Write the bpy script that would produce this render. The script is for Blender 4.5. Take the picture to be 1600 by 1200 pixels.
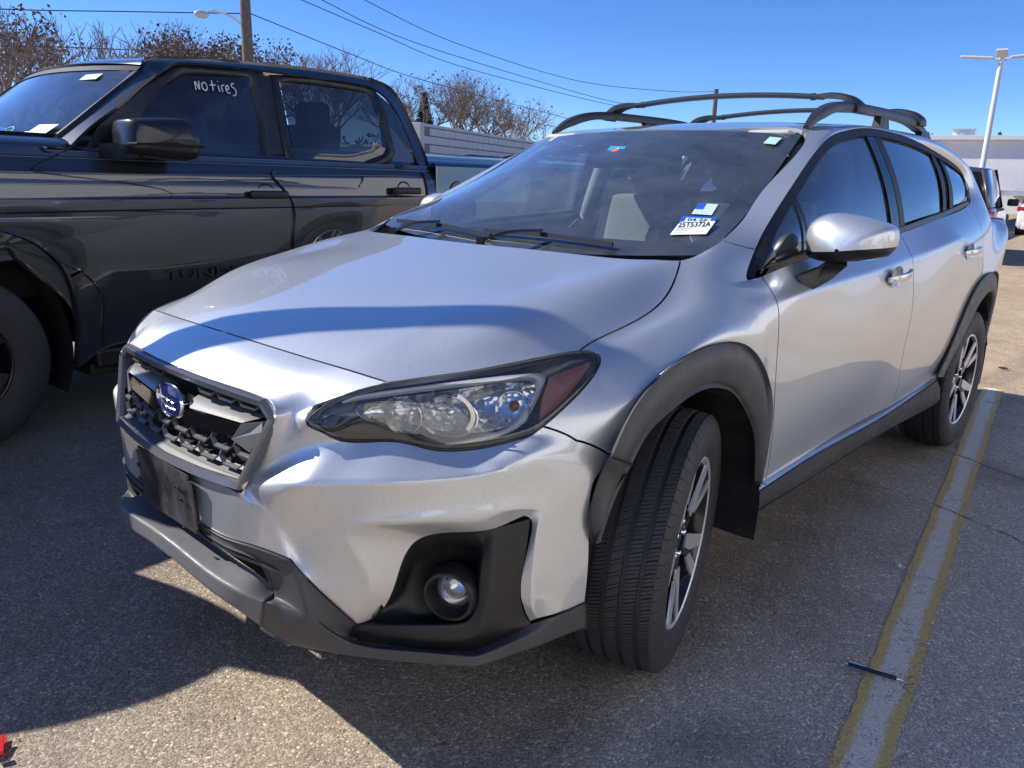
import bpy, bmesh, math, random
from mathutils import Vector, Matrix
import numpy as np
random.seed(7)
for o in list(bpy.data.objects): bpy.data.objects.remove(o, do_unlink=True)
sc = bpy.context.scene
COL = sc.collection
R = math.radians
# ---------------------------------------------------------------- camera
cam_d = bpy.data.cameras.new('camera'); cam = bpy.data.objects.new('camera', cam_d); COL.objects.link(cam)
sc.camera = cam
cam_d.sensor_width = 36.0; cam_d.lens = 36.0 * 1210.074 / 1600.0
cam_d.clip_start = 0.05; cam_d.clip_end = 6000
CAM = Vector((1.76327, -1.64138, 1.26952)); yaw, pit, rol = R(-42.59863), R(14.93210), R(1.62853)
d = Vector((math.sin(yaw)*math.cos(pit), math.cos(yaw)*math.cos(pit), -math.sin(pit)))
r0 = d.cross(Vector((0,0,1))).normalized(); u0 = r0.cross(d)
r_ = r0*math.cos(rol)+u0*math.sin(rol); u_ = -r0*math.sin(rol)+u0*math.cos(rol)
M = Matrix((r_, u_, -d)).transposed().to_4x4(); M.translation = CAM
cam.matrix_world = M
# ---------------------------------------------------------------- daylight
SUN_AZ, SUN_EL = R(28), R(38)
SUN = Vector((-math.cos(SUN_AZ)*math.cos(SUN_EL), -math.sin(SUN_AZ)*math.cos(SUN_EL), math.sin(SUN_EL)))
world = bpy.data.worlds.new('World'); sc.world = world; world.use_nodes = True
wn, wl = world.node_tree.nodes, world.node_tree.links
for n in list(wn): wn.remove(n)
sky = wn.new('ShaderNodeTexSky'); sky.sky_type = 'NISHITA'; sky.sun_disc = False
sky.sun_elevation = SUN_EL; sky.sun_rotation = math.atan2(SUN.x, SUN.y)
sky.altitude = 200; sky.air_density = 0.7; sky.dust_density = 0.0; sky.ozone_density = 8.0
bg = wn.new('ShaderNodeBackground'); bg.inputs['Strength'].default_value = 0.122
wo = wn.new('ShaderNodeOutputWorld'); hs = wn.new('ShaderNodeHueSaturation'); hs.inputs['Saturation'].default_value = 1.1; hs.inputs['Hue'].default_value = .508; wl.new(sky.outputs[0], hs.inputs['Color']); wl.new(hs.outputs[0], bg.inputs[0]); wl.new(bg.outputs[0], wo.inputs[0])
sd = bpy.data.lights.new('sun', 'SUN'); sd.energy = 4.2; sd.angle = R(0.53); sd.color = (1.0, 0.955, 0.885)
so = bpy.data.objects.new('sun', sd); COL.objects.link(so); so.location = (-20, -12, 30)
so.rotation_euler = SUN.to_track_quat('Z', 'Y').to_euler()
sc.view_settings.view_transform = 'Standard'; sc.view_settings.look = 'None'
sc.view_settings.exposure = 0.60; sc.view_settings.gamma = 1.0; sc.view_settings.use_curve_mapping = False
sc.cycles.max_bounces = 10; sc.cycles.transparent_max_bounces = 24; sc.cycles.glossy_bounces = 6; sc.cycles.transmission_bounces = 8
sc.cycles.caustics_reflective = False; sc.cycles.caustics_refractive = False

# ---------------------------------------------------------------- helpers
def setp(o, label=None, cat=None, group=None, kind=None):
    if label: o['label'] = label
    if cat: o['category'] = cat
    if group: o['group'] = group
    if kind: o['kind'] = kind
    return o
def empty(name, loc=(0,0,0), rz=0, **k):
    o = bpy.data.objects.new(name, None); COL.objects.link(o); o.location = loc; o.rotation_euler = (0,0,rz)
    o.empty_display_size = .1
    return setp(o, **k)
def link_mesh(name, me, m=None, parent=None, smooth=True, **k):
    o = bpy.data.objects.new(name, me); COL.objects.link(o)
    if m is not None:
        for mm in (m if isinstance(m, (list,tuple)) else [m]): me.materials.append(mm)
    if smooth: me.polygons.foreach_set('use_smooth', [True]*len(me.polygons))
    if parent is not None: o.parent = parent
    return setp(o, **k)
def mesh_obj(name, vs, fs, m=None, parent=None, smooth=False, mats=None, **k):
    me = bpy.data.meshes.new(name); me.from_pydata([tuple(v) for v in vs], [], [tuple(f) for f in fs])
    if mats is not None: me.polygons.foreach_set('material_index', mats)
    me.update()
    return link_mesh(name, me, m, parent, smooth, **k)
def bm_obj(name, bm, m=None, parent=None, smooth=False, **k):
    me = bpy.data.meshes.new(name); bmesh.ops.recalc_face_normals(bm, faces=bm.faces); bm.to_mesh(me); bm.free()
    return link_mesh(name, me, m, parent, smooth, **k)
def auto_smooth(o, ang=35):
    me = o.data; me.polygons.foreach_set('use_smooth', [True]*len(me.polygons))
    bm = bmesh.new(); bm.from_mesh(me)
    for e in bm.edges:
        if len(e.link_faces) == 2 and e.calc_face_angle(0) > R(ang): e.smooth = False
    bm.to_mesh(me); bm.free(); return o
def box(bm, c, s, rot=None, bev=0):
    r = bmesh.ops.create_cube(bm, size=1)
    vs = r['verts']
    bmesh.ops.scale(bm, vec=s, verts=vs)
    if bev:
        es = list({e for v in vs for e in v.link_edges})
        q = bmesh.ops.bevel(bm, geom=es, offset=bev, segments=2, affect='EDGES', profile=.5)
        vs = list({v for f in q['faces'] for v in f.verts} | {v for v in vs if v.is_valid})
    if rot is not None: bmesh.ops.rotate(bm, cent=(0,0,0), matrix=rot, verts=vs)
    bmesh.ops.translate(bm, vec=c, verts=vs)
    return vs
def tube(bm, pts, rad, n=8, cap=True):
    """round tube through pts; rad scalar or list"""
    pts = [Vector(p) for p in pts]; rings = []
    if not isinstance(rad, (list,tuple)): rad = [rad]*len(pts)
    up = None
    for i, p in enumerate(pts):
        t = (pts[min(i+1, len(pts)-1)]-pts[max(i-1, 0)]).normalized()
        if up is None:
            up = Vector((0,0,1)) if abs(t.z) < .9 else Vector((1,0,0))
        a = t.cross(up).normalized(); b = a.cross(t); up = b
        rings.append([bm.verts.new(p+(a*math.cos(2*math.pi*k/n)+b*math.sin(2*math.pi*k/n))*rad[i]) for k in range(n)])
    for i in range(len(rings)-1):
        for k in range(n): bm.faces.new((rings[i][k], rings[i][(k+1)%n], rings[i+1][(k+1)%n], rings[i+1][k]))
    if cap:
        bm.faces.new(rings[0][::-1]); bm.faces.new(rings[-1])
def sweep(bm, path, prof, closed=False, up=(0,0,1), cap=True, scale=None):
    """sweep a 2D profile [(a,b)] along path; a = sideways, b = up-ish"""
    path = [Vector(p) for p in path]; rings = []; U = Vector(up); L = len(path)
    for i, p in enumerate(path):
        t = ((path[(i+1)%L]-path[(i-1)%L]) if closed else (path[min(i+1,L-1)]-path[max(i-1,0)])).normalized()
        a = t.cross(U).normalized(); b = a.cross(t).normalized(); s = scale[i] if scale else 1
        rings.append([bm.verts.new(p+a*x*s+b*y*s) for x, y in prof])
    n = len(prof)
    for i in range(L if closed else L-1):
        A, B = rings[i], rings[(i+1)%L]
        for k in range(n): bm.faces.new((A[k], A[(k+1)%n], B[(k+1)%n], B[k]))
    if cap and not closed and n > 2: bm.faces.new(rings[0][::-1]); bm.faces.new(rings[-1])
def spline(pts, n, closed=False):
    """Catmull-Rom resample: n points per span"""
    P = [np.array(p, float) for p in pts]; L = len(P); out = []
    for i in range(L if closed else L-1):
        p0 = P[(i-1)%L] if closed or i > 0 else 2*P[0]-P[1]
        p1 = P[i]; p2 = P[(i+1)%L]
        p3 = P[(i+2)%L] if closed or i+2 < L else 2*P[-1]-P[-2]
        for k in range(n):
            t = k/n; out.append(tuple(.5*((2*p1)+(-p0+p2)*t+(2*p0-5*p1+4*p2-p3)*t*t+(-p0+3*p1-3*p2+p3)*t**3)))
    if not closed: out.append(tuple(P[-1]))
    return out
def loft(name, rows, m, parent=None, smooth=True, closed=False, **k):
    """grid surface from equal-length rows of points"""
    vs = [p for r in rows for p in r]; n = len(rows[0]); fs = []
    for i in range(len(rows)-1):
        for j in range(n if closed else n-1):
            fs.append((i*n+j, i*n+(j+1)%n, (i+1)*n+(j+1)%n, (i+1)*n+j))
    return mesh_obj(name, vs, fs, m, parent, smooth, **k)
def patch(ctrl, nu=6, nv=6):
    """smooth patch through a grid of control points (rows)"""
    rows = [spline(r, nu) for r in ctrl]; cols = list(zip(*rows)); cols = [spline(c, nv) for c in cols]
    return [list(r) for r in zip(*cols)]
def solidify(o, t, off=-1):
    md = o.modifiers.new('thickness', 'SOLIDIFY'); md.thickness = t; md.offset = off; return o
def text_mesh(name, s, size, m, parent=None, loc=(0,0,0), rot=None, mat4=None, ext=0.0008, align='CENTER', shear=0, sx=1, **k):
    cu = bpy.data.curves.new(name, 'FONT'); cu.body = s; cu.size = size; cu.extrude = ext; cu.align_x = align; cu.align_y = 'CENTER'; cu.shear = shear
    cu.resolution_u = 3; cu.offset = .012*size
    t = bpy.data.objects.new('tmp', cu); COL.objects.link(t)
    dg = bpy.context.evaluated_depsgraph_get(); me = bpy.data.meshes.new_from_object(t.evaluated_get(dg)); bpy.data.objects.remove(t, do_unlink=True)
    me.materials.clear(); me.name = name
    me.transform(Matrix.Diagonal((sx,1,1,1)))
    if mat4 is not None: me.transform(mat4)
    return link_mesh(name, me, m, parent, False, **k)
def frame_mat(o, x, y):
    """4x4 placing local XY onto axes x,y at origin o"""
    X = Vector(x).normalized(); Z = X.cross(Vector(y)).normalized(); Y = Z.cross(X)
    m = Matrix((X, Y, Z)).transposed().to_4x4(); m.translation = Vector(o); return m
def copy_tree(o, parent=None):
    c = o.copy(); COL.objects.link(c); c.parent = parent
    for ch in list(o.children): copy_tree(ch, c)
    return c
# ---------------------------------------------------------------- materials
def mat(name, color=(.5,.5,.5), rough=.5, metal=0, coat=0, coat_rough=.03, spec=.5, **k):
    m = bpy.data.materials.new(name); m.use_nodes = True
    b = m.node_tree.nodes['Principled BSDF']
    b.inputs['Base Color'].default_value = (*color, 1); b.inputs['Roughness'].default_value = rough
    b.inputs['Metallic'].default_value = metal; b.inputs['Coat Weight'].default_value = coat; b.inputs['Coat Roughness'].default_value = coat_rough
    b.inputs['Specular IOR Level'].default_value = spec
    for kk, vv in k.items(): b.inputs[kk].default_value = vv
    m['b'] = 1
    return m
def nd(m, t, **k):
    n = m.node_tree.nodes.new(t)
    for a, b in k.items():
        if a.startswith('i_'): n.inputs[a[2:].replace('_',' ')].default_value = b
        else: setattr(n, a, b)
    return n
def lk(m, a, b): m.node_tree.links.new(a, b)
def bsdf(m): return m.node_tree.nodes['Principled BSDF']
def ramp(m, stops, src):
    n = nd(m, 'ShaderNodeValToRGB'); cr = n.color_ramp
    while len(cr.elements) < len(stops): cr.elements.new(.5)
    for e, (p, c) in zip(cr.elements, stops): e.position = p; e.color = (*c, 1) if len(c) == 3 else c
    lk(m, src, n.inputs[0]); return n.outputs[0]
def noise(m, scale, detail=4, rough=.55, vec=None, dist=0):
    n = nd(m, 'ShaderNodeTexNoise'); n.inputs['Scale'].default_value = scale; n.inputs['Detail'].default_value = detail
    n.inputs['Roughness'].default_value = rough; n.inputs['Distortion'].default_value = dist
    if vec is not None: lk(m, vec, n.inputs['Vector'])
    return n.outputs['Fac']
def objco(m): return nd(m, 'ShaderNodeTexCoord').outputs['Object']
def mixc(m, f, a, b, mode='MIX'):
    n = nd(m, 'ShaderNodeMix', data_type='RGBA', blend_type=mode)
    for s, v in ((n.inputs[0], f), (n.inputs[6], a), (n.inputs[7], b)):
        if isinstance(v, (int,float)): s.default_value = v
        elif isinstance(v, tuple): s.default_value = (*v, 1) if len(v) == 3 else v
        else: lk(m, v, s)
    return n.outputs[2]
def math_(m, op, a, b=0.0, clamp=False):
    n = nd(m, 'ShaderNodeMath', operation=op, use_clamp=clamp)
    for s, v in ((n.inputs[0], a), (n.inputs[1], b)):
        if isinstance(v, (int,float)): s.default_value = v
        else: lk(m, v, s)
    return n.outputs[0]
def bump(m, h, strength=.3, dist=.002, sock='Normal'):
    n = nd(m, 'ShaderNodeBump'); n.inputs['Strength'].default_value = strength; n.inputs['Distance'].default_value = dist
    lk(m, h, n.inputs['Height']); lk(m, n.outputs[0], bsdf(m).inputs[sock]); return n
def car_paint(name, color, metal=.75, rough=.38, flake=.06, dust=.12, dustc=(.45,.42,.38)):
    m = mat(name, color, rough, metal, 1.0, .02)
    bsdf(m).inputs['Coat IOR'].default_value = 1.78
    co = objco(m)
    f = noise(m, 900, 1, .5, co)
    lo = tuple(max(c*(1-flake*2.2), 0) for c in color); hi = tuple(min(c*(1+flake*2.2), 1) for c in color)
    c = ramp(m, [(.35, lo), (.65, hi)], f)
    big = noise(m, 3.2, 6, .65, co, .4); small = noise(m, 60, 5, .7, co)
    dm = math_(m, 'MULTIPLY', ramp(m, [(.4,(0,0,0)),(.75,(1,1,1))], big), ramp(m, [(.35,(.3,.3,.3)),(.7,(1,1,1))], small))
    dm = math_(m, 'MULTIPLY', dm, dust)
    c2 = mixc(m, dm, c, dustc); lk(m, c2, bsdf(m).inputs['Base Color'])
    cr = math_(m, 'ADD', math_(m, 'MULTIPLY', dm, .12), .006); lk(m, cr, bsdf(m).inputs['Coat Roughness'])
    sp = ramp(m, [(.0,(0,0,0)),(1,(1,1,1))], noise(m, 420, 2, .5, co))
    bump(m, noise(m, 700, 1, .5, co), .02, .0005)
    return m
def plastic(name, color, rough=.55, grain=700, gs=.12, dust=.25, dustc=(.33,.31,.28)):
    m = mat(name, color, rough, 0, 0); co = objco(m)
    d1 = ramp(m, [(.42,(0,0,0)),(.8,(1,1,1))], noise(m, 5, 7, .7, co, .6))
    dm = math_(m, 'MULTIPLY', d1, dust); c = mixc(m, dm, color, dustc); lk(m, c, bsdf(m).inputs['Base Color'])
    lk(m, ramp(m, [(.3,(rough-.08,)*3),(.7,(rough+.12,)*3)], noise(m, 30, 4, .6, co)), bsdf(m).inputs['Roughness'])
    bump(m, noise(m, grain, 2, .5, co), gs, .0006)
    return m
def glass(name, tint=(.8,.86,.86), refl=1.0, dirt=.04, dirtc=(.6,.6,.58)):
    """thin automotive glazing: see-through sheet with fresnel reflection and a film of dust"""
    m = bpy.data.materials.new(name); m.use_nodes = True; nt = m.node_tree
    for n in list(nt.nodes): nt.nodes.remove(n)
    out = nd(m, 'ShaderNodeOutputMaterial'); tr = nd(m, 'ShaderNodeBsdfTransparent'); tr.inputs[0].default_value = (*tint, 1)
    gl = nd(m, 'ShaderNodeBsdfGlossy'); gl.inputs['Roughness'].default_value = .005; gl.inputs['Color'].default_value = (refl, refl, refl, 1)
    fr = nd(m, 'ShaderNodeFresnel'); fr.inputs['IOR'].default_value = 1.52
    f2 = math_(m, 'MULTIPLY', fr.outputs[0], 1.75, True)
    mx = nd(m, 'ShaderNodeMixShader'); lk(m, f2, mx.inputs[0]); lk(m, tr.outputs[0], mx.inputs[1]); lk(m, gl.outputs[0], mx.inputs[2])
    df = nd(m, 'ShaderNodeBsdfDiffuse'); df.inputs[0].default_value = (*dirtc, 1)
    co = objco(m); n1 = ramp(m, [(.3,(.5,.5,.5)),(.75,(1.6,1.6,1.6))], noise(m, 7, 6, .7, co, .5)); n2 = ramp(m, [(.66,(0,0,0)),(.74,(1,1,1))], noise(m, 160, 3, .6, co))
    dd = math_(m, 'ADD', math_(m, 'MULTIPLY', n1, dirt), math_(m, 'MULTIPLY', n2, dirt*1.5), True)
    m2 = nd(m, 'ShaderNodeMixShader'); lk(m, dd, m2.inputs[0]); lk(m, mx.outputs[0], m2.inputs[1]); lk(m, df.outputs[0], m2.inputs[2])
    lk(m, m2.outputs[0], out.inputs[0]); return m
SILVER = car_paint('silver_paint', (.63,.65,.66), .70, .42, .08, .12)
NAVY = car_paint('dark_grey_paint', (.036,.043,.056), .6, .36, .25, .06, (.14,.14,.14))
TRIM = plastic('grey_plastic', (.058,.058,.059), .46, 900, .10, .35, (.17,.165,.155))
TRIM_SUNLIT = plastic('sunlit_lip_plastic', (.15,.153,.158), .48, 900, .10, .35, (.20,.195,.18))  # lighter copy of the trim plastic: sunlight on the lip painted into colour
BLACKP = plastic('black_plastic', (.012,.012,.013), .42, 700, .08, .15, (.08,.08,.075))
BLACK = mat('deep_black', (.004,.004,.004), .8)
GLOSSB = mat('gloss_black', (.006,.006,.007), .06, 0, 1, .02)
CHROME = mat('chrome', (.82,.83,.85), .06, 1)
SATIN = mat('satin_silver', (.62,.62,.62), .33, 1)
RUBBER = plastic('tyre_rubber', (.034,.034,.036), .62, 260, .2, .35, (.085,.08,.075))
SEAL = mat('rubber_seal', (.008,.008,.009), .5)
GLASS = glass('windscreen_glass', (.86,.93,.92), 1.0, .07, (.55,.62,.66))
GLASS_S = glass('side_glass', (.55,.64,.66), 1.0, .05)
GLASS_D = glass('privacy_glass', (.13,.15,.16), 1.0, .03)
# ---------------------------------------------------------------- ground, markings
def mapco(m, co, sc_=(1,1,1), loc=(7.3,2.1,0)):
    mp = nd(m, 'ShaderNodeMapping'); mp.inputs['Scale'].default_value = sc_; mp.inputs['Location'].default_value = loc; lk(m, co, mp.inputs['Vector']); return mp.outputs[0]
def asphalt(name, lo, hi, bumpk=1.0, pale=False):
    m = mat(name, lo, .85); co = objco(m)
    v = nd(m, 'ShaderNodeTexVoronoi'); v.inputs['Scale'].default_value = 130; v.inputs['Randomness'].default_value = 1; lk(m, co, v.inputs['Vector'])
    v2 = nd(m, 'ShaderNodeTexVoronoi'); v2.inputs['Scale'].default_value = 290; lk(m, co, v2.inputs['Vector'])
    sep = nd(m, 'ShaderNodeSeparateColor'); lk(m, v.outputs['Color'], sep.inputs[0])
    sep2 = nd(m, 'ShaderNodeSeparateColor'); lk(m, v2.outputs['Color'], sep2.inputs[0])
    big = noise(m, .55, 6, .62, co, .3); med = noise(m, 4.5, 6, .65, co, .5); fine = noise(m, 60, 4, .7, co)
    base = mixc(m, ramp(m, [(.35,(0,0,0)),(.65,(1,1,1))], big), lo, hi)
    base = mixc(m, math_(m, 'MULTIPLY', ramp(m, [(.38,(0,0,0)),(.62,(1,1,1))], med), .35), base, tuple(c*.62 for c in lo))
    st = ramp(m, [(0,(.60,.60,.61)),(.45,(.86,.85,.82)),(.85,(1.06,1.03,.98)),(1,(1.75,1.68,1.55))], sep.outputs[0])
    c = mixc(m, .85, base, st, 'MULTIPLY')
    st2 = ramp(m, [(0,(.55,.55,.56)),(.5,(.95,.95,.94)),(.92,(1.1,1.08,1.05)),(1,(1.7,1.65,1.55))], sep2.outputs[1])
    c = mixc(m, .8, c, st2, 'MULTIPLY')
    blot = ramp(m, [(.42,(0,0,0)),(.60,(1,1,1))], noise(m, 2.1, 7, .68, co, 1.2)); c = mixc(m, math_(m, 'MULTIPLY', blot, .30), c, tuple(q*.55 for q in lo))
    rust = ramp(m, [(.55,(0,0,0)),(.72,(1,1,1))], noise(m, 1.1, 6, .6, mapco(m, co), .8)); c = mixc(m, math_(m, 'MULTIPLY', rust, .30), c, (.42,.31,.19))
    tyre = ramp(m, [(.58,(0,0,0)),(.66,(1,1,1))], noise(m, .9, 5, .55, mapco(m, co, (3.0,.25,1)), .4)); c = mixc(m, math_(m, 'MULTIPLY', tyre, .28), c, (.09,.085,.08))
    if pale:  # lighter to the right: fill light for the shaded side painted into the colour
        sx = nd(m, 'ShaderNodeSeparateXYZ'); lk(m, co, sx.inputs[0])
        pm = math_(m, 'ADD', sx.outputs[0], math_(m, 'MULTIPLY', noise(m, 1.6, 6, .65, co, .8), 1.3)); painted_fill = ramp(m, [(.46,(0,0,0)),(.62,(1,1,1))], math_(m, 'DIVIDE', pm, 3.0)); c = mixc(m, math_(m, 'MULTIPLY', painted_fill, .65), c, (.66,.59,.485))
        c = mixc(m, .55, c, st2, 'MULTIPLY'); c = mixc(m, math_(m, 'MULTIPLY', painted_fill, .6), c, st, 'MULTIPLY')
    oil = ramp(m, [(.60,(0,0,0)),(.72,(1,1,1))], noise(m, 1.3, 4, .5, co, .2))
    c = mixc(m, math_(m, 'MULTIPLY', oil, .30), c, (.035,.033,.032))
    lk(m, c, bsdf(m).inputs['Base Color'])
    h = math_(m, 'ADD', math_(m, 'MULTIPLY', v.outputs['Distance'], -1.1), math_(m, 'MULTIPLY', fine, .6))
    h = math_(m, 'ADD', h, math_(m, 'MULTIPLY', v2.outputs['Distance'], -.5))
    bump(m, h, .42*bumpk, .0045); bsdf(m).inputs['Specular IOR Level'].default_value = .3
    return m
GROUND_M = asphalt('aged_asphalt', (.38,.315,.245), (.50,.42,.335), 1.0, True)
# the lot: near sheet finely lit, one sheet to the horizon
def plane_obj(name, x0, x1, y0, y1, z, m, **k): return mesh_obj(name, [(x0,y0,z),(x1,y0,z),(x1,y1,z),(x0,y1,z)], [(0,1,2,3)], m, None, False, **k)
CONC = asphalt('worn_concrete', (.52,.40,.275), (.60,.47,.33), .5)
plane_obj('ground', -900, 900, -900, 900, -.004, CONC, kind='structure')
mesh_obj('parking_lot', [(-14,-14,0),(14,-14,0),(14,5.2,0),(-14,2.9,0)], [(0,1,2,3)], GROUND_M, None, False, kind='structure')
def strip_mesh(name, pts, widths, z, m, seed=0, jit=.004, **k):
    rnd = random.Random(seed); vs = []; fs = []; L = [Vector((x,y,0)) for x,y in pts]
    for i, p in enumerate(L):
        t = (L[min(i+1,len(L)-1)]-L[max(i-1,0)]).normalized(); nrm = Vector((t.y,-t.x,0)); w = widths[i] if isinstance(widths, list) else widths
        a = p+nrm*(w/2+rnd.uniform(-jit,jit)); b = p-nrm*(w/2+rnd.uniform(-jit,jit)); vs += [(a.x,a.y,z),(b.x,b.y,z)]
    for i in range(len(L)-1): fs.append((2*i,2*i+1,2*i+3,2*i+2))
    return mesh_obj(name, vs, fs, m, None, False, **k)
def line_paint(name, origin, ang, halfw, wear=.5, yellow=True):
    """worn stripe: old yellow showing at both edges of a thinner white coat; origin/ang give the stripe's own axis"""
    m = mat(name, (.7,.7,.68), .7); co = objco(m)
    mp = nd(m, 'ShaderNodeMapping'); mp.vector_type = 'TEXTURE'; mp.inputs['Location'].default_value = (*origin, 0); mp.inputs['Rotation'].default_value = (0,0,ang); lk(m, co, mp.inputs['Vector'])
    sx = nd(m, 'ShaderNodeSeparateXYZ'); lk(m, mp.outputs[0], sx.inputs[0])
    dist = math_(m, 'ABSOLUTE', sx.outputs[0]); n1 = noise(m, 22, 6, .7, co, .3); n2 = noise(m, 170, 4, .75, co); n3 = noise(m, 3.5, 5, .6, co)
    edge = math_(m, 'ADD', dist, math_(m, 'MULTIPLY', math_(m, 'SUBTRACT', n1, .5), .045))
    edge = math_(m, 'ADD', edge, math_(m, 'MULTIPLY', math_(m, 'SUBTRACT', n3, .5), .05))
    yel = ramp(m, [(halfw*.40/.2,(0,0,0)),(halfw*.60/.2,(1,1,1))], math_(m, 'MULTIPLY', edge, 5.0))
    c = mixc(m, yel, (.84,.78,.62), (.80,.54,.17) if yellow else (.5,.5,.48)); 
    c = mixc(m, ramp(m, [(.35,(.45,.45,.45)),(.62,(0,0,0))], n2), c, (.16,.14,.12)); lk(m, c, bsdf(m).inputs['Base Color'])
    # worn-through patches
    tr = nd(m, 'ShaderNodeBsdfTransparent'); mx = nd(m, 'ShaderNodeMixShader'); out = m.node_tree.nodes['Material Output']
    a = math_(m, 'ADD', math_(m, 'MULTIPLY', n1, .45), math_(m, 'MULTIPLY', n2, .55))
    a = math_(m, 'ADD', a, math_(m, 'MULTIPLY', n3, .35))
    e2 = ramp(m, [(.78,(0,0,0)),(1,(1,1,1))], math_(m, 'DIVIDE', edge, halfw*1.1))
    a = math_(m, 'SUBTRACT', a, math_(m, 'MULTIPLY', e2, .25))
    f = ramp(m, [(wear,(0,0,0)),(wear+.05,(1,1,1))], a)
    lk(m, f, mx.inputs[0]); lk(m, tr.outputs[0], mx.inputs[1]); lk(m, bsdf(m).outputs[0], mx.inputs[2]); lk(m, mx.outputs[0], out.inputs[0])
    bump(m, v_add(m, n2), .3, .002)
    return m
def v_add(m, x): return x
def stripe(p0, p1, w, wear, seed, yellow=True, n=40):
    a, b = Vector((*p0,0)), Vector((*p1,0)); ang = math.atan2(b.y-a.y, b.x-a.x)-math.pi/2
    m = line_paint('worn_line_paint', p0, ang, w/2, wear, yellow)
    pts = [(a.lerp(b, i/n).x, a.lerp(b, i/n).y) for i in range(n+1)]
    return strip_mesh('parking_line', pts, w*1.12, .002, m, seed, .003, kind='structure')
stripe((1.47,-.75), (.735,4.20), .122, .56, 1); stripe((-1.55,-1.45), (-2.25,3.6), .10, .74, 2, False)
stripe((-.06,-1.47), (-.40,-1.10), .12, .76, 3); stripe((.20,4.72), (1.6,4.66), .07, .74, 4)
stripe((4.5,-1.2), (3.8,4.0), .118, .60, 5)
# cracks and a sawn joint
CRK = mat('crack_dark', (.012,.011,.010), .95)
rnd = random.Random(5)
def crack(pts, w, seed):
    rn = random.Random(seed); P = []
    for (x0,y0),(x1,y1) in zip(pts, pts[1:]):
        n = max(2, int(math.hypot(x1-x0,y1-y0)/.012))
        for k in range(n): t = k/n; P.append((x0+(x1-x0)*t+rn.uniform(-.004,.004), y0+(y1-y0)*t+rn.uniform(-.004,.004)))
    ws = [max(.0006, w*(.35+.9*rn.random()**2)*(1 if rn.random() > .12 else .25)) for _ in P]
    strip_mesh('crack', P, ws, .0045, CRK, seed, 0, kind='structure')
crack([(.40,1.66),(.465,1.693),(.588,1.768),(.681,1.766),(.836,1.792),(.957,1.788),(1.038,1.767),(1.146,1.726),(1.241,1.688),(1.317,1.661),(1.386,1.617),(1.60,1.52),(2.1,1.45)], .0065, 1)
JNT = mat('joint_filler', (.30,.29,.27), .9)
strip_mesh('joint', [(-2.0,3.72),(.73,2.62),(.81,2.58),(1.22,2.41),(3.0,1.70)], .009, .0035, JNT, 3, .0015, kind='structure')
# ---------------------------------------------------------------- distant structures
HAZEW = mat('painted_block_white', (.62,.63,.64), .8)
def wall_blocks():
    W = empty('block_wall', (-13.35,11.2,0), label='long white block wall with narrow shadowed courses behind the pickup bed', cat='wall')
    a = Vector((-13.35,11.2,0)); b = Vector((-22.4,32.0,0)); L = (b-a).length; ang = math.atan2(b.y-a.y, b.x-a.x); W.rotation_euler = (0,0,ang)
    WM_ = mat('white_block', (.60,.61,.62), .85); co = objco(WM_); c = mixc(WM_, math_(WM_, 'MULTIPLY', ramp(WM_, [(.4,(0,0,0)),(.8,(1,1,1))], noise(WM_, 1.5, 6, .7, co)), .25), (.60,.61,.62), (.38,.37,.35)); lk(WM_, c, bsdf(WM_).inputs['Base Color'])
    bm = bmesh.new(); box(bm, (L/2,0,1.2), (L,.16,2.4)); bm_obj('core', bm, mat('mortar_grey', (.22,.22,.22), .9), W)
    bm = bmesh.new(); box(bm, (-.10,0,1.24), (.22,.30,2.48), None, .01); bm_obj('end_pier', bm, WM_, W)
    bm = bmesh.new(); box(bm, (L/2,0,2.44), (L,.26,.07), None, .008); bm_obj('coping', bm, WM_, W)
    bw, bh = .80, .20
    bm = bmesh.new(); box(bm, (0,0,0), (bw-.02,.215,bh-.03), None, .006); me = bpy.data.meshes.new('block'); bm.to_mesh(me); bm.free(); me.materials.append(WM_)
    rn = random.Random(3); cnt = 0
    for row in range(11, 3, -1):
        for k in range(int(L/bw)+1):
            x = k*bw+(row % 2)*bw/2+bw/2
            if x > L-.3: continue
            if cnt >= 230: break
            o = link_mesh('block', me, None, W, False); o.location = (x, rn.uniform(-.006,.006), bh*(row+.5)); cnt += 1
wall_blocks()
W2 = empty('garden_wall', (-13.9,11.0,0), label='lower grey end of wall left of the white block wall pier', cat='wall')
bm = bmesh.new(); box(bm, (-1.3,-.4,.95), (2.8,.2,1.9)); bm_obj('wall_panel', bm, mat('grey_render', (.32,.33,.34), .9), W2); 
bm = bmesh.new(); box(bm, (-1.3,-.4,1.93), (2.9,.28,.06)); bm_obj('coping', bm, HAZEW, W2)
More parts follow.
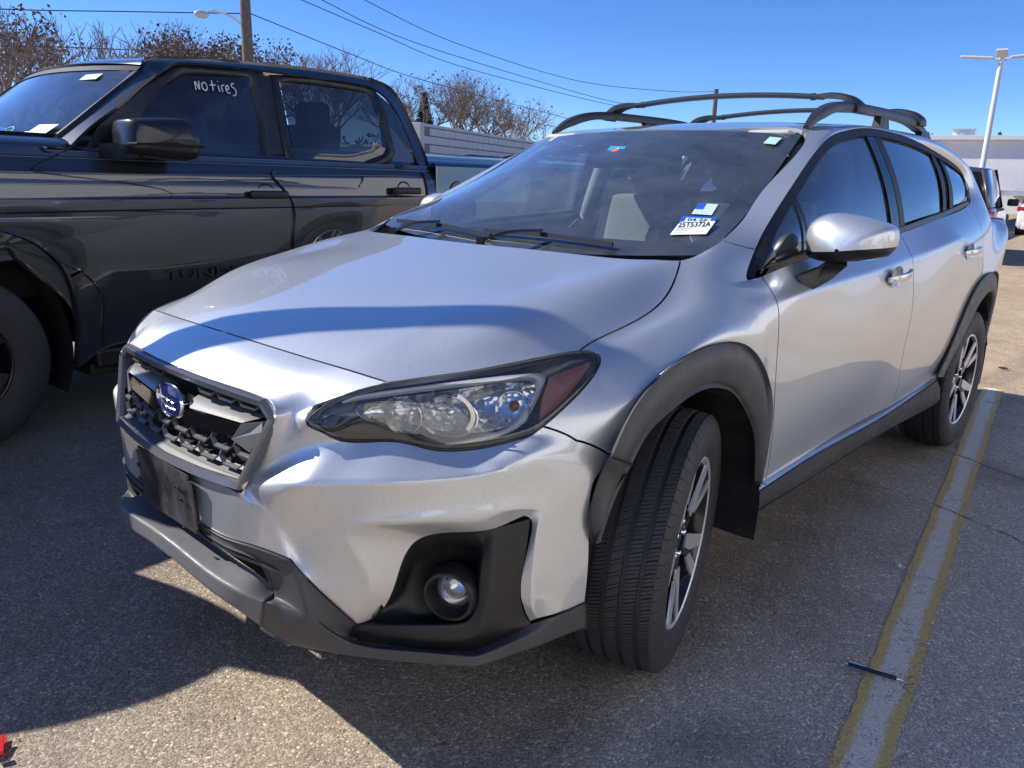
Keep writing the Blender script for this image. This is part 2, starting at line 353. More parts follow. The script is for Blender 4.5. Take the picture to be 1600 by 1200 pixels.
# white building
BW = mat('white_stucco', (.86,.85,.82), .85); co = objco(BW); c = mixc(BW, math_(BW, 'MULTIPLY', ramp(BW, [(.45,(0,0,0)),(.8,(1,1,1))], noise(BW, .9, 7, .7, co, 1.5)), .3), (.88,.87,.84), (.62,.60,.56)); lk(BW, c, bsdf(BW).inputs['Base Color']); bump(BW, noise(BW, 3, 6, .7, co), .3, .03)
BL = empty('warehouse', (-14.4,50.9,0), label='long low white stucco building behind the far parked cars', cat='building')
ang = math.atan2(52.4-51.1, 5.6); BL.rotation_euler = (0,0,ang)
TRIMW = mat('roof_trim_white', (.74,.75,.76), .6)
for nm, c_, s_, m_ in (('wall',(20,6,2.05),(60,12,4.1),BW),('roof_trim',(20,-.1,4.26),(60.6,.5,.26),TRIMW),('soffit',(20,-.02,4.06),(60.3,.3,.10),BW),('pilaster',(1.55,-.14,2.0),(.55,.3,4.0),TRIMW),('pilaster',(14.2,-.14,2.0),(.55,.3,4.0),TRIMW),('flood_light',(8.6,-.35,3.72),(.55,.35,.26),mat('lamp_grey', (.35,.35,.33), .5)),('flood_light',(9.3,-.35,3.72),(.4,.35,.26),mat('lamp_grey2', (.30,.30,.28), .5))):
    bm = bmesh.new(); box(bm, c_, s_, None, .01); bm_obj(nm, bm, m_, BL)
bm = bmesh.new(); bmesh.ops.create_cone(bm, cap_ends=True, segments=28, radius1=.62, radius2=.62, depth=.5, matrix=Matrix.Translation((2.9,3,4.62))); box(bm, (2.9,3,4.9), (1.35,1.35,.06))
auto_smooth(bm_obj('roof_vent', bm, mat('vent_metal', (.55,.54,.5), .4, .5), BL), 40)
# pole lights
def area_light():
    P = empty('lot_light', (-5.94,32.5,0), label='tall white steel lot light with flat cross-shaped head on the right', cat='lamp post')
    wm = mat('white_steel', (.75,.76,.77), .4)
    bm = bmesh.new(); tube(bm, [(0,0,0),(0,0,5.8)], [.11,.085], 16); auto_smooth(bm_obj('pole', bm, wm, P), 40)
    for k, a in enumerate((R(12), R(102), R(192), R(282))):
        bm = bmesh.new(); box(bm, (.80,0,0), (1.05,.36,.07), None, .02); box(bm, (.18,0,-.01), (.30,.10,.06))
        bmesh.ops.rotate(bm, cent=(0,0,0), matrix=Matrix.Rotation(R(-5),3,'Y'), verts=bm.verts); bmesh.ops.rotate(bm, cent=(0,0,0), matrix=Matrix.Rotation(a,3,'Z'), verts=bm.verts); bmesh.ops.translate(bm, vec=(0,0,5.93), verts=bm.verts); bm_obj('lamp_head', bm, wm, P)
area_light()
WOODP = mat('pole_wood', (.20,.15,.11), .9); co = objco(WOODP); lk(WOODP, ramp(WOODP, [(.3,(.11,.08,.06)),(.7,(.26,.20,.15))], noise(WOODP, 6, 6, .7, co, 2)), bsdf(WOODP).inputs['Base Color'])
UP = empty('utility_pole', (-17.44,9.09,0), label='wooden utility pole with curved lamp arm above the pickup roof', cat='utility pole')
bm = bmesh.new(); tube(bm, [(0,0,0),(.0,0,7.2)], [.15,.12], 14); auto_smooth(bm_obj('pole', bm, WOODP, UP), 40)
bm = bmesh.new(); tube(bm, spline([(0,0,4.62),(-.02,-.30,4.86),(-.06,-.75,4.96),(-.06,-1.02,4.90)], 5), .028, 8); auto_smooth(bm_obj('lamp_arm', bm, TRIMW, UP), 40)
bm = bmesh.new(); bmesh.ops.create_uvsphere(bm, u_segments=16, v_segments=10, radius=.12); bmesh.ops.scale(bm, vec=(.9,1.5,.75), verts=bm.verts); bmesh.ops.translate(bm, vec=(-.06,-1.12,4.83), verts=bm.verts); bm_obj('street_lamp', bm, mat('lamp_housing', (.6,.6,.58), .4), UP, True)
TP = empty('utility_pole', (-17.78,33.26,0), label='thin distant utility pole seen just above the silver car roof', cat='utility pole')
bm = bmesh.new(); tube(bm, [(0,0,0),(0,0,5.55)], .11, 8); bm_obj('pole', bm, WOODP, TP); bm = bmesh.new(); box(bm, (0,0,5.3), (1.0,.1,.1)); bm_obj('cross_arm', bm, WOODP, TP)
WIREM = mat('cable_black', (.02,.02,.022), .6)
def wire(label, pts, r_=.013):
    bm = bmesh.new(); tube(bm, spline(pts, 6), r_, 5); o = bm_obj('power_line', bm, WIREM, None, True); setp(o, label, 'cable', 'overhead cables crossing the sky')
wire('overhead cable starting leftmost of the three high cables at the top edge', [(-18.3,10.0,5.99),(-19.21,11.86,5.99),(-21.22,16.01,5.93),(-22.66,21.05,5.56),(-23.21,29.51,5.12),(-22.79,33.53,4.87)])
wire('middle overhead cable of the three high cables at the top edge', [(-19.0,11.4,6.3),(-19.8,12.93,6.24),(-22.05,18.47,5.98),(-23.21,29.5,5.33),(-22.8,33.52,5.03)])
wire('highest overhead cable, rightmost where the cables leave the top edge', [(-20.2,13.6,6.85),(-20.95,15.36,6.78),(-22.67,21.05,6.37),(-23.23,29.48,5.86),(-20.5,33.3,5.6),(-17.78,33.26,5.45)])
wire('overhead cable running right and down from the wooden pole', [(-17.41,9.15,5.04),(-20.75,14.81,4.98),(-22.22,19.11,4.73),(-23.16,29.54,4.03)])
wire('lowest overhead cable crossing in front of the bare trees', [(-19.5,1.5,3.3),(-21.38,4.7,4.03),(-24.64,9.86,4.82),(-26.11,14.56,5.26),(-26.42,16.47,5.12),(-26.59,21.05,4.67),(-26.04,25.54,4.17),(-24.73,30.38,3.77)])
wire('overhead cable reaching the wooden pole from the left edge', [(-20.5,1.2,4.4),(-19.43,4.26,4.57),(-18.59,6.7,4.81),(-17.41,9.15,5.02)])
# ---------------------------------------------------------------- trees
BARK = mat('bark_grey', (.25,.205,.17), .95); LEAFB = mat('dry_leaf_brown', (.20,.095,.055), .9); LEAFG = mat('conifer_green', (.045,.070,.028), .9)
LEAFB.node_tree.nodes['Principled BSDF'].inputs['Base Color'].default_value = (.17,.115,.085,1)
def tree(loc, h, spread, seed, label, leaves=0, levels=5, twig=.010, lean=0, group='bare winter trees behind the lot'):
    rn = random.Random(seed); T = empty('bare_tree', loc, label=label, cat='tree', group=group)
    segs = []; tips = []
    def grow(p, d_, L, r_, lv):
        n = 3; q = p
        for k in range(n):
            d2 = (d_+Vector((rn.uniform(-1,1),rn.uniform(-1,1),rn.uniform(-.5,.7)))*.16).normalized(); q2 = q+d2*(L/n); r2 = r_*(1-.22*(k+1)/n)
            segs.append((q, q2, r_*(1-.22*k/n), r2, lv)); q = q2; d_ = d2
            if lv >= 2 and rn.random() < .55 and lv < levels:
                dd = (d_+Vector((rn.uniform(-1,1),rn.uniform(-1,1),rn.uniform(-.2,.8)))*.75).normalized(); grow(q, dd, L*.55, max(r2*.5,twig*.5), lv+1)
        if lv >= levels: tips.append(q); return
        nb = rn.choice((2,3,3)) if lv else rn.choice((4,5))
        for k in range(nb):
            a = 2*math.pi*(k+rn.random()*.6)/nb; tilt = rn.uniform(.35,.75)*(spread if lv < 2 else 1)
            side = Vector((math.cos(a), math.sin(a), 0)); dd = (d_*math.cos(tilt)+side*math.sin(tilt)+Vector((0,0,.12))).normalized()
            grow(q, dd, L*rn.uniform(.62,.82), max(r_*.58,twig*.5), lv+1)
    grow(Vector((0,0,0)), Vector((lean,0,1)).normalized(), h*.30, h*.022, 0)
    for nm, test in (('trunk', lambda lv: lv < 2), ('crown', lambda lv: lv >= 2)):
        vs = []; fs = []
        for p, q, r1, r2, lv in segs:
            if not test(lv): continue
            n = 6 if lv < 2 else 3; t = (q-p).normalized(); a = t.cross(Vector((.3,.2,1))).normalized(); b = a.cross(t); i0 = len(vs)
            for P_, rr in ((p,r1),(q,r2)):
                rr = max(rr, twig*.45)
                for k in range(n): c = math.cos(2*math.pi*k/n)*rr; s_ = math.sin(2*math.pi*k/n)*rr; vs.append(P_+a*c+b*s_)
            for k in range(n): fs.append((i0+k, i0+(k+1)%n, i0+n+(k+1)%n, i0+n+k))
        mesh_obj(nm, vs, fs, BARK, T, False)
    if leaves:
        vs = []; fs = []
        for _ in range(leaves):
            t = rn.choice(tips)+Vector((rn.gauss(0,.16),rn.gauss(0,.16),rn.gauss(0,.16))); s_ = rn.uniform(.03,.075); u1 = Vector((rn.uniform(-1,1),rn.uniform(-1,1),rn.uniform(-1,1))).normalized()*s_; u2 = u1.orthogonal().normalized()*s_*.7; i0 = len(vs)
            vs += [t-u1, t+u2, t+u1, t-u2]; fs.append((i0,i0+1,i0+2,i0+3))
        mesh_obj('foliage', vs, fs, LEAFB, T, False)
tree((-22.3,5.0,0), 5.8, 1.0, 11, 'reddish bare tree with clinging leaves at the far left edge', 700, 5)
tree((-24.3,8.0,0), 6.2, 1.1, 12, 'tall fine bare tree above the pickup windscreen', 0, 5)
tree((-25.3,6.5,0), 5.2, 1.2, 13, 'smaller bare tree with some brown leaves between two left trees', 200, 5)
tree((-24.4,11.0,0), 6.1, 1.25, 14, 'brown leafed tree just left of the wooden utility pole', 5200, 5)
tree((-25.6,13.2,0), 6.0, 1.1, 15, 'brown leafed tree just right of the wooden utility pole', 4200, 5)
tree((-27.5,12.0,0), 6.6, 1.0, 16, 'bare thin treetop rising behind the brown leafed trees', 0, 5)
tree((-31.4,20.0,0), 7.6, 1.1, 17, 'thin bare tree showing over the rear of the pickup roof', 0, 5)
tree((-33.4,22.6,0), 7.2, 1.1, 18, 'faint bare tree right of the thin tree over the pickup roof', 0, 5)
tree((-24.3,20.9,0), 6.0, 1.25, 19, 'dense bare tree left of centre above the white block wall', 300, 6, .008)
tree((-24.6,23.4,0), 6.2, 1.3, 20, 'biggest dense bare tree above the white block wall', 200, 6, .008)
tree((-25.8,27.4,0), 5.4, 1.3, 21, 'bare tree low above the middle of the white wall', 200, 5, .008)
tree((-28.5,31.5,0), 4.9, 1.4, 22, 'small bare tree nearest the silver car windscreen corner', 300, 5, .008)
tree((-27.8,34.5,0), 4.2, 1.5, 23, 'brushy low tree at the right end of the tree line', 900, 5, .008)
def conifer(loc, h, seed, label):
    rn = random.Random(seed); T = empty('conifer', loc, label=label, cat='tree')
    bm = bmesh.new(); tube(bm, [(0,0,0),(0,0,h)], [.12,.02], 6); bm_obj('trunk', bm, BARK, T)
    vs = []; fs = []
    for _ in range(7000):
        z = h*(.15+.85*rn.random()**.8); rr = (h-z)*.34*(.3+.7*rn.random())+.03; a = rn.uniform(0,2*math.pi); c = Vector((rr*math.cos(a), rr*math.sin(a), z-rr*.3)); s_ = rn.uniform(.05,.12)
        u1 = Vector((math.cos(a), math.sin(a), rn.uniform(-.3,.5)))*s_; u2 = Vector((-math.sin(a), math.cos(a), rn.uniform(-.4,.4)))*s_*.4; i0 = len(vs); vs += [c-u1,c+u2,c+u1,c-u2]; fs.append((i0,i0+1,i0+2,i0+3))
    mesh_obj('foliage', vs, fs, LEAFG, T, False)
conifer((-25.2,21.6,0), 4.7, 4, 'narrow dark green conifer left of the dense bare trees')
# far tree line as one low mass
vs = []; fs = []; rn = random.Random(9)
for _ in range(26000):
    t = rn.random(); x = -75+t*70; y = 62+t*25+rn.uniform(-4,4) if rn.random() < .6 else 30+rn.random()*40
    if y < 60: x = -60-rn.random()*25
    hh = 3.3+1.2*math.sin(x*.35)+.9*math.sin(x*1.3+y); z = hh*rn.random()**.6; s_ = rn.uniform(.10,.30); a = rn.uniform(0,math.pi); u1 = Vector((math.cos(a)*s_, math.sin(a)*s_, rn.uniform(-s_,s_))); u2 = Vector((rn.uniform(-.3,.3)*s_,0,s_)); i0 = len(vs); c = Vector((x,y,z)); vs += [c-u1,c-u2,c+u1,c+u2]; fs.append((i0,i0+1,i0+2,i0+3))
mesh_obj('far_woods', vs, fs, mat('far_branches', (.115,.09,.07), .95), None, False, kind='stuff', label='distant brown winter woods along the horizon')
CV={'h00':(0.0000,-0.7600,0.8880),'h01':(0.2800,-0.7420,0.8800),'h02':(0.4400,-0.7200,0.8720),'h04':(0.5530,-0.6960,0.8615),'h10':(0.0000,-0.6200,0.9350),'h11':(0.2800,-0.6000,0.9300),'h12':(0.4550,-0.5750,0.9250),'h13':(0.5600,-0.5600,0.9050),'h14':(0.6600,-0.5180,0.8830),'h20':(0.0000,-0.4200,0.9820),'h21':(0.2800,-0.4100,0.9780),'h22':(0.4670,-0.4100,0.9750),'h23':(0.6200,-0.4000,0.9550),'h24':(0.7400,-0.3130,0.9030),'h30':(0.0000,-0.2400,1.0200),'h31':(0.2800,-0.2400,1.0140),'h32':(0.4870,-0.2500,1.0030),'h33':(0.6400,-0.2200,0.9950),'h34':(0.7420,-0.1400,0.9400),'h40':(0.0000,-0.0700,1.0550),'h41':(0.2800,-0.0700,1.0470),'h42':(0.5050,-0.0700,1.0340),'h43':(0.6400,-0.0400,1.0350),'h44':(0.7280,0.0400,0.9850),'h50':(0.0000,0.0200,1.0720),'h51':(0.2800,0.0450,1.0720),'h52':(0.5260,0.1000,1.0660),'h53':(0.6250,0.1450,1.0680),'h54':(0.6740,0.1930,1.0690),'gt0':(0.0000,-0.8780,0.8180),'gt1':(0.1800,-0.8720,0.8180),'gt2':(0.3450,-0.8560,0.8150),'gt3':(0.3930,-0.8620,0.7830),'fm0':(0.0000,-0.8250,0.8600),'fm1':(0.2500,-0.8120,0.8550),'fm2':(0.4000,-0.7850,0.8450),'t1':(0.4844,-0.7750,0.8287),'t2':(0.4407,-0.8000,0.8050),'t3':(0.4037,-0.8300,0.7848),'gs1':(0.3393,-0.8664,0.6986),'gs2':(0.3304,-0.8865,0.6510),'gb3':(0.3230,-0.9060,0.6140),'gb2':(0.2600,-0.9120,0.6100),'gb1':(0.1300,-0.9190,0.6060),'gb0':(0.0000,-0.9220,0.6040),'k0':(0.4488,-0.8244,0.7806),'k1':(0.4801,-0.8037,0.7592),'k2':(0.5060,-0.7807,0.7453),'k3':(0.5439,-0.7422,0.7433),'k4':(0.5904,-0.7020,0.7458),'k5':(0.6334,-0.6590,0.7316),'k6':(0.6692,-0.6196,0.7273),'k7':(0.7099,-0.5736,0.7338),'k8':(0.7535,-0.5210,0.7507),'k9':(0.7830,-0.4781,0.7760),'va1':(0.3643,-0.8585,0.6762),'va2':(0.4311,-0.8285,0.7095),'r0':(0.3270,-0.8906,0.6265),'r1':(0.4295,-0.8748,0.6543),'r2':(0.5112,-0.8298,0.6675),'r3':(0.5861,-0.7754,0.6760),'r4':(0.6489,-0.7211,0.6810),'r5':(0.7053,-0.6630,0.6883),'r6':(0.7406,-0.6159,0.6940),'r7':(0.7698,-0.5728,0.7059),'r8':(0.7960,-0.5164,0.7303),'m0':(0.3139,-0.9085,0.5795),'m1':(0.3930,-0.8793,0.5817),'m2':(0.4794,-0.8348,0.5890),'m3':(0.5607,-0.7820,0.6064),'m4':(0.6326,-0.7247,0.6163),'m5':(0.6972,-0.6620,0.6278),'m6':(0.7376,-0.6116,0.6352),'m7':(0.7718,-0.5634,0.6499),'m8':(0.8079,-0.4973,0.6772),'m9':(0.8361,-0.4160,0.6704),'s2':(0.4324,-0.8391,0.5088),'s3':(0.5330,-0.7953,0.5559),'s4':(0.6233,-0.7340,0.5868),'s5':(0.6902,-0.6728,0.5981),'s6':(0.7401,-0.6132,0.6029),'s7':(0.7710,-0.5707,0.6139),'s8':(0.8063,-0.5019,0.6141),'f1':(0.5476,-0.7294,0.3417),'f2':(0.5842,-0.7083,0.4209),'f3':(0.6229,-0.6836,0.5281),'f4':(0.7004,-0.6195,0.5556),'f5':(0.7538,-0.5606,0.5691),'f6':(0.7851,-0.5083,0.5802),'f7':(0.7795,-0.5157,0.4862),'f8':(0.7759,-0.5221,0.4023),'f9':(0.7862,-0.4991,0.3316),'o3':(0.5572,-0.7597,0.4453),'o2':(0.5306,-0.7671,0.3613),'o6':(0.8066,-0.5012,0.5953),'o7':(0.8034,-0.5101,0.5287),'o8':(0.8020,-0.5144,0.4070),'o9':(0.8037,-0.4943,0.3452),'b1':(0.8272,-0.4423,0.3488),'b2':(0.8456,-0.3820,0.3568),'n1':(0.8227,-0.4550,0.4865),'n2':(0.8467,-0.3777,0.4519),'n0':(0.8236,-0.4525,0.5900),'p0':(0.0000,-0.9260,0.4950),'p1':(0.1521,-0.9190,0.4848),'p2':(0.2424,-0.9145,0.4848),'p3':(0.3247,-0.9025,0.4919),'p4':(0.4094,-0.8706,0.4833),'p5':(0.4346,-0.8550,0.4647),'p6':(0.4697,-0.8299,0.4164),'p7':(0.5169,-0.7649,0.3247),'q0':(0.0000,-0.9220,0.5500),'q1':(0.1400,-0.9200,0.5500),'q2':(0.2507,-0.9138,0.5532),'p05':(0.1400,-0.9240,0.4950),'g1':(0.8228,-0.4155,0.7409),'a0':(0.8585,-0.3353,0.6964),'a0b':(0.8479,-0.3737,0.6477),'a0c':(0.8455,-0.3823,0.5753),'a1':(0.8680,-0.2876,0.7882),'a2':(0.8740,-0.1774,0.8581),'a3':(0.8780,-0.0036,0.8915),'a4':(0.8800,0.1851,0.8687),'a5':(0.8830,0.3184,0.7728),'a6':(0.8850,0.3772,0.6618),'a7':(0.8820,0.3861,0.5547),'a8':(0.8780,0.3854,0.4426),'ho':(0.7850,-0.2959,0.8838),'hp':(0.7950,-0.3704,0.8355),'e1':(0.8480,-0.2150,0.8680),'e2':(0.8620,-0.0000,0.9180),'e3':(0.8680,0.1700,0.9250),'e4':(0.8720,0.2900,0.9250),'u1':(0.7950,-0.2200,0.9050),'u2':(0.8000,-0.0500,0.9450),'u3':(0.8000,0.1200,0.9830),'u4':(0.8050,0.2700,1.0000),'u5':(0.7450,0.2200,1.0450),'w0':(0.6900,0.2642,1.0804),'w1':(0.7050,0.3531,1.1194),'w2':(0.6750,0.5394,1.1811),'w3':(0.6350,0.7686,1.2845),'w4':(0.5820,1.0930,1.4490),'x0':(0.7900,0.3536,1.0254),'x1':(0.7680,0.4361,1.0925),'x2':(0.7450,0.5622,1.1716),'x3':(0.7000,0.8140,1.2906),'x4':(0.6550,1.0952,1.4125),'x5':(0.6350,1.3216,1.4624),'x6':(0.6300,1.6009,1.4895),'x7':(0.6300,2.0316,1.4794),'x8':(0.6400,2.3638,1.4440),'x9':(0.6550,2.6826,1.3950),'x10':(0.6720,2.8473,1.3385),'x11':(0.7000,2.8664,1.2615),'x12':(0.7450,2.7189,1.1982),'d0':(0.8000,0.4222,1.0233),'dc0':(0.8720,0.3856,0.9534),'dg1':(0.8820,0.3990,0.8049),'dg2':(0.8850,0.4175,0.6155),'dg3':(0.8680,0.4529,0.4208),'bl1':(0.7950,0.7188,1.0545),'bl3':(0.7850,1.6168,1.1029),'bl4':(0.7750,2.2050,1.1532),'cr1':(0.8730,0.8254,0.9844),'cr2':(0.8730,1.1851,0.9987),'bg':(0.8847,1.5750,0.8301),'bg2':(0.8807,1.5650,0.6749),'bg3':(0.8680,1.5750,0.4360),'bgc':(0.8572,1.5750,1.0131),'sl1':(0.8680,0.8301,0.4370),'sl3':(0.8680,1.9085,0.4433),'sl4':(0.8680,2.1551,0.4548),'ra0':(0.8720,2.1472,0.4599),'ra1':(0.8830,2.2215,0.5691),'ra2':(0.8850,2.3608,0.7213),'ra3':(0.8850,2.4776,0.8147),'ra4':(0.8850,2.6176,0.8685),'ra5':(0.8830,2.8059,0.8835),'rd1':(0.8800,2.6224,0.9092),'rd2':(0.8400,2.6719,1.0706),'sil1':(0.6000,2.4511,1.4951),'sil2':(0.6200,2.7797,1.4436),'sil3':(0.6400,2.9427,1.3951),'sil4':(0.6700,3.0663,1.3040),'sil5':(0.7200,3.1320,1.1814),'sil6':(0.7600,3.1986,1.1242),'tl':(0.7650,3.3600,1.1100),'dg25':(0.8790,0.4371,0.5083),'da1':(0.8930,0.8000,0.8200),'da2':(0.8920,0.8100,0.6200),'da3':(0.8760,0.8200,0.5000),'db0':(0.7900,1.1700,1.0780),'db1':(0.8940,1.2000,0.8400),'db2':(0.8920,1.2000,0.6400),'db3':(0.8760,1.2000,0.5050),'sl2':(0.8680,1.2000,0.4420),'dc3':(0.8770,1.5750,0.5200),'be4':(0.7820,1.9500,1.1320),'ce4':(0.8720,1.9300,1.0470),'ce5':(0.8660,2.2500,1.0660),'me4':(0.8900,1.9700,0.8800),'me5':(0.8900,2.3000,0.9300),'ne4':(0.8890,1.9700,0.7000),'le4':(0.8770,1.9500,0.5300),'e0':(0.8450,-0.3350,0.7950),'ro5':(0.5780,1.3300,1.4870),'ro6':(0.5750,1.6000,1.5050),'ro7':(0.5700,2.0300,1.5120),'rc0':(0.0000,0.9750,1.4630),'rm0':(0.3100,1.0100,1.4570),'rc1':(0.0000,1.3300,1.5050),'rm1':(0.3100,1.3300,1.4990),'rc2':(0.0000,1.6000,1.5250),'rm2':(0.3100,1.6000,1.5190),'rc3':(0.0000,2.0300,1.5350),'rm3':(0.3100,2.0300,1.5290),'rc4':(0.0000,2.4500,1.5200),'rm4':(0.3100,2.4500,1.5140),'rc5':(0.0000,2.8000,1.4800),'rm5':(0.3100,2.8000,1.4740),'rc6':(0.0000,3.0200,1.4400),'rm6':(0.3100,3.0200,1.4340),'hc4':(0.0000,3.2000,1.3000),'hm4':(0.3600,3.1700,1.3000),'hc5':(0.0000,3.3200,1.1800),'hm5':(0.3800,3.2800,1.1800),'hc6':(0.0000,3.4000,1.1100),'hm6':(0.4000,3.3600,1.1200),'hc7':(0.0000,3.5200,1.0800),'hm7':(0.4200,3.5000,1.0900),'hc8':(0.0000,3.5500,0.9000),'hm8':(0.4500,3.5200,0.9000),'hc9':(0.0000,3.5600,0.7000),'hm9':(0.4800,3.5300,0.7000),'hc10':(0.0000,3.5300,0.5000),'hm10':(0.4800,3.5000,0.5000),'qa':(0.8620,2.9800,0.9300),'qb':(0.8000,3.3000,0.9300),'qc':(0.8000,3.3000,0.7200),'qd':(0.7900,3.2800,0.5000),'ra6':(0.8780,2.9300,0.8300),'ra7':(0.8650,3.0200,0.6800),'ra8':(0.8550,3.0400,0.5000)}
CF={
'hood':'h00 h10 h11 h01;h01 h11 h12 h02;h02 h12 h13 h04;h04 h13 h14;h10 h20 h21 h11;h11 h21 h22 h12;h12 h22 h23 h13;h13 h23 h24 h14;h20 h30 h31 h21;h21 h31 h32 h22;h22 h32 h33 h23;h23 h33 h34 h24;h30 h40 h41 h31;h31 h41 h42 h32;h32 h42 h43 h33;h33 h43 h44 h34;h40 h50 h51 h41;h41 h51 h52 h42;h42 h52 h53 h43;h43 h53 h54 h44',
'front_bumper':'h00 h01 fm1 fm0;h01 h02 fm2 fm1;h02 h04 t1 fm2;fm0 fm1 gt1 gt0;fm1 fm2 gt2 gt1;fm2 t2 t3 gt2;gt2 t3 gt3;fm2 t1 t2;t2 k0 t3;gt3 t3 va1 gs1;t3 k0 va2 va1;k0 k1 k2 va2;gs1 va1 r0 gs2;gs2 r0 gb3;va1 va2 r1 r0;va2 k2 r2 r1;k2 k3 r3 r2;k3 k4 r4 r3;k4 k5 r5 r4;k5 k6 r6 r5;k6 k7 r7 r6;k7 k8 r8 r7;k8 k9 g1 r8;r0 m1 m0 gb3;r0 r1 m1;r1 r2 m2 m1;r2 r3 m3 m2;r3 r4 m4 m3;r4 r5 m5 m4;r5 r6 m6 m5;r6 r7 m7 m6;r7 r8 m8 m7;r8 g1 m9 m8;g1 a0 a0b m9;m2 m3 s3 s2;m3 m4 s4 s3;m4 m5 s5 s4;m5 m6 s6 s5;m6 m7 s7 s6;m7 m8 s8 s7;m8 m9 n0 s8;m9 a0b a0c n0;gb0 gb1 q1 q0;gb1 gb2 q2 q1;gb2 gb3 m0 q2;q0 q1 p05 p0;q1 p1 p05;q1 q2 p2 p1;q2 m0 p3 p2;m0 m1 p4 p3;m1 s2 p5 p4;m1 m2 s2;s2 p6 p5;s2 s3 o3 p6;p6 o3 o2 p7;o3 f2 f1 o2;s3 f3 f2 o3;s3 s4 f3;s4 s5 f4 f3;s5 s6 f5 f4;s6 s7 f6 f5;s7 s8 o6 f6;f6 o6 o7 f7;f7 o7 o8 f8;f8 o8 o9 f9;p7 o2 f1;s8 n0 o6;o6 n0 n1 o7;n0 a0c n2 n1;o7 n1 o8;o8 n1 b1 o9;n1 n2 b2 b1',
'fender':'k9 hp e0 g1;g1 e0 a1 a0;hp ho e1 e0;e0 e1 a2 a1;ho h24 u1 e1;e1 e2 a3 a2;u1 u2 e2 e1;h24 h34 u2 u1;h34 h44 u3 u2;u2 u3 e3 e2;e2 e3 a4 a3;e3 e4 a5 a4;e4 dc0 dg1 a5;a5 dg1 dg2 a6;a6 dg2 dg25 a7;a7 dg25 dg3 a8;u3 u4 e4 e3;u4 d0 dc0 e4;h44 h54 u5 u3;h54 w0 w1 u5;u3 u5 x0 u4;u5 w1 x1 x0;u4 x0 d0',
'body_side':'w1 w2 x2 x1;w2 w3 x3 x2;w3 w4 x4 x3;w4 ro5 x5 x4;ro5 ro6 x6 x5;ro6 ro7 x7 x6;ro7 sil1 x8 x7;sil1 sil2 x9 x8;sil2 sil3 x10 x9;sil3 sil4 x11 x10;sil4 sil5 x12 x11;x12 sil5 sil6 rd2;rd2 sil6 qa rd1;rd1 ra5 ra4;rd1 qa ra6 ra5;sil6 tl qb qa;qa qb qc ra6;ra6 qc qd ra7;ra7 qd ra8',
'front_door':'d0 bl1 cr1 dc0;dc0 cr1 da1 dg1;dg1 da1 da2 dg2;dg2 da2 da3 dg25;dg25 da3 sl1 dg3;bl1 db0 cr2 cr1;cr1 cr2 db1 da1;da1 db1 db2 da2;da2 db2 db3 da3;da3 db3 sl2 sl1;db0 bl3 bgc cr2;cr2 bgc bg db1;db1 bg bg2 db2;db2 bg2 dc3 db3;db3 dc3 bg3 sl2',
'rear_door':'bl3 be4 ce4 bgc;bgc ce4 me4 bg;bg me4 ne4 bg2;bg2 ne4 le4 dc3;dc3 le4 sl3 bg3;be4 bl4 ce5 ce4;ce4 ce5 me5 me4;bl4 x12 rd2 ce5;ce5 rd2 rd1 me5;me5 rd1 ra4 ra3;me4 me5 ra3 ra2;me4 ra2 ra1 ne4;ne4 ra1 ra0 le4;le4 ra0 sl4 sl3',
'roof':'rc0 rm0 rm1 rc1;rm0 w4 ro5 rm1;rc1 rm1 rm2 rc2;rm1 ro5 ro6 rm2;rc2 rm2 rm3 rc3;rm2 ro6 ro7 rm3;rc3 rm3 rm4 rc4;rm3 ro7 sil1 rm4;rc4 rm4 rm5 rc5;rm4 sil1 sil2 rm5;rc5 rm5 rm6 rc6;rm5 sil2 sil3 rm6',
'rear_glass':'rc6 rm6 hm4 hc4;rm6 sil3 sil4 hm4;hc4 hm4 hm5 hc5;hm4 sil4 sil5 hm5',
'tailgate':'hc5 hm5 hm6 hc6;hm5 sil5 sil6 hm6;hc6 hm6 hm7 hc7;hm6 sil6 tl hm7;hc7 hm7 hm8 hc8;hm7 tl qb hm8;hc8 hm8 hm9 hc9;hm8 qb qc hm9;hc9 hm9 hm10 hc10;hm9 qc qd hm10'}
CC={1.0:'h00 h01 h02 h04;',0.9:'h12 h22 h32 h42;t1 t2 t3 gt3;',0.8:'r1 r2 r3 r4 r5 r6 r7;dc0 cr1 cr2 bgc ce4 ce5;o6 o7 o8 o9;s3 o3 o2 p7;m0 m1;gt3 gs1;',0.45:'f1 f2 f3 f4 f5 f6 f7 f8 f9;fm2 gt3;h02 h12;'}
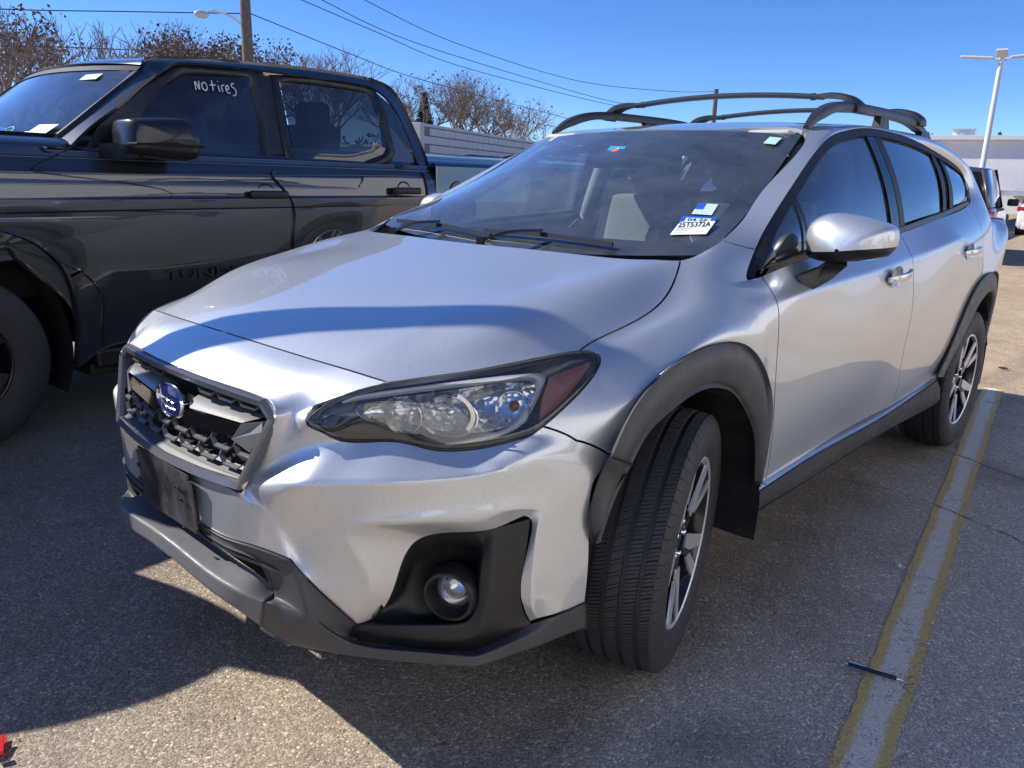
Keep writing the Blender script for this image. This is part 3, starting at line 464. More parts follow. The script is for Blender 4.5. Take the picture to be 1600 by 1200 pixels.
SKV={'p0':(0.0000,-0.9260,0.4950),'p05':(0.1400,-0.9240,0.4950),'p1':(0.1521,-0.9190,0.4848),'p2':(0.2424,-0.9145,0.4848),'p3':(0.3247,-0.9025,0.4919),'p4':(0.4094,-0.8706,0.4833),'p5':(0.4346,-0.8550,0.4647),'p6':(0.4697,-0.8299,0.4164),'p7':(0.5169,-0.7649,0.3247),'ot0':(0.0000,-0.9240,0.4780),'ot05':(0.1000,-0.9220,0.4780),'ot1':(0.1466,-0.9191,0.4685),'ot2':(0.2401,-0.9147,0.4654),'ot3':(0.3135,-0.9025,0.4665),'ot4':(0.3479,-0.8878,0.4542),'ot5':(0.3604,-0.8760,0.4148),'ot6':(0.3792,-0.8708,0.3755),'ib0':(0.0000,-0.8880,0.4160),'ib05':(0.0280,-0.8877,0.4143),'ib1':(0.0561,-0.8859,0.4126),'ib2':(0.2282,-0.8836,0.4056),'ib3':(0.3158,-0.8761,0.3987),'ib4':(0.3534,-0.8635,0.3728),'c0':(0.0000,-0.9530,0.4160),'c05':(0.0355,-0.9526,0.4139),'c1':(0.0711,-0.9506,0.4118),'c2':(0.2194,-0.9464,0.4002),'c3':(0.3300,-0.9300,0.3899),'c4':(0.3802,-0.9035,0.3755),'c5':(0.4095,-0.8829,0.3718),'b0':(0.0000,-0.9550,0.3740),'b05':(0.0340,-0.9546,0.3728),'b1':(0.0680,-0.9526,0.3716),'b2':(0.2099,-0.9452,0.3544),'b3':(0.2983,-0.9258,0.3342),'b4':(0.3500,-0.8955,0.2994),'b5':(0.4158,-0.8687,0.2747),'w0':(0.0000,-0.8980,0.3300),'w05':(0.0550,-0.8973,0.3290),'w1':(0.1100,-0.8950,0.3280),'w2':(0.2700,-0.8800,0.3150),'w3':(0.3400,-0.8600,0.3050),'w4':(0.3800,-0.8400,0.2950),'w5':(0.4300,-0.8000,0.2750),'j1':(0.4200,-0.8664,0.4544),'j2':(0.4735,-0.8506,0.3613),'j3':(0.4468,-0.8698,0.3225),'t1':(0.5083,-0.7652,0.2798),'t2':(0.6085,-0.6910,0.2734),'t3':(0.7025,-0.5918,0.2652),'t4':(0.7878,-0.5005,0.3234),'t5':(0.8272,-0.4423,0.3488),'t6':(0.8456,-0.3820,0.3568),'m1':(0.5285,-0.7812,0.2872),'m2':(0.6332,-0.7114,0.2854),'m3':(0.7341,-0.6112,0.2738),'m4':(0.7986,-0.5119,0.3114),'m5':(0.8274,-0.4416,0.3343),'m6':(0.8462,-0.3795,0.3448),'x1':(0.4760,-0.8151,0.2591),'x2':(0.5370,-0.7748,0.2567),'x3':(0.6397,-0.6993,0.2545),'x4':(0.7309,-0.6055,0.2458),'x5':(0.7960,-0.5072,0.2731),'x6':(0.8239,-0.4337,0.2827),'x7':(0.8427,-0.3701,0.2871),'y1':(0.4700,-0.7400,0.2500),'y3':(0.6000,-0.6400,0.2500),'y4':(0.6800,-0.5600,0.2500),'y5':(0.7200,-0.5000,0.2600),'y6':(0.7600,-0.4200,0.2800),'y7':(0.7900,-0.3700,0.3000)}
SKF={'bumper_skirt':'p0 p05 ot05 ot0;p05 p1 ot1 ot05;p1 p2 ot2 ot1;p2 p3 ot3 ot2;p3 p4 ot4 ot3;p4 p5 j1 ot4;ot4 j1 ot5;p5 p6 j2 j1;ot5 j1 j2 ot6;ot6 j2 c5;p6 p7 t1 j2;t1 m1 j2;j2 m1 x1 j3;c5 j2 j3;m1 m2 x3 x2;m1 x2 x1;m2 m3 x4 x3;m3 m4 x5 x4;m4 m5 x6 x5;m5 m6 x7 x6;t1 t2 m2 m1;t2 t3 m3 m2;t3 t4 m4 m3;t4 t5 m5 m4;t5 t6 m6 m5;ib4 ot6 c5 c4;ot6 ib4 ot5;c4 c5 j3 b4;b4 j3 b5;j3 x1 b5;b5 x1 y1 w5;x1 x2 x3 y3;x1 y3 y1;x3 x4 y4 y3;x4 x5 y5 y4;x5 x6 y6 y5;x6 x7 y7 y6',
'bumper_lip':'ib0 ib05 c05 c0;ib05 ib1 c1 c05;ib1 ib2 c2 c1;ib2 ib3 c3 c2;ib3 ib4 c4 c3;c0 c05 b05 b0;c05 c1 b1 b05;c1 c2 b2 b1;c2 c3 b3 b2;c3 c4 b4 b3;b0 b05 w05 w0;b05 b1 w1 w05;b1 b2 w2 w1;b2 b3 w3 w2;b3 b4 w4 w3;b4 b5 w5 w4'}
SKC={0.8:'c0 c05 c1 c2 c3 c4 c5;j1 j2 j3 b5;b0 b05 b1 b2 b3 b4 b5 x1 x2 x3 x4 x5 x6 x7;m1 m2 m3 m4 m5 m6;j2 m1',0.5:'x4 m3 t3'}
FPV={'f1':(0.5476,-0.7294,0.3417),'f2':(0.5842,-0.7083,0.4209),'f3':(0.6229,-0.6836,0.5281),'f4':(0.7004,-0.6195,0.5556),'f5':(0.7538,-0.5606,0.5691),'f6':(0.7851,-0.5083,0.5802),'f7':(0.7795,-0.5157,0.4862),'f8':(0.7759,-0.5221,0.4023),'f9':(0.7862,-0.4991,0.3316),'p7':(0.5169,-0.7649,0.3247),'t1':(0.5083,-0.7652,0.2798),'t2':(0.6085,-0.6910,0.2734),'t3':(0.7025,-0.5918,0.2652),'t4':(0.7878,-0.5005,0.3234),'n1':(0.7227,-0.5815,0.5419),'n2':(0.7229,-0.5896,0.4829),'n3':(0.7187,-0.5952,0.4081),'n4':(0.7117,-0.6045,0.3600),'n5':(0.6936,-0.6286,0.3424),'n6':(0.6165,-0.6971,0.3349),'n7':(0.5147,-0.7566,0.3217),'l1':(0.5565,-0.6725,0.3719),'l2':(0.5856,-0.6433,0.4687),'l3':(0.6609,-0.5558,0.4838),'l4':(0.6462,-0.5422,0.4202),'l5':(0.6488,-0.5554,0.3548),'l6':(0.6296,-0.5977,0.3274),'l7':(0.5780,-0.6651,0.3353),'c':(0.6016,-0.5920,0.3868),'b1':(0.7047,-0.6139,0.3019),'b2':(0.6163,-0.6972,0.3005),'b3':(0.5167,-0.7589,0.2967),'q1':(0.7486,-0.5737,0.5485),'q2':(0.7474,-0.5835,0.4752),'q3':(0.7434,-0.5889,0.4007),'q4':(0.7343,-0.5977,0.3470)}
FPF={'fog_lamp_surround':'f1 f2 l1 n7;f2 f3 l2 l1;f3 f4 l3 l2;f4 n1 n2 l3;l3 n2 n3 l4;l4 n3 n4 l5;l5 n4 n5 l6;l6 n5 n6 l7;l7 n6 n7 l1;l1 l2 c l7;l2 l3 l4 c;c l4 l5 l6;c l6 l7;f4 f5 q1 n1;f5 f6 f7 q1;q1 f7 q2;q2 f7 f8 q3;q3 f8 f9 q4;n1 q1 q2 n2;n2 q2 q3 n3;n3 q3 q4 n4;n4 q4 b1 n5;n5 b1 b2 n6;n6 b2 b3 n7;q4 f9 t4 b1;b1 t4 t3;b1 t3 t2 b2;b2 t2 t1 b3;n7 b3 t1 f1;f1 t1 p7'}
FPC={0.7:'n1 n2 n3 n4 n5 n6 n7;q1 q2 q3 q4 b1 b2 b3;f4 n1',0.5:'l1 l2 l3 l4 l5 l6 l7'}
FAV={'o0':(0.8545,-0.3647,0.5028),'m0':(0.8744,-0.3739,0.5115),'n0':(0.8720,-0.3851,0.5222),'r0':(0.8600,-0.3764,0.5147),'o1':(0.8482,-0.3873,0.5658),'m1':(0.8709,-0.3741,0.5706),'n1':(0.8720,-0.3581,0.5765),'r1':(0.8600,-0.3499,0.5679),'o2':(0.8526,-0.3713,0.6514),'m2':(0.8734,-0.3489,0.6431),'n2':(0.8720,-0.3215,0.6330),'r2':(0.8600,-0.3141,0.6233),'o3':(0.8840,-0.3791,0.7143),'m3':(0.8987,-0.3490,0.7009),'n3':(0.8900,-0.3122,0.6845),'r3':(0.8780,-0.3050,0.6738),'o4':(0.8840,-0.3118,0.7968),'m4':(0.8987,-0.2857,0.7743),'n4':(0.8900,-0.2537,0.7468),'r4':(0.8780,-0.2476,0.7349),'o5':(0.8840,-0.1938,0.8628),'m5':(0.8987,-0.1822,0.8266),'n5':(0.8900,-0.1679,0.7823),'r5':(0.8780,-0.1636,0.7697),'o6':(0.8840,-0.0147,0.8940),'m6':(0.8987,-0.0261,0.8565),'n6':(0.8900,-0.0401,0.8105),'r6':(0.8780,-0.0383,0.7973),'o7':(0.8840,0.1768,0.8706),'m7':(0.8987,0.1330,0.8392),'n7':(0.8900,0.0795,0.8009),'r7':(0.8780,0.0789,0.7879),'o8':(0.8840,0.3161,0.7734),'m8':(0.8987,0.2562,0.7662),'n8':(0.8900,0.1830,0.7575),'r8':(0.8780,0.1804,0.7453),'o9':(0.8840,0.3795,0.6611),'m9':(0.8987,0.3322,0.6672),'n9':(0.8900,0.2744,0.6747),'r9':(0.8780,0.2699,0.6642),'o10':(0.8840,0.3815,0.5563),'m10':(0.8987,0.3586,0.5684),'n10':(0.8900,0.3307,0.5832),'r10':(0.8780,0.3250,0.5745),'o11':(0.8840,0.3694,0.4409),'m11':(0.8987,0.3642,0.4467),'n11':(0.8900,0.3579,0.4538),'r11':(0.8780,0.3518,0.4477)}
FAF={'arch_cladding':'o3 o4 m4 m3;m3 m4 n4 n3;n3 n4 r4 r3;o4 o5 m5 m4;m4 m5 n5 n4;n4 n5 r5 r4;o5 o6 m6 m5;m5 m6 n6 n5;n5 n6 r6 r5;o6 o7 m7 m6;m6 m7 n7 n6;n6 n7 r7 r6;o7 o8 m8 m7;m7 m8 n8 n7;n7 n8 r8 r7;o8 o9 m9 m8;m8 m9 n9 n8;n8 n9 r9 r8;o9 o10 m10 m9;m9 m10 n10 n9;n9 n10 r10 r9;o10 o11 m11 m10;m10 m11 n11 n10;n10 n11 r11 r10',
'bumper_cladding':'o0 o1 m1 m0;m0 m1 n1 n0;n0 n1 r1 r0;o1 o2 m2 m1;m1 m2 n2 n1;n1 n2 r2 r1;o2 o3 m3 m2;m2 m3 n3 n2;n2 n3 r3 r2'}
FAC={0.3:'n0 n1 n2 n3 n4 n5 n6 n7 n8 n9 n10 n11;o0 o1 o2 o3 o4 o5 o6 o7 o8 o9 o10 o11;o3 m3 n3 r3'}
RAV={'o0':(0.8880,2.0633,0.4683),'n0':(0.8930,2.1802,0.4554),'o1':(0.8880,2.1995,0.5731),'n1':(0.8930,2.2382,0.5118),'o2':(0.8880,2.3471,0.7232),'n2':(0.8930,2.3499,0.5707),'o3':(0.8880,2.4635,0.8162),'n3':(0.8930,2.4804,0.6607),'o4':(0.8880,2.6030,0.8699),'n4':(0.8930,2.5692,0.7187),'o5':(0.8880,2.7807,0.8857),'n5':(0.8930,2.6702,0.7648),'o6':(0.8820,2.9300,0.8400),'n6':(0.8850,2.8800,0.7750),'o7':(0.8680,3.0300,0.6900),'n7':(0.8720,2.9800,0.6400),'o8':(0.8550,3.0500,0.5000),'n8':(0.8600,2.9900,0.4700),'m0':(0.9023,2.1159,0.4625),'r0':(0.8430,2.1802,0.4554),'m1':(0.9023,2.2169,0.5455),'r1':(0.8430,2.2382,0.5118),'m2':(0.9023,2.3484,0.6546),'r2':(0.8430,2.3499,0.5707),'m3':(0.9023,2.4711,0.7463),'r3':(0.8430,2.4804,0.6607),'m4':(0.9023,2.5878,0.8018),'r4':(0.8430,2.5692,0.7187),'m5':(0.9023,2.7310,0.8313),'r5':(0.8430,2.6702,0.7648),'m6':(0.8954,2.9075,0.8108),'r6':(0.8350,2.8800,0.7750),'m7':(0.8818,3.0075,0.6675),'r7':(0.8220,2.9800,0.6400),'m8':(0.8693,3.0230,0.4865),'r8':(0.8100,2.9900,0.4700)}
RAF={'arch_cladding':'o0 o1 m1 m0;m0 m1 n1 n0;n0 n1 r1 r0;o1 o2 m2 m1;m1 m2 n2 n1;n1 n2 r2 r1;o2 o3 m3 m2;m2 m3 n3 n2;n2 n3 r3 r2;o3 o4 m4 m3;m3 m4 n4 n3;n3 n4 r4 r3;o4 o5 m5 m4;m4 m5 n5 n4;n4 n5 r5 r4;o5 o6 m6 m5;m5 m6 n6 n5;n5 n6 r6 r5;o6 o7 m7 m6;m6 m7 n7 n6;n6 n7 r7 r6;o7 o8 m8 m7;m7 m8 n8 n7;n7 n8 r8 r7'}
RAC={0.3:'n0 n1 n2 n3 n4 n5 n6 n7 n8'}
SILL_T=[(0.868,0.409,0.431),(0.868,0.830,0.437),(0.868,1.413,0.428),(0.868,1.909,0.443),(0.868,2.155,0.455)]
SILL_M=[(0.880,0.388,0.413),(0.880,0.804,0.425),(0.880,1.381,0.417),(0.880,1.899,0.432),(0.880,2.137,0.442)]
SILL_L=[(0.865,0.416,0.339),(0.865,0.869,0.333),(0.865,1.462,0.334),(0.865,2.231,0.307),(0.865,2.309,0.332)]
WING_TOP=[(0.0624,-0.8612,0.7635),(0.3270,-0.8478,0.7665),(0.2893,-0.8822,0.7522),(0.0926,-0.9013,0.7442),(0.0552,-0.8835,0.7476)]
WING_BLK=[(0.0921,-0.9026,0.7428),(0.2911,-0.8832,0.7514),(0.2591,-0.8903,0.7179),(0.0814,-0.9096,0.7053)]
WING_CAP=[(0.2915,-0.8835,0.7501),(0.3336,-0.8551,0.7583),(0.3144,-0.8764,0.6929),(0.2596,-0.8894,0.7135)]
PLATE=[(-0.1370,-0.9370,0.6038),(0.1601,-0.9440,0.6082),(0.1575,-0.9320,0.4671),(-0.1530,-0.9260,0.4415)]
EMB=[(-0.0018,-0.8970,0.7440)]
HL_STRIP_O=[(0.4832,-0.7591,0.8186),(0.4993,-0.7308,0.8289),(0.5342,-0.6922,0.8386),(0.5873,-0.6345,0.8501),(0.6361,-0.5723,0.8599),(0.6798,-0.5034,0.8664),(0.7083,-0.4345,0.8667),(0.7204,-0.4086,0.8626),(0.7252,-0.4072,0.8519),(0.7264,-0.4219,0.8278),(0.7262,-0.4468,0.7927),(0.7240,-0.4716,0.7688),(0.7168,-0.4991,0.7547),(0.6996,-0.5390,0.7439),(0.6718,-0.5861,0.7381),(0.6479,-0.6232,0.7365)]
HL_STRIP_I=[(0.4816,-0.7503,0.8124),(0.4953,-0.7250,0.8174),(0.5283,-0.6878,0.8243),(0.5820,-0.6300,0.8359),(0.6311,-0.5674,0.8443),(0.6750,-0.4978,0.8506),(0.6999,-0.4406,0.8498),(0.7040,-0.4286,0.8443),(0.7069,-0.4294,0.8365),(0.7107,-0.4430,0.8198),(0.7119,-0.4637,0.7957),(0.7115,-0.4844,0.7743),(0.7047,-0.5062,0.7604),(0.6910,-0.5399,0.7504),(0.6651,-0.5835,0.7427),(0.6420,-0.6178,0.7364)]
HL_B1=[(0.6277,-0.6035,0.7952)]
HL_B2=[(0.5725,-0.6635,0.7921)]
HL_B3=[(0.7026,-0.4898,0.8017)]
HL_B0=[(0.5240,-0.7098,0.7973)]
HL_AMB=[(0.7326,-0.3949,0.8556),(0.7622,-0.2931,0.8792),(0.7668,-0.2986,0.8722),(0.7656,-0.3546,0.8265),(0.7593,-0.4094,0.7854),(0.7518,-0.4461,0.7728),(0.7383,-0.4243,0.8122)]
FOG=[(0.6503,-0.6116,0.3987)]
MIRROR_T=[(1.0000,0.8312,1.1267)]
STK_T=[(-0.0146,0.7578,1.3497),(0.0564,0.7548,1.3476),(0.0430,0.8146,1.3791),(-0.0299,0.8194,1.3817)]
STK_GREEN=[(0.5048,0.9569,1.4070),(0.5456,0.9637,1.4029),(0.5357,1.0129,1.4304),(0.5021,1.0052,1.4325)]
STK_LIST=[(0.5394,0.4663,1.1451),(0.5918,0.4877,1.1458),(0.5684,0.5536,1.1850),(0.5215,0.5322,1.1830)]
STK_DATE=[(0.5349,0.4090,1.1163),(0.6252,0.4446,1.1158),(0.6112,0.4843,1.1396),(0.5243,0.4450,1.1371)]
STK_NUM=[(0.5539,0.3416,1.0777),(0.6457,0.3782,1.0762),(0.6299,0.4438,1.1143),(0.5402,0.4077,1.1149)]
DOOR_H1=[(0.8950,1.2104,0.9795),(0.8950,1.4132,0.9907),(0.8950,1.4520,0.9578),(0.8950,1.2298,0.9515)]
DOOR_H2=[(0.8930,2.1737,1.0165),(0.8930,2.4036,1.0313),(0.8930,2.4371,1.0010),(0.8930,2.2127,0.9897)]
MIR_OUT=[(0.8817,0.5500,1.1759),(0.9230,0.5500,1.2006),(0.9924,0.5500,1.1956),(1.0521,0.5500,1.1822),(1.0835,0.5500,1.1659),(1.0875,0.5500,1.1380),(1.0803,0.5500,1.0991),(1.0267,0.5500,1.0705),(0.9417,0.5500,1.0608),(0.8730,0.5500,1.0598),(0.8618,0.5500,1.1038),(0.8621,0.5500,1.1448)]
MIRC=[(0.8117,0.6900,1.0805),(0.8001,0.6900,1.1252),(0.8158,0.6900,1.1694),(0.8694,0.6900,1.1953),(0.9431,0.6900,1.1909),(0.9979,0.6900,1.1779),(1.0362,0.6900,1.1625),(1.0453,0.6900,1.1350),(1.0441,0.6900,1.1084)]
MIRB=[(0.8064,0.6900,1.0762),(0.8149,0.6900,1.0559),(0.8707,0.6900,1.0439),(0.9708,0.6900,1.0570),(1.0263,0.6900,1.0766),(1.0446,0.6900,1.1049)]
MIRF=[(0.8600,0.5060,1.0397),(0.8600,0.6677,0.9740),(0.8600,0.7488,1.0374),(0.8600,0.6084,1.0589)]
SIDEWIN1=[(0.7900,0.4409,1.0317),(0.7900,0.5292,1.0387),(0.7850,0.7390,1.0662),(0.7800,1.1278,1.0875),(0.7750,1.4975,1.1107),(0.7000,1.6066,1.2542),(0.6350,1.6000,1.4563),(0.6300,1.4014,1.4526),(0.6400,1.2314,1.4258),(0.6750,0.9867,1.3464),(0.7100,0.8018,1.2693),(0.7450,0.6085,1.1577)]
WIPE1=[(-0.6277,0.3487,1.0655),(-0.2662,0.2147,1.0545),(0.0150,0.1953,1.0571)]
WIPE2=[(-0.0395,0.2513,1.0863),(0.1756,0.2445,1.0773),(0.3988,0.2458,1.0546)]
TRV={'f00':(1.000,-1.020,1.200),'f01':(1.000,-1.020,0.950),'f02':(0.980,-0.800,0.620),'ff0':(0.950,-1.050,1.300),'a0':(0.990,-0.700,0.400),'a1':(1.000,-0.620,0.800),'a2':(1.000,-0.360,0.985),'a3':(1.000,-0.080,1.020),'a4':(1.000,0.124,0.960),'a5':(1.000,0.226,0.887),'a6':(1.000,0.302,0.771),'a7':(0.995,0.325,0.555),'a8':(0.985,0.299,0.331),'fs0':(1.000,-0.060,1.230),'fs1':(0.000,269.000,1.000),'fs2':(1.000,0.235,1.231),'fm0':(1.020,-0.038,1.096),'fm1':(1.020,0.107,1.089),'fm2':(1.015,0.261,1.050),'fb0':(0.965,-0.038,1.313),'fb1':(0.000,234.000,0.965),'fb2':(0.960,0.263,1.334),'g0':(0.950,0.410,1.340),'g1':(1.000,0.382,1.234),'g2':(1.005,0.384,1.062),'g3':(1.000,0.400,0.824),'g4':(0.990,0.422,0.542),'g5':(0.975,0.443,0.393),'hd0':(0.800,-1.050,1.400),'hd1':(0.000,228.000,0.800),'hd2':(0.800,0.368,1.352),'hc0':(0.000,-1.050,1.420),'hc1':(0.000,-0.200,1.450),'hc2':(0.000,0.120,1.460),'d10':(0.950,0.828,1.268),'d11':(0.998,0.799,1.234),'d12':(1.010,0.776,1.056),'d13':(1.005,0.755,0.801),'d14':(0.990,0.783,0.565),'d15':(0.975,0.824,0.421),'m0':(0.950,1.559,1.273),'m1':(0.998,1.527,1.245),'m2':(1.010,1.540,1.080),'m3':(1.005,1.564,0.889),'m4':(0.990,1.590,0.668),'m5':(0.975,1.616,0.509),'r10':(0.950,2.138,1.271),'r11':(0.998,2.096,1.255),'r12':(1.010,2.081,1.095),'r13':(1.005,2.091,0.936),'r14':(0.990,2.114,0.751),'r15':(0.975,2.129,0.624),'c0':(0.940,2.696,1.291),'c1':(0.998,2.680,1.258),'c2':(1.010,2.699,1.156),'c3':(1.005,2.710,1.004),'c4':(0.990,2.726,0.840),'c5':(0.975,2.741,0.735),'w0':(0.945,0.419,1.349),'w1':(0.915,0.548,1.454),'w2':(0.885,0.701,1.557),'w3':(0.850,0.846,1.670),'w4':(0.815,0.995,1.765),'w5':(0.800,1.142,1.799),'w6':(0.790,1.585,1.814),'w7':(0.790,1.987,1.816),'w8':(0.790,2.371,1.806),'w9':(0.820,2.557,1.702),'w10':(0.870,2.650,1.513),'w11':(0.920,2.685,1.367),'p0':(0.800,0.368,1.355),'p1':(0.800,0.481,1.443),'p2':(0.785,0.618,1.550),'p3':(0.765,0.764,1.660),'p4':(0.735,0.895,1.767),'p5':(0.730,1.026,1.820),'p6':(0.720,1.584,1.860),'p7':(0.720,2.046,1.876),'p8':(0.720,2.441,1.872),'p9':(0.730,2.609,1.840),'p10':(0.770,2.683,1.747),'p11':(0.830,2.739,1.590),'p12':(0.930,2.788,1.336),'rc4':(0.000,0.800,1.790),'rc5':(0.000,1.020,1.855),'rc6':(0.000,1.600,1.895),'rc7':(0.000,2.100,1.900),'rc8':(0.000,2.500,1.885)}
TRF={'fender':'ff0 fb0 fs0 f00;f00 fs0 fm0 f01;f01 fm0 a1;f01 a1 a0 f02;fm0 a3 a2 a1;fb0 fb1 fs1 fs0;fs0 fs1 fm1 fm0;fm0 fm1 a4 a3;fb1 fb2 fs2 fs1;fs1 fs2 fm2 fm1;fm1 fm2 a5 a4;fb2 g0 g1 fs2;fs2 g1 g2 fm2;fm2 g2 a6 a5;g2 g3 a7 a6;g3 g4 a8 a7;g4 g5 a8;ff0 hd0 hd1 fb0;hd1 fb1 fb0;hd1 hd2 fb2 fb1',
'hood':'hc0 hc1 hd1 hd0;hc1 hc2 hd2 hd1',
'front_door':'g0 d10 d11 g1;g1 d11 d12 g2;g2 d12 d13 g3;g3 d13 d14 g4;g4 d14 d15 g5;d10 m0 m1 d11;d11 m1 m2 d12;d12 m2 m3 d13;d13 m3 m4 d14;d14 m4 m5 d15',
'rear_door':'m0 r10 r11 m1;m1 r11 r12 m2;m2 r12 r13 m3;m3 r13 r14 m4;m4 r14 r15 m5;r10 c0 c1 r11;r11 c1 c2 r12;r12 c2 c3 r13;r13 c3 c4 r14;r14 c4 c5 r15',
'cab_frame':'p0 w0 w1 p1;p1 w1 w2 p2;p2 w2 w3 p3;p3 w3 w4 p4;p4 w4 w5 p5;p5 w5 w6 p6;p6 w6 w7 p7;p7 w7 w8 p8;p8 w8 w9 p9;p9 w9 p10;p10 w9 w10 p11;p11 w10 w11 p12;w11 c0 p12',
'roof':'rc4 p4 p5 rc5;rc5 p5 p6 rc6;rc6 p6 p7 rc7;rc7 p7 p8 rc8'}
TRC={0.8:'fs0 fs1 fs2 g1 d11 m1 r11 c1',0.5:'p4 p5 p6 p7 p8 p9'}
TR_WINF=[(0.930,0.652,1.287),(0.935,1.443,1.308),(0.860,1.484,1.537),(0.800,1.474,1.774),(0.800,1.090,1.742),(0.830,0.929,1.655),(0.880,0.696,1.506)]
TR_WINR=[(0.935,1.680,1.312),(0.935,2.132,1.318),(0.930,2.379,1.393),(0.925,2.413,1.435),(0.860,2.404,1.640),(0.800,2.383,1.775),(0.795,2.006,1.781),(0.790,1.700,1.775)]
TR_H1=[(1.020,1.271,1.138),(1.020,1.540,1.138)]
TR_H2=[(1.020,2.336,1.163),(1.020,2.626,1.164)]
TR_MIR=[(1.160,0.571,1.398),(1.160,0.583,1.461),(1.160,0.619,1.488),(1.160,0.850,1.505),(1.170,0.892,1.481),(1.180,0.921,1.417),(1.180,0.920,1.365),(1.180,0.888,1.310),(1.160,0.783,1.303),(1.160,0.582,1.328)]
TR_ARM=[(1.000,0.514,1.359),(1.000,0.605,1.378),(1.120,0.605,1.363),(1.120,0.601,1.320),(1.000,0.611,1.281),(1.000,0.529,1.308)]
TR_NOT=[(0.820,1.121,1.693),(0.820,1.384,1.720),(0.820,1.119,1.668)]
TR_NAME=[(1.010,0.788,0.743),(1.010,1.311,0.728),(1.010,0.786,0.723)]
TR_BADGE=[(0.960,2.459,1.344),(0.960,2.566,1.347)]
TR_STK=[(0.800,0.409,1.415)]
TR_BED=[(0.990,2.777,1.354),(0.990,3.299,1.352),(1.000,2.792,1.199)]
# ---------------------------------------------------------------- crossover body shell
def build_shell(CV, CF, CC, tags_center, level=4, fit=10):
    names = list(CV); tagl = list(CF)
    vs = []; idx = {}; 
    for n in names:
        idx[(n,0)] = len(vs); vs.append(CV[n])
    for n in names:
        x, y, z = CV[n]
        if abs(x) < 1e-5: idx[(n,1)] = idx[(n,0)]
        else: idx[(n,1)] = len(vs); vs.append((-x, y, z))
    fs = []; ft = []
    for ti, t in enumerate(tagl):
        for f in CF[t].split(';'):
            ns = f.split()
            fs.append([idx[(n,0)] for n in ns]); ft.append(ti*2)
            fs.append([idx[(n,1)] for n in ns][::-1]); ft.append(ti*2+(0 if t in tags_center else 1))
    bm = bmesh.new(); bv = [bm.verts.new(v) for v in vs]
    for f, t in zip(fs, ft):
        q = bm.faces.new([bv[i] for i in f]); q.material_index = t
    bmesh.ops.recalc_face_normals(bm, faces=bm.faces)
    bm.verts.index_update()
    # make sure normals point outward: the bonnet faces up
    if sum(f.normal.z for f in bm.faces if f.material_index == 0) < 0: bmesh.ops.reverse_faces(bm, faces=bm.faces)
    cl = bm.edges.layers.float.get('crease_edge') or bm.edges.layers.float.new('crease_edge')
    bm.edges.ensure_lookup_table()
    for w, chains in CC.items():
        for ch in chains.split(';'):
            ns = ch.split()
            for a, b in zip(ns, ns[1:]):
                for s in (0, 1):
                    e = bm.edges.get((bv[idx[(a,s)]], bv[idx[(b,s)]]))
                    if e: e[cl] = w
    me = bpy.data.meshes.new('shell'); bm.to_mesh(me); bm.free()
    for i in range(len(tagl)*2): me.materials.append(None)
    o = bpy.data.objects.new('shell', me); COL.objects.link(o)
    md = o.modifiers.new('s', 'SUBSURF'); md.levels = 1; md.render_levels = 1; md.boundary_smooth = 'PRESERVE_CORNERS'
    T = np.array(vs); N = len(vs); P = T.copy()
    for it in range(fit):
        dg = bpy.context.evaluated_depsgraph_get(); ev = o.evaluated_get(dg); em = ev.to_mesh()
        A = np.empty(len(em.vertices)*3); em.vertices.foreach_get('co', A); A = A.reshape(-1,3)[:N]; ev.to_mesh_clear()
        P += (T-A)*.9; me.vertices.foreach_set('co', P.ravel()); me.update()
    md.levels = level
    dg = bpy.context.evaluated_depsgraph_get(); ev = o.evaluated_get(dg); full = bpy.data.meshes.new_from_object(ev)
    bpy.data.objects.remove(o, do_unlink=True)
    return full, tagl
def extract(full, matidx, name, m, parent, gap=.0024, fold=.014, **k):
    bm = bmesh.new(); bm.from_mesh(full)
    nl = {v.index: v.normal.copy() for v in bm.verts}
    lay = bm.verts.layers.int.new('oi')
    for v in bm.verts: v[lay] = v.index
    bmesh.ops.delete(bm, geom=[f for f in bm.faces if f.material_index not in matidx], context='FACES')
    for f in bm.faces: f.material_index = 0
    be = [e for e in bm.edges if e.is_boundary]
    # inward direction in the surface for each border vertex
    acc = {}
    for e in be:
        f = e.link_faces[0]; c = f.calc_center_median(); mid = (e.verts[0].co+e.verts[1].co)/2
        t = (e.verts[1].co-e.verts[0].co).normalized(); w = c-mid; w = (w-t*w.dot(t)).normalized()
        for v in e.verts: acc.setdefault(v, Vector((0,0,0))); acc[v] += w
    for v, w in acc.items():
        if w.length > 1e-6 and abs(v.co.x) > 1e-5: v.co += w.normalized()*gap
    q = bmesh.ops.extrude_edge_only(bm, edges=be)
    ring = [g for g in q['geom'] if isinstance(g, bmesh.types.BMVert)]
    # soft lip: first small step, then the fold
    for v in ring: v.co -= nl[v[lay]]*fold
    lip = [e for e in bm.edges if any(v in acc for v in e.verts)]
    for e in be:
        if e.is_valid: e.smooth = False
    me = bpy.data.meshes.new(name); bm.to_mesh(me); bm.free(); me.materials.clear()
    return link_mesh(name, me, m, parent, True, **k)
CAR = empty('parked_car', (0,0,0), label='silver crossover with black roof rails parked nearest the camera, front wheels turned left', cat='car')
full, tagl = build_shell(CV, CF, CC, ('hood','front_bumper','roof','tailgate','rear_glass'))
for t in tagl:
    i = tagl.index(t)*2
    if t in ('hood','front_bumper','roof','tailgate','rear_glass'):
        extract(full, (i,), t, GLASS_D if t == 'rear_glass' else SILVER, CAR)
    else:
        extract(full, (i,), t, SILVER, CAR); extract(full, (i+1,), t, SILVER, CAR)
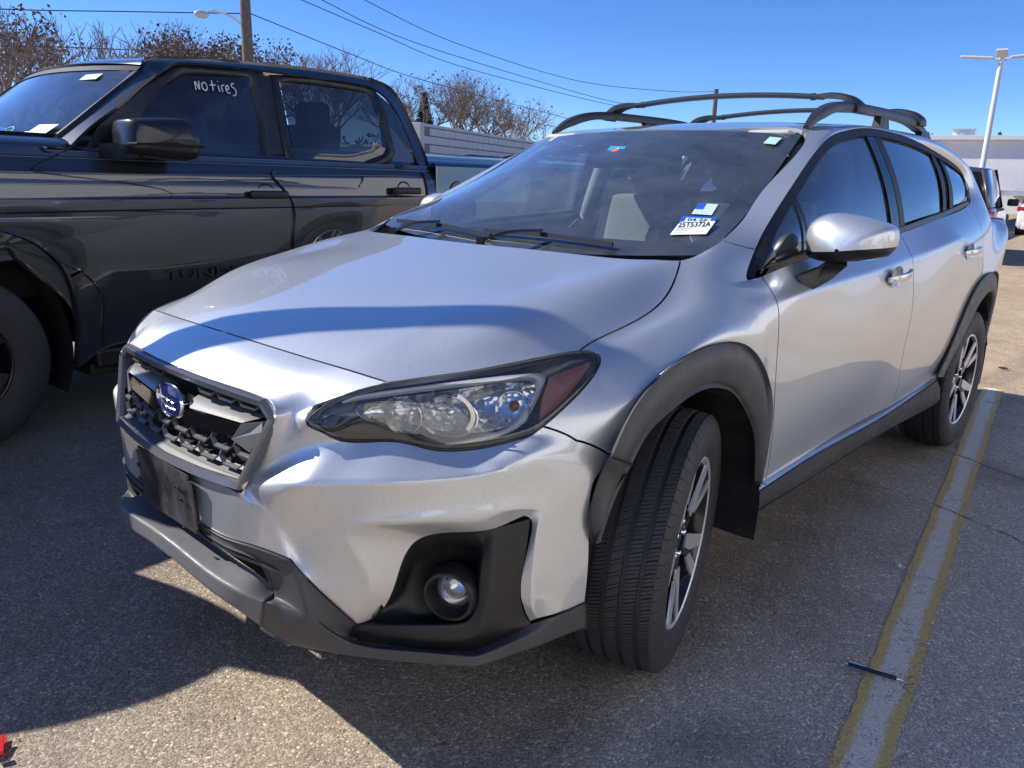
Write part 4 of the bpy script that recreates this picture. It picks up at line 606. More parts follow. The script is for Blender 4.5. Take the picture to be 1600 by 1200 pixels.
# ---------------------------------------------------------------- plastic shells
def shell_parts(CV, CF, CC, m, center=(), names=None, gap=.0006, fold=.012, level=3):
    full, tl = build_shell(CV, CF, CC, center, level)
    out = []
    for t in tl:
        i = tl.index(t)*2
        out.append(extract(full, (i,), t, m, CAR, gap, fold))
        if t not in center: out.append(extract(full, (i+1,), t, m, CAR, gap, fold))
    bpy.data.meshes.remove(full)
    return out
for o in shell_parts(SKV, SKF, SKC, TRIM, ('bumper_skirt','bumper_lip'), gap=0.0, fold=.006):
    if o.name.startswith('bumper_lip'): o.data.materials[0] = TRIM_SUNLIT
fogs = shell_parts(FPV, FPF, FPC, BLACKP)
shell_parts(FAV, FAF, FAC, TRIM)
shell_parts(RAV, RAF, RAC, TRIM)
def mirx(L): return [(-x,y,z) for x,y,z in L]
# dark core behind every opening so nothing shows through the shell
bm = bmesh.new()
box(bm, (0,-.62,.60), (.72,.30,.40)); box(bm, (0,-.15,.55), (.98,.5,.60)); box(bm, (0,1.6,.42), (1.62,2.3,.30)); box(bm, (0,3.0,.62), (1.3,.7,.5))
bm_obj('chassis', bm, BLACK, CAR)
# ---------------------------------------------------------------- grille
def gy(x, z): return -.878-.055*(.818-z)/.214+.2*x*x
hexo = [(-.345,.815),(-.393,.782),(-.323,.614),(-.16,.606),(0,.602),(.16,.606),(.323,.614),(.393,.782),(.345,.815),(.18,.818),(0,.819),(-.18,.818)]
def inset(P, t):
    out = []; n = len(P)
    for i in range(n):
        a, b, c = Vector(P[i-1]), Vector(P[i]), Vector(P[(i+1)%n])
        d1 = (b-a).normalized(); d2 = (c-b).normalized(); n1 = Vector((-d1.y, d1.x)); n2 = Vector((-d2.y, d2.x))
        m = (n1+n2).normalized(); out.append(tuple(b+m*(t/max(m.dot(n1), .4))))
    return out
def ring_rows(specs):
    return [[(x, gy(x, z)+dy, z) for x, z in P] for P, dy in specs]
def dens(P, n=5):
    out = []
    for i in range(len(P)):
        a, b = P[i], P[(i+1)%len(P)]
        for k in range(n): out.append((a[0]+(b[0]-a[0])*k/n, a[1]+(b[1]-a[1])*k/n))
    return out
ho = hexo
rows = ring_rows([(dens(inset(ho,.0032)), .014),(dens(inset(ho,.0032)), -.003),(dens(inset(ho,.006)), -.009),(dens(inset(ho,.019)), -.004),(dens(inset(ho,.021)), .004),(dens(inset(ho,.021)), .05)])
auto_smooth(loft('grille_frame', rows, mat('grille_frame_plastic', (.17,.175,.19), .30, .6), CAR, closed=True), 25)
# sloping ribbed shelf along the bottom of the opening
bm = bmesh.new()
xs = np.linspace(-.318, .318, 33)
prof = [(.620,.0),(.631,.009),(.633,.013),(.641,.018),(.643,.023),(.649,.028),(.650,.050)]
rows = [[(x*(1+(z-.62)*.35), gy(x,z)+dy, z+(.004*(x/.32)**2)) for x in xs] for z, dy in prof]
auto_smooth(loft('grille_shelf', rows, mat('shelf_plastic', (.030,.032,.034), .5), CAR), 20)
# honeycomb: every shelf is a folded blade, every fin an upright
GM = mat('grille_mesh_plastic', (.075,.077,.081), .36)
pit = .088
def blade(name, path, dz, dep, m, tz=.0045):
    """folded horizontal blade: front edge thick tz, runs dep back"""
    vs = []; fs = []
    for x, z in path:
        y = gy(x, z)
        vs += [(x, y+dz, z+tz/2), (x, y+dz, z-tz/2), (x, y+dep, z-tz/2+.004), (x, y+dep, z+tz/2+.004)]
    for i in range(len(path)-1):
        a, b = i*4, i*4+4
        for k in range(4): fs.append((a+k, a+(k+1)%4, b+(k+1)%4, b+k))
    fs += [(0,1,2,3), tuple(range(len(vs)-1, len(vs)-5, -1))]
    return mesh_obj(name, vs, fs, m, CAR)
levels = [(.712, 0), (.681, 1), (.651, 0)]
for z0, ph in levels:
    half = .318 if z0 > .66 else .30
    k0 = -5
    for k in range(k0, 6):
        cx = (k+(.5 if ph else 0))*pit
        if abs(cx) > half+.02: continue
        # one cell: down-slope, flat, up-slope
        pts = [(cx-pit*.5, z0+.016), (cx-pit*.28, z0), (cx+pit*.28, z0), (cx+pit*.5, z0+.016)]
        pts = [(max(min(x, half+.012), -half-.012), z) for x, z in pts]
        if abs(pts[0][0]-pts[-1][0]) < .02: continue
        blade('grille_cell', pts, .006, .015, GM, .0038)
        bx = cx+pit*.5
        if abs(bx) < half:
            zt = z0+.016+(.022 if z0 < .71 else .018)
            vs = []
            for (xx, zz, dy) in [(bx-.002,z0+.015,.006),(bx+.002,z0+.015,.006),(bx+.0035,zt,.012),(bx-.0035,zt,.012),(bx-.002,z0+.015,.022),(bx+.002,z0+.015,.022),(bx+.0035,zt,.022),(bx-.0035,zt,.022)]:
                vs.append((xx, gy(xx,zz)+dy, zz))
            mesh_obj('grille_fin', vs, [(0,1,2,3),(0,3,7,4),(1,5,6,2),(3,2,6,7),(4,5,1,0)], GM, CAR)
# small slots above the wing
for k in range(-4, 4):
    x0 = k*.082+.012; x1 = x0+.07
    if abs((x0+x1)/2) < .05: continue
    blade('grille_slot', [(x0,.792),(x0+.012,.783),(x1-.012,.783),(x1,.792)], .004, .03, GM, .004)
# backing
bm = bmesh.new(); P = inset(ho, -.004)
vs = [bm.verts.new((x, gy(x,z)+.032, z)) for x, z in P]; bm.faces.new(vs)
bm_obj('grille_backing', bm, BLACK, CAR)
# wings
WM = mat('grille_wing_silver', (.42,.41,.40), .36, .55); WC = mat('grille_wing_cap', (.20,.20,.205), .42, .4)
def prismoid(name, front, dy, m, parent, bev=.0015):
    bm = bmesh.new(); a = [bm.verts.new(p) for p in front]; b = [bm.verts.new((p[0], p[1]+dy, p[2])) for p in front]; n = len(a)
    bm.faces.new(a); bm.faces.new(b[::-1])
    for i in range(n): bm.faces.new((a[i], b[i], b[(i+1)%n], a[(i+1)%n]))
    bmesh.ops.recalc_face_normals(bm, faces=bm.faces)
    if bev: bmesh.ops.bevel(bm, geom=list(bm.edges), offset=bev, segments=2, affect='EDGES')
    return auto_smooth(bm_obj(name, bm, m, parent), 40)
wt = [(.092,-.901,.7445),(.291,-.882,.7525),(.330,-.850,.767),(.062,-.863,.764),(.052,-.884,.7485)]
wb = [(.092,-.903,.742),(.290,-.8845,.7500),(.259,-.8905,.717),(.081,-.9085,.704),(.06,-.905,.72)]
wc = [(.293,-.884,.7515),(.336,-.858,.7590),(.347,-.866,.742),(.316,-.880,.692),(.262,-.892,.712)]
for s in (1, -1):
    mm = lambda L: [(s*x,y,z) for x,y,z in L]
    prismoid('grille_wing', mm(wt), .02, WM, CAR, .001)
    prismoid('grille_wing_face', mm(wb), .02, GLOSSB, CAR, 0)
    prismoid('grille_wing_cap', mm(wc), .03, WC, CAR, 0)
# emblem: oval badge with one large and five small stars
EO = (0, -.904, .744)
bm = bmesh.new()
A, Bz = .068, .043; N = 48
def ovalring(a, b, y): return [bm.verts.new((a*math.cos(2*math.pi*k/N), EO[1]+y, EO[2]+b*math.sin(2*math.pi*k/N)+y*-.25)) for k in range(N)]
rs = [ovalring(A, Bz, .012), ovalring(A, Bz, -.002), ovalring(A-.002, Bz-.002, -.006), ovalring(A-.0055, Bz-.0055, -.005), ovalring(A-.0065, Bz-.0065, -.002)]
for p, q in zip(rs, rs[1:]):
    for k in range(N): bm.faces.new((p[k], p[(k+1)%N], q[(k+1)%N], q[k]))
auto_smooth(bm_obj('badge', bm, CHROME, CAR), 30)
badge = CAR.children[-1] if False else bpy.data.objects['badge']
bm = bmesh.new(); c = bm.verts.new((0, EO[1]-.0068, EO[2]))
prev = None; rings = []
for f, dy in ((.25,-.0065),(.5,-.0058),(.75,-.0045),(1,-.002)):
    rings.append(ovalring((A-.006)*f, (Bz-.006)*f, dy))
for k in range(N): bm.faces.new((c, rings[0][k], rings[0][(k+1)%N]))
for p, q in zip(rings, rings[1:]):
    for k in range(N): bm.faces.new((p[k], q[k], q[(k+1)%N], p[(k+1)%N]))
bm_obj('badge_face', bm, mat('badge_blue', (.02,.035,.20), .12, .3, 1), badge, True)
STARM = mat('badge_star_silver', (.85,.85,.86), .35, .6)
def star(cx, cz, r, y):
    bm = bmesh.new(); c0 = bm.verts.new((cx, y-.0022, cz)); ring = []
    for k in range(8):
        rr = r if k % 2 == 0 else r*.24; a = k*math.pi/4
        ring.append(bm.verts.new((cx+rr*1.15*math.cos(a), y, cz+rr*math.sin(a)*.95)))
    for k in range(8): bm.faces.new((c0, ring[k], ring[(k+1)%8]))
    bm_obj('badge_star', bm, STARM, badge)
star(-.027, EO[2]+.006, .026, EO[1]-.0090)
for sx_, sz_ in ((.006,.004),(.030,.003),(-.002,-.013),(.018,-.013),(.036,-.012)): star(sx_, EO[2]+sz_, .0085, EO[1]-.0090)
# licence plate bracket
bm = bmesh.new(); c4 = [(-.150,-.937,.603),(.154,-.943,.606),(.154,-.932,.462),(-.152,-.926,.448)]
q = [bm.verts.new(p) for p in c4]; q2 = [bm.verts.new((p[0],p[1]+.004,p[2])) for p in c4]
bm.faces.new(q); bm.faces.new(q2[::-1])
for i in range(4): bm.faces.new((q[i], q2[i], q2[(i+1)%4], q[(i+1)%4]))
es = [e for e in bm.edges if abs((e.verts[0].co-e.verts[1].co).y) > .003 and (e.verts[0].co-e.verts[1].co).length < .01]
bmesh.ops.bevel(bm, geom=es, offset=.012, segments=4, affect='EDGES')
PLM = plastic('plate_bracket_plastic', (.022,.020,.021), .35, 300, .15, .9, (.20,.19,.18))
pb = bm_obj('plate_bracket', bm, PLM, CAR)
for x, z, w in ((.095,.565,.012),(.108,.540,.008),(.112,.470,.008),(-.12,.560,.005),(-.12,.525,.005)):
    bm = bmesh.new(); tube(bm, [(x-w,-.945,z-.004),(x-w*.3,-.946,z+.004),(x+w*.5,-.946,z+.002),(x+w,-.945,z-.006)], .0022, 6)
    bm_obj('mounting_slot', bm, BLACK, pb)
# lower intake slats
for z, y in ((.462,-.895),(.450,-.885)):
    pass
for s in (1,-1):
    bm = bmesh.new()
    sweep(bm, spline([(s*.19,-.906,.452),(s*.28,-.897,.450),(s*.36,-.876,.446),(s*.40,-.858,.436)], 5), [(-.012,-.004),(.012,-.002),(.012,.006),(-.012,.006)])
    auto_smooth(bm_obj('intake_slat', bm, TRIM, CAR), 40)
bm = bmesh.new(); box(bm, (0,-.84,.46), (.76,.02,.10)); box(bm, (0,-.79,.42), (.96,.02,.20)); bm_obj('intake_backing', bm, BLACK, CAR)
# ---------------------------------------------------------------- headlights
HLC = mat('lamp_chrome', (.90,.91,.93), .16, .85); HLD = mat('lamp_bezel_dark', (.045,.046,.046), .22, .3, .4); HLU = mat('lamp_upper_housing', (.42,.43,.41), .35, .2)
LENS = glass('lamp_lens', (.92,.93,.91), 1.0, .045, (.5,.5,.42))
AMB = mat('amber_reflector', (.62,.17,.09), .3, 0, 1, .05); BULB = mat('amber_bulb', (.75,.13,.015), .15, 0, 1)
def headlight(s):
    out = ['k0','k1','k2','k3','k4','k5','k6','k7','k8','k9','hp','ho','h24','h14','h04','t1']
    P = [Vector(CV[n]) for n in out]
    # push the rim of the lens a hair inside the paint opening
    loop = spline([tuple(v) for v in P], 4, True); loop = [Vector(v) for v in loop]
    # corners stay sharp: rebuild the top edge straight
    axis = [Vector(a) for a in spline([(.475,-.79,.790),(.53,-.742,.800),(.595,-.672,.800),(.655,-.588,.806),(.712,-.488,.825),(.752,-.39,.858),(.760,-.325,.878)], 4)]
    def near(v):
        best = min(range(len(axis)-1), key=lambda i: (axis[i]-v).length+(axis[i+1]-v).length)
        a, b = axis[best], axis[best+1]; t = max(0, min(1, (v-a).dot(b-a)/(b-a).length_squared)); return a+(b-a)*t
    nrm = Vector((.62,-.74,.18)).normalized()
    rows = []
    for f in (1.0, .97, .82, .55, .28, .0):
        rows.append([v.lerp(near(v), 1-f)+nrm*(.007*(1-f*f)-(.004 if f == 1 else 0)) for v in loop])
    rows = [[(s*v.x, v.y, v.z) for v in r] for r in rows]
    L = empty('headlight', (0,0,0)); L.parent = CAR
    loft('lens', rows, LENS, L, True, closed=True)
    # black rubber surround + inner bezel
    def dp(v, f, dz):
        n_ = near(v); w = (v-n_).length; return v.lerp(n_, f)-nrm*min(dz, w*1.1)
    rows = [[v+nrm*.001 for v in loop], [v.lerp(near(v), .02)+nrm*.003 for v in loop], [dp(v, .04, .002) for v in loop], [dp(v, .06, .03) for v in loop], [dp(v, .25, .075) for v in loop], [dp(v, .98, .09) for v in loop]]
    rows = [[(s*v.x, v.y, v.z) for v in r] for r in rows]
    bz = loft('bezel', rows, [HLD, HLU], L, True, closed=True); nn = len(loop)
    bz.data.polygons.foreach_set('material_index', [1 if (loop[i % nn].z > near(loop[i % nn]).z and 0 < i//nn < 4) else 0 for i in range(len(bz.data.polygons))])
    # U-shaped bright surround
    n = len(HL_STRIP_O); rows = []
    for off, src in ((-.010, 'o'), (.014, 'o'), (.014, 'i'), (-.02, 'i')):
        rows.append([Vector(p)+nrm*off*.8 for p in (HL_STRIP_O if src == 'o' else HL_STRIP_I)])
    rows = [[(s*v.x, v.y, v.z) for v in [Vector(q) for q in spline([tuple(w) for w in r], 3)]] for r in rows]
    loft('light_guide', rows, mat('light_guide_satin', (.88,.88,.88), .30, .15), L, True)
    # bowls
    def bowl(c, a, b, dep, m, ax=(.45,-.88,.05)):
        ax = Vector(ax).normalized(); X = Vector((0,0,1)).cross(ax).normalized(); Y = ax.cross(X); c = Vector(c)
        rows = []
        for k in range(9):
            t = k/8; rr = math.sqrt(t); rows.append([c-ax*dep*(1-t)+X*(a*rr*math.cos(2*math.pi*j/32))+Y*(b*rr*math.sin(2*math.pi*j/32)) for j in range(32)])
        rows.append([v+ax*.003 for v in rows[-1]]); rows.append([c+(v-c)*1.06 for v in rows[-2]])
        return loft('reflector', [[(s*v.x, v.y, v.z) for v in r] for r in rows], m, L, True, closed=True), ax
    c1, c2, c3, c0 = HL_B1[0], HL_B2[0], HL_B3[0], HL_B0[0]
    HLC2 = mat('lamp_facets', (.88,.89,.91), .14, .8)
    v = nd(HLC2, 'ShaderNodeTexVoronoi'); v.inputs['Scale'].default_value = 55; lk(HLC2, objco(HLC2), v.inputs['Vector'])
    bump(HLC2, v.outputs['Distance'], .6, .004)
    # bright facetted housing filling the main chamber
    hz = [(.515,-.735,.792),(.56,-.70,.786),(.61,-.655,.770),(.65,-.61,.758),(.695,-.555,.758),(.728,-.495,.775),(.738,-.465,.815),(.735,-.455,.850),(.70,-.50,.855),(.65,-.575,.846),(.60,-.64,.836),(.55,-.69,.824)]
    cz = Vector((.63,-.585,.805)); rows = [[(s*q.x, q.y, q.z) for q in [cz.lerp(Vector(p), f)-nrm*(.014+.03*(1-f)) for p in spline(hz, 3, True)]] for f in (1,.75,.4,.01)]
    loft('reflector', rows, HLC2, L, True, closed=True)
    bowl((c1[0]+.008,c1[1],c1[2]-.006), .060, .042, .06, HLC2)
    bowl((c2[0]-.004,c2[1],c2[2]-.006), .034, .035, .04, HLC)
    bowl((c0[0],c0[1],c0[2]-.003), .040, .018, .04, HLC2)
    bowl((c3[0]+.005,c3[1],c3[2]-.004), .036, .038, .05, HLC2, (.7,-.7,.05))
    for c, rr, m in ((c1,.014,HLC),(c3,.012,BULB),(c2,.010,HLC)):
        bm = bmesh.new(); bmesh.ops.create_uvsphere(bm, u_segments=16, v_segments=10, radius=rr)
        bmesh.ops.translate(bm, vec=(s*c[0], c[1]+.012, c[2]), verts=bm.verts); bm_obj('bulb', bm, m, L, True)
    # arched chrome dividers between the bowls
    for c, a, b in ((c1,-.052,.047),(c1,.062,.048),(c2,-.040,.040)):
        ax = Vector((.45,-.88,.05)).normalized(); X = Vector((0,0,1)).cross(ax).normalized()
        path = [Vector(c)+X*(a*math.cos(t))+Vector((0,0,1))*(b*math.sin(t))+ax*.012 for t in np.linspace(-1.15, 1.1, 12)]
        bm = bmesh.new(); sweep(bm, [(s*p.x,p.y,p.z) for p in path], [(-.0045,-.002),(.0045,-.002),(.0045,.002),(-.0045,.002)], up=tuple((s*ax.x,ax.y,ax.z)))
        auto_smooth(bm_obj('divider', bm, HLC, L), 50)
    # side marker
    A = [Vector(p) for p in HL_AMB]; c = sum(A, Vector())/len(A)
    bm = bmesh.new(); ring = [bm.verts.new((s*(p.x-.006), p.y+.0, p.z)) for p in A]; cc = bm.verts.new((s*(c.x+.002), c.y, c.z))
    for i in range(len(ring)): bm.faces.new((cc, ring[i], ring[(i+1)%len(ring)]))
    bm_obj('side_marker', bm, AMB, L)
headlight(1); headlight(-1)
# fog lamps
def fog(s):
    ax = Vector((.42,-.90,-.02)).normalized(); c = Vector((.668,-.630,.400)); X = Vector((0,0,1)).cross(ax).normalized(); Y = ax.cross(X)
    F = empty('fog_lamp'); F.parent = CAR
    def ring(r, dz, n=40): return [((s*v.x), v.y, v.z) for v in [c+ax*dz+(X*math.cos(2*math.pi*j/n)+Y*math.sin(2*math.pi*j/n))*r for j in range(n)]]
    auto_smooth(loft('bezel', [ring(.060,-.04), ring(.060,.002), ring(.056,.008), ring(.050,.008), ring(.046,.0), ring(.043,-.035)], BLACKP, F, closed=True), 40)
    loft('reflector', [ring(.042,-.034), ring(.040,-.05), ring(.028,-.065), ring(.010,-.072), ring(.001,-.074)], HLC, F, True, closed=True)
    loft('lens', [ring(.043,-.030), ring(.038,-.020), ring(.026,-.013), ring(.012,-.010), ring(.0005,-.0095)], glass('fog_lens_glass', (.9,.9,.88), 1, .10), F, True, closed=True)
fog(1); fog(-1)
# ---------------------------------------------------------------- sill trims
def side_rows(name, rows, m, s, sm=True): return loft(name, [[(s*x,y,z) for x,y,z in r] for r in rows], m, CAR, sm)
for s in (1,-1):
    T = spline(SILL_T, 5); Mi = spline(SILL_M, 5); Lo = spline(SILL_L, 5)
    tin = [(x-.012,y,z-.002) for x,y,z in T]
    T2 = [(x+.002,y,z-.004) for x,y,z in T]
    auto_smooth(side_rows('sill', [[(x-.03,y,z+.01) for x,y,z in T], tin, T2, [(x*1.0,y,z+.002) for x,y,z in Mi], [(x-.008,y,z-.002) for x,y,z in Mi]], SILVER, s), 40)
    mid2 = [((a[0]+b[0])/2+.006,(a[1]+b[1])/2,(a[2]+b[2])/2) for a,b in zip(Mi,Lo)]
    auto_smooth(side_rows('sill_cladding', [[(x-.006,y,z-.001) for x,y,z in Mi], [(x+.003,y,z-.003) for x,y,z in Mi], mid2, Lo, [(x-.012,y,z-.012) for x,y,z in Lo], [(x-.2,y,z-.01) for x,y,z in Lo]], TRIM, s), 35)
# wheel wells
WELL = plastic('wheel_well_liner', (.010,.010,.011), .85, 120, .5, .3, (.05,.045,.04))
for s in (1,-1):
    for yc, nm in ((0.0,'f'),(2.665,'r')):
        rows = []
        for x in (.878 if nm == 'f' else .872, .84, .70, .50):
            r_ = []
            for t in np.linspace(2, 194, 40):
                a = R(t); rr = .405+(.012*math.sin(t*.35) if x < .85 else 0)
                r_.append((s*(x-(.09*max(0,(40-t)/40) if yc == 0 else 0)), yc-rr*math.cos(a), .36+rr*math.sin(a)*(1.08 if yc == 0 else 1.02)))
            rows.append(r_)
        loft('wheel_well', rows, WELL, CAR, True)
        bm = bmesh.new(); bmesh.ops.create_circle(bm, cap_ends=True, segments=32, radius=.43, matrix=Matrix.Translation((s*.50,yc,.42))@Matrix.Rotation(R(90),4,'Y')); bm_obj('inner_wing', bm, BLACK, CAR)
    # flap hanging behind the front wheel
    pass
# ---------------------------------------------------------------- wheels
def tyre_mesh():
    # section s: (lateral x, radius). lateral 0 = centre, outer face +
    prof = [(-.098,.232),(-.106,.245),(-.1125,.275),(-.112,.305),(-.106,.326),(-.100,.336),(-.0945,.3425)]
    tread = []
    gro = [-.062,-.021,.021,.062]
    xs = sorted(set([-.090,-.084,-.078,-.0725,.0725,.078,.084,.090]+[g+o for g in gro for o in (-.0070,-.0056,.0056,.0070)]+[-.052,-.041,-.031,-.0,.010,-.010,.031,.041,.052]))
    for x in xs:
        crown = .3508-.0075*(x/.09)**2
        g = min(abs(x-q) for q in gro); tread.append((x, crown-(.0095 if g < .0060 else 0)))
    prof = prof+tread+[(-a,b) for a,b in prof[::-1]]
    NP = 72; sub = [0,.06,.30,.325,.355,.38,.62,.645,.675,.70,.93,.97]  # pitch subdivisions; sipes sit at .325-.355 and .645-.675, slot at .93-1
    th = [(i+f)/NP for i in range(NP) for f in sub]; NT = len(th); n = len(prof); vs = []; fs = []
    for t in th:
        ph = (t*NP) % 1
        for x, rad in prof:
            rr = rad; sh = 0
            ax_ = abs(x)
            if ax_ < .0945:
                if ax_ > .066: sh = (ax_-.066)*1.2; 
                elif ax_ > .026: sh = x*9*.12
                else: sh = x*14*.12
                isg = min(abs(ax_-.062), abs(ax_-.021)) < .0060
                if not isg:
                    if (.94 < ph or ph < .03) and (ax_ > .066): rr -= .006
                    elif (.94 < ph or ph < .03): rr -= .004 if (.026 < ax_ < .058) else 0
                    elif .32 < ph < .36 or .64 < ph < .68: rr -= .0026
            elif ax_ < .107 and rad > .32:
                if .94 < ph or ph < .03: rr -= .004
            a = 2*math.pi*(t+sh/ (2*math.pi*.35)*.35)
            if .245 < rad < .335 and x > 0: 
                # raised ring of moulded lettering blocks on the outer wall
                pass
            vs.append((x, rr*math.sin(a), rr*math.cos(a)))
    for i in range(NT):
        for j in range(n-1):
            fs.append((i*n+j, i*n+j+1, ((i+1)%NT)*n+j+1, ((i+1)%NT)*n+j))
    me = bpy.data.meshes.new('tyre'); me.from_pydata(vs, [], fs); me.materials.append(RUBBER)
    sm = []
    for i in range(NT):
        for j in range(n-1): sm.append(prof[j][1] < .335 and prof[j+1][1] < .337)
    me.polygons.foreach_set('use_smooth', sm); me.update(); return me
TYRE = tyre_mesh()
def revolve(name, prof, m, n=64, sm=True):
    vs = [(x, r*math.sin(2*math.pi*k/n), r*math.cos(2*math.pi*k/n)) for k in range(n) for x, r in prof]; q = len(prof)
    fs = [(k*q+j, k*q+j+1, ((k+1)%n)*q+j+1, ((k+1)%n)*q+j) for k in range(n) for j in range(q-1)]
    me = bpy.data.meshes.new(name); me.from_pydata(vs, [], fs); me.materials.append(m); me.polygons.foreach_set('use_smooth', [True]*len(fs)); me.update(); return me
RIMD = mat('wheel_dark_metal', (.030,.031,.034), .28, .6, .6, .08); MACH = mat('machined_alloy', (.78,.78,.79), .38, .7)
RIM_BAR = revolve('rim', [(-.09,.225),(-.085,.215),(.02,.205),(.070,.208),(.088,.214),(.096,.219)], RIMD)
RIM_LIP = revolve('rim_lip', [(.0945,.2185),(.0985,.2215),(.1000,.226),(.0985,.2305),(.093,.233)], MACH)
HUBM = revolve('hub', [(.04,.07),(.060,.066),(.066,.045),(.064,.034),(.070,.030),(.073,.022),(.074,.0005)], RIMD)
DISC = revolve('brake_disc', [(.0,.05),(.0,.15),(-.02,.15),(-.02,.05)], mat('brake_steel', (.25,.24,.23), .4, 1))
BACKD = revolve('wheel_back', [(-.03,.20),(-.03,.001)], BLACK)
def prism_me(name, loop, z0, z1, m, bev=.002):
    """loop in wheel plane (tangential t, radial r); x depth given by z0 fn / z1 fn of r"""
    bm = bmesh.new(); top = [bm.verts.new((z1(r), t, r)) for t, r in loop]; bot = [bm.verts.new((z0(r), t*1.02, r)) for t, r in loop]; n = len(loop)
    bm.faces.new(top); bm.faces.new(bot[::-1])
    for i in range(n): bm.faces.new((top[i], bot[i], bot[(i+1)%n], top[(i+1)%n]))
    bmesh.ops.recalc_face_normals(bm, faces=bm.faces)
    me = bpy.data.meshes.new(name); bm.to_mesh(me); bm.free(); me.materials.append(m); return me
zf = lambda r: .080+.0165*max(0, (r-.06)/.16)
# dark spoke body (one of five), splitting in a Y to the rim
SP = prism_me('spoke', [(-.030,.045),(-.024,.105),(-.060,.215),(-.030,.218),(0,.150),(.030,.218),(.060,.215),(.024,.105),(.030,.045)], lambda r: zf(r)-.035, lambda r: zf(r)-.004, RIMD)
MF1 = prism_me('spoke_face', [(-.032,.075),(-.062,.2145),(-.030,.2185),(-.012,.160),(.003,.120),(.006,.078)], lambda r: zf(r)-.006, lambda r: zf(r)+.0005, MACH)
MF2 = prism_me('spoke_face', [(.009,.130),(.028,.2180),(.062,.2145),(.046,.150),(.028,.105)], lambda r: zf(r)-.006, lambda r: zf(r)+.0005, MACH)
NUT = revolve('wheel_nut', [(.055,.010),(.075,.009),(.078,.006),(.079,.0005)], CHROME, 8)
def wheel(loc, rot, name='wheel'):
    W = empty(name); W.parent = CAR; W.matrix_local = Matrix.Translation(loc) @ rot
    for me, nm in ((TYRE,'tyre'),(RIM_BAR,'rim'),(RIM_LIP,'rim_lip'),(HUBM,'hub'),(DISC,'brake_disc'),(BACKD,'backing')):
        link_mesh(nm, me, None, W, False)
    for k in range(5):
        a = Matrix.Rotation(2*math.pi*k/5+.35, 4, 'X')
        for me in (SP, MF1, MF2):
            o = link_mesh(me.name.split('.')[0], me, None, W, False); o.matrix_local = a
        o = link_mesh('wheel_nut', NUT, None, W, False); o.matrix_local = Matrix.Rotation(2*math.pi*(k+.5)/5+.35, 4, 'X') @ Matrix.Translation((0,0,.05))
    return W
for me in (RUBBER,): pass
st, cb = R(17.6), R(2.4)
wheel((.7535,.034,.354), Matrix.Rotation(st, 4, 'Z') @ Matrix.Rotation(cb, 4, 'Y'))
wheel((-.7775,.0,.352), Matrix.Rotation(R(14), 4, 'Z') @ Matrix.Rotation(math.pi, 4, 'Z'))
wheel((.775,2.665,.352), Matrix.Identity(4))
wheel((-.775,2.665,.352), Matrix.Rotation(math.pi, 4, 'Z'))
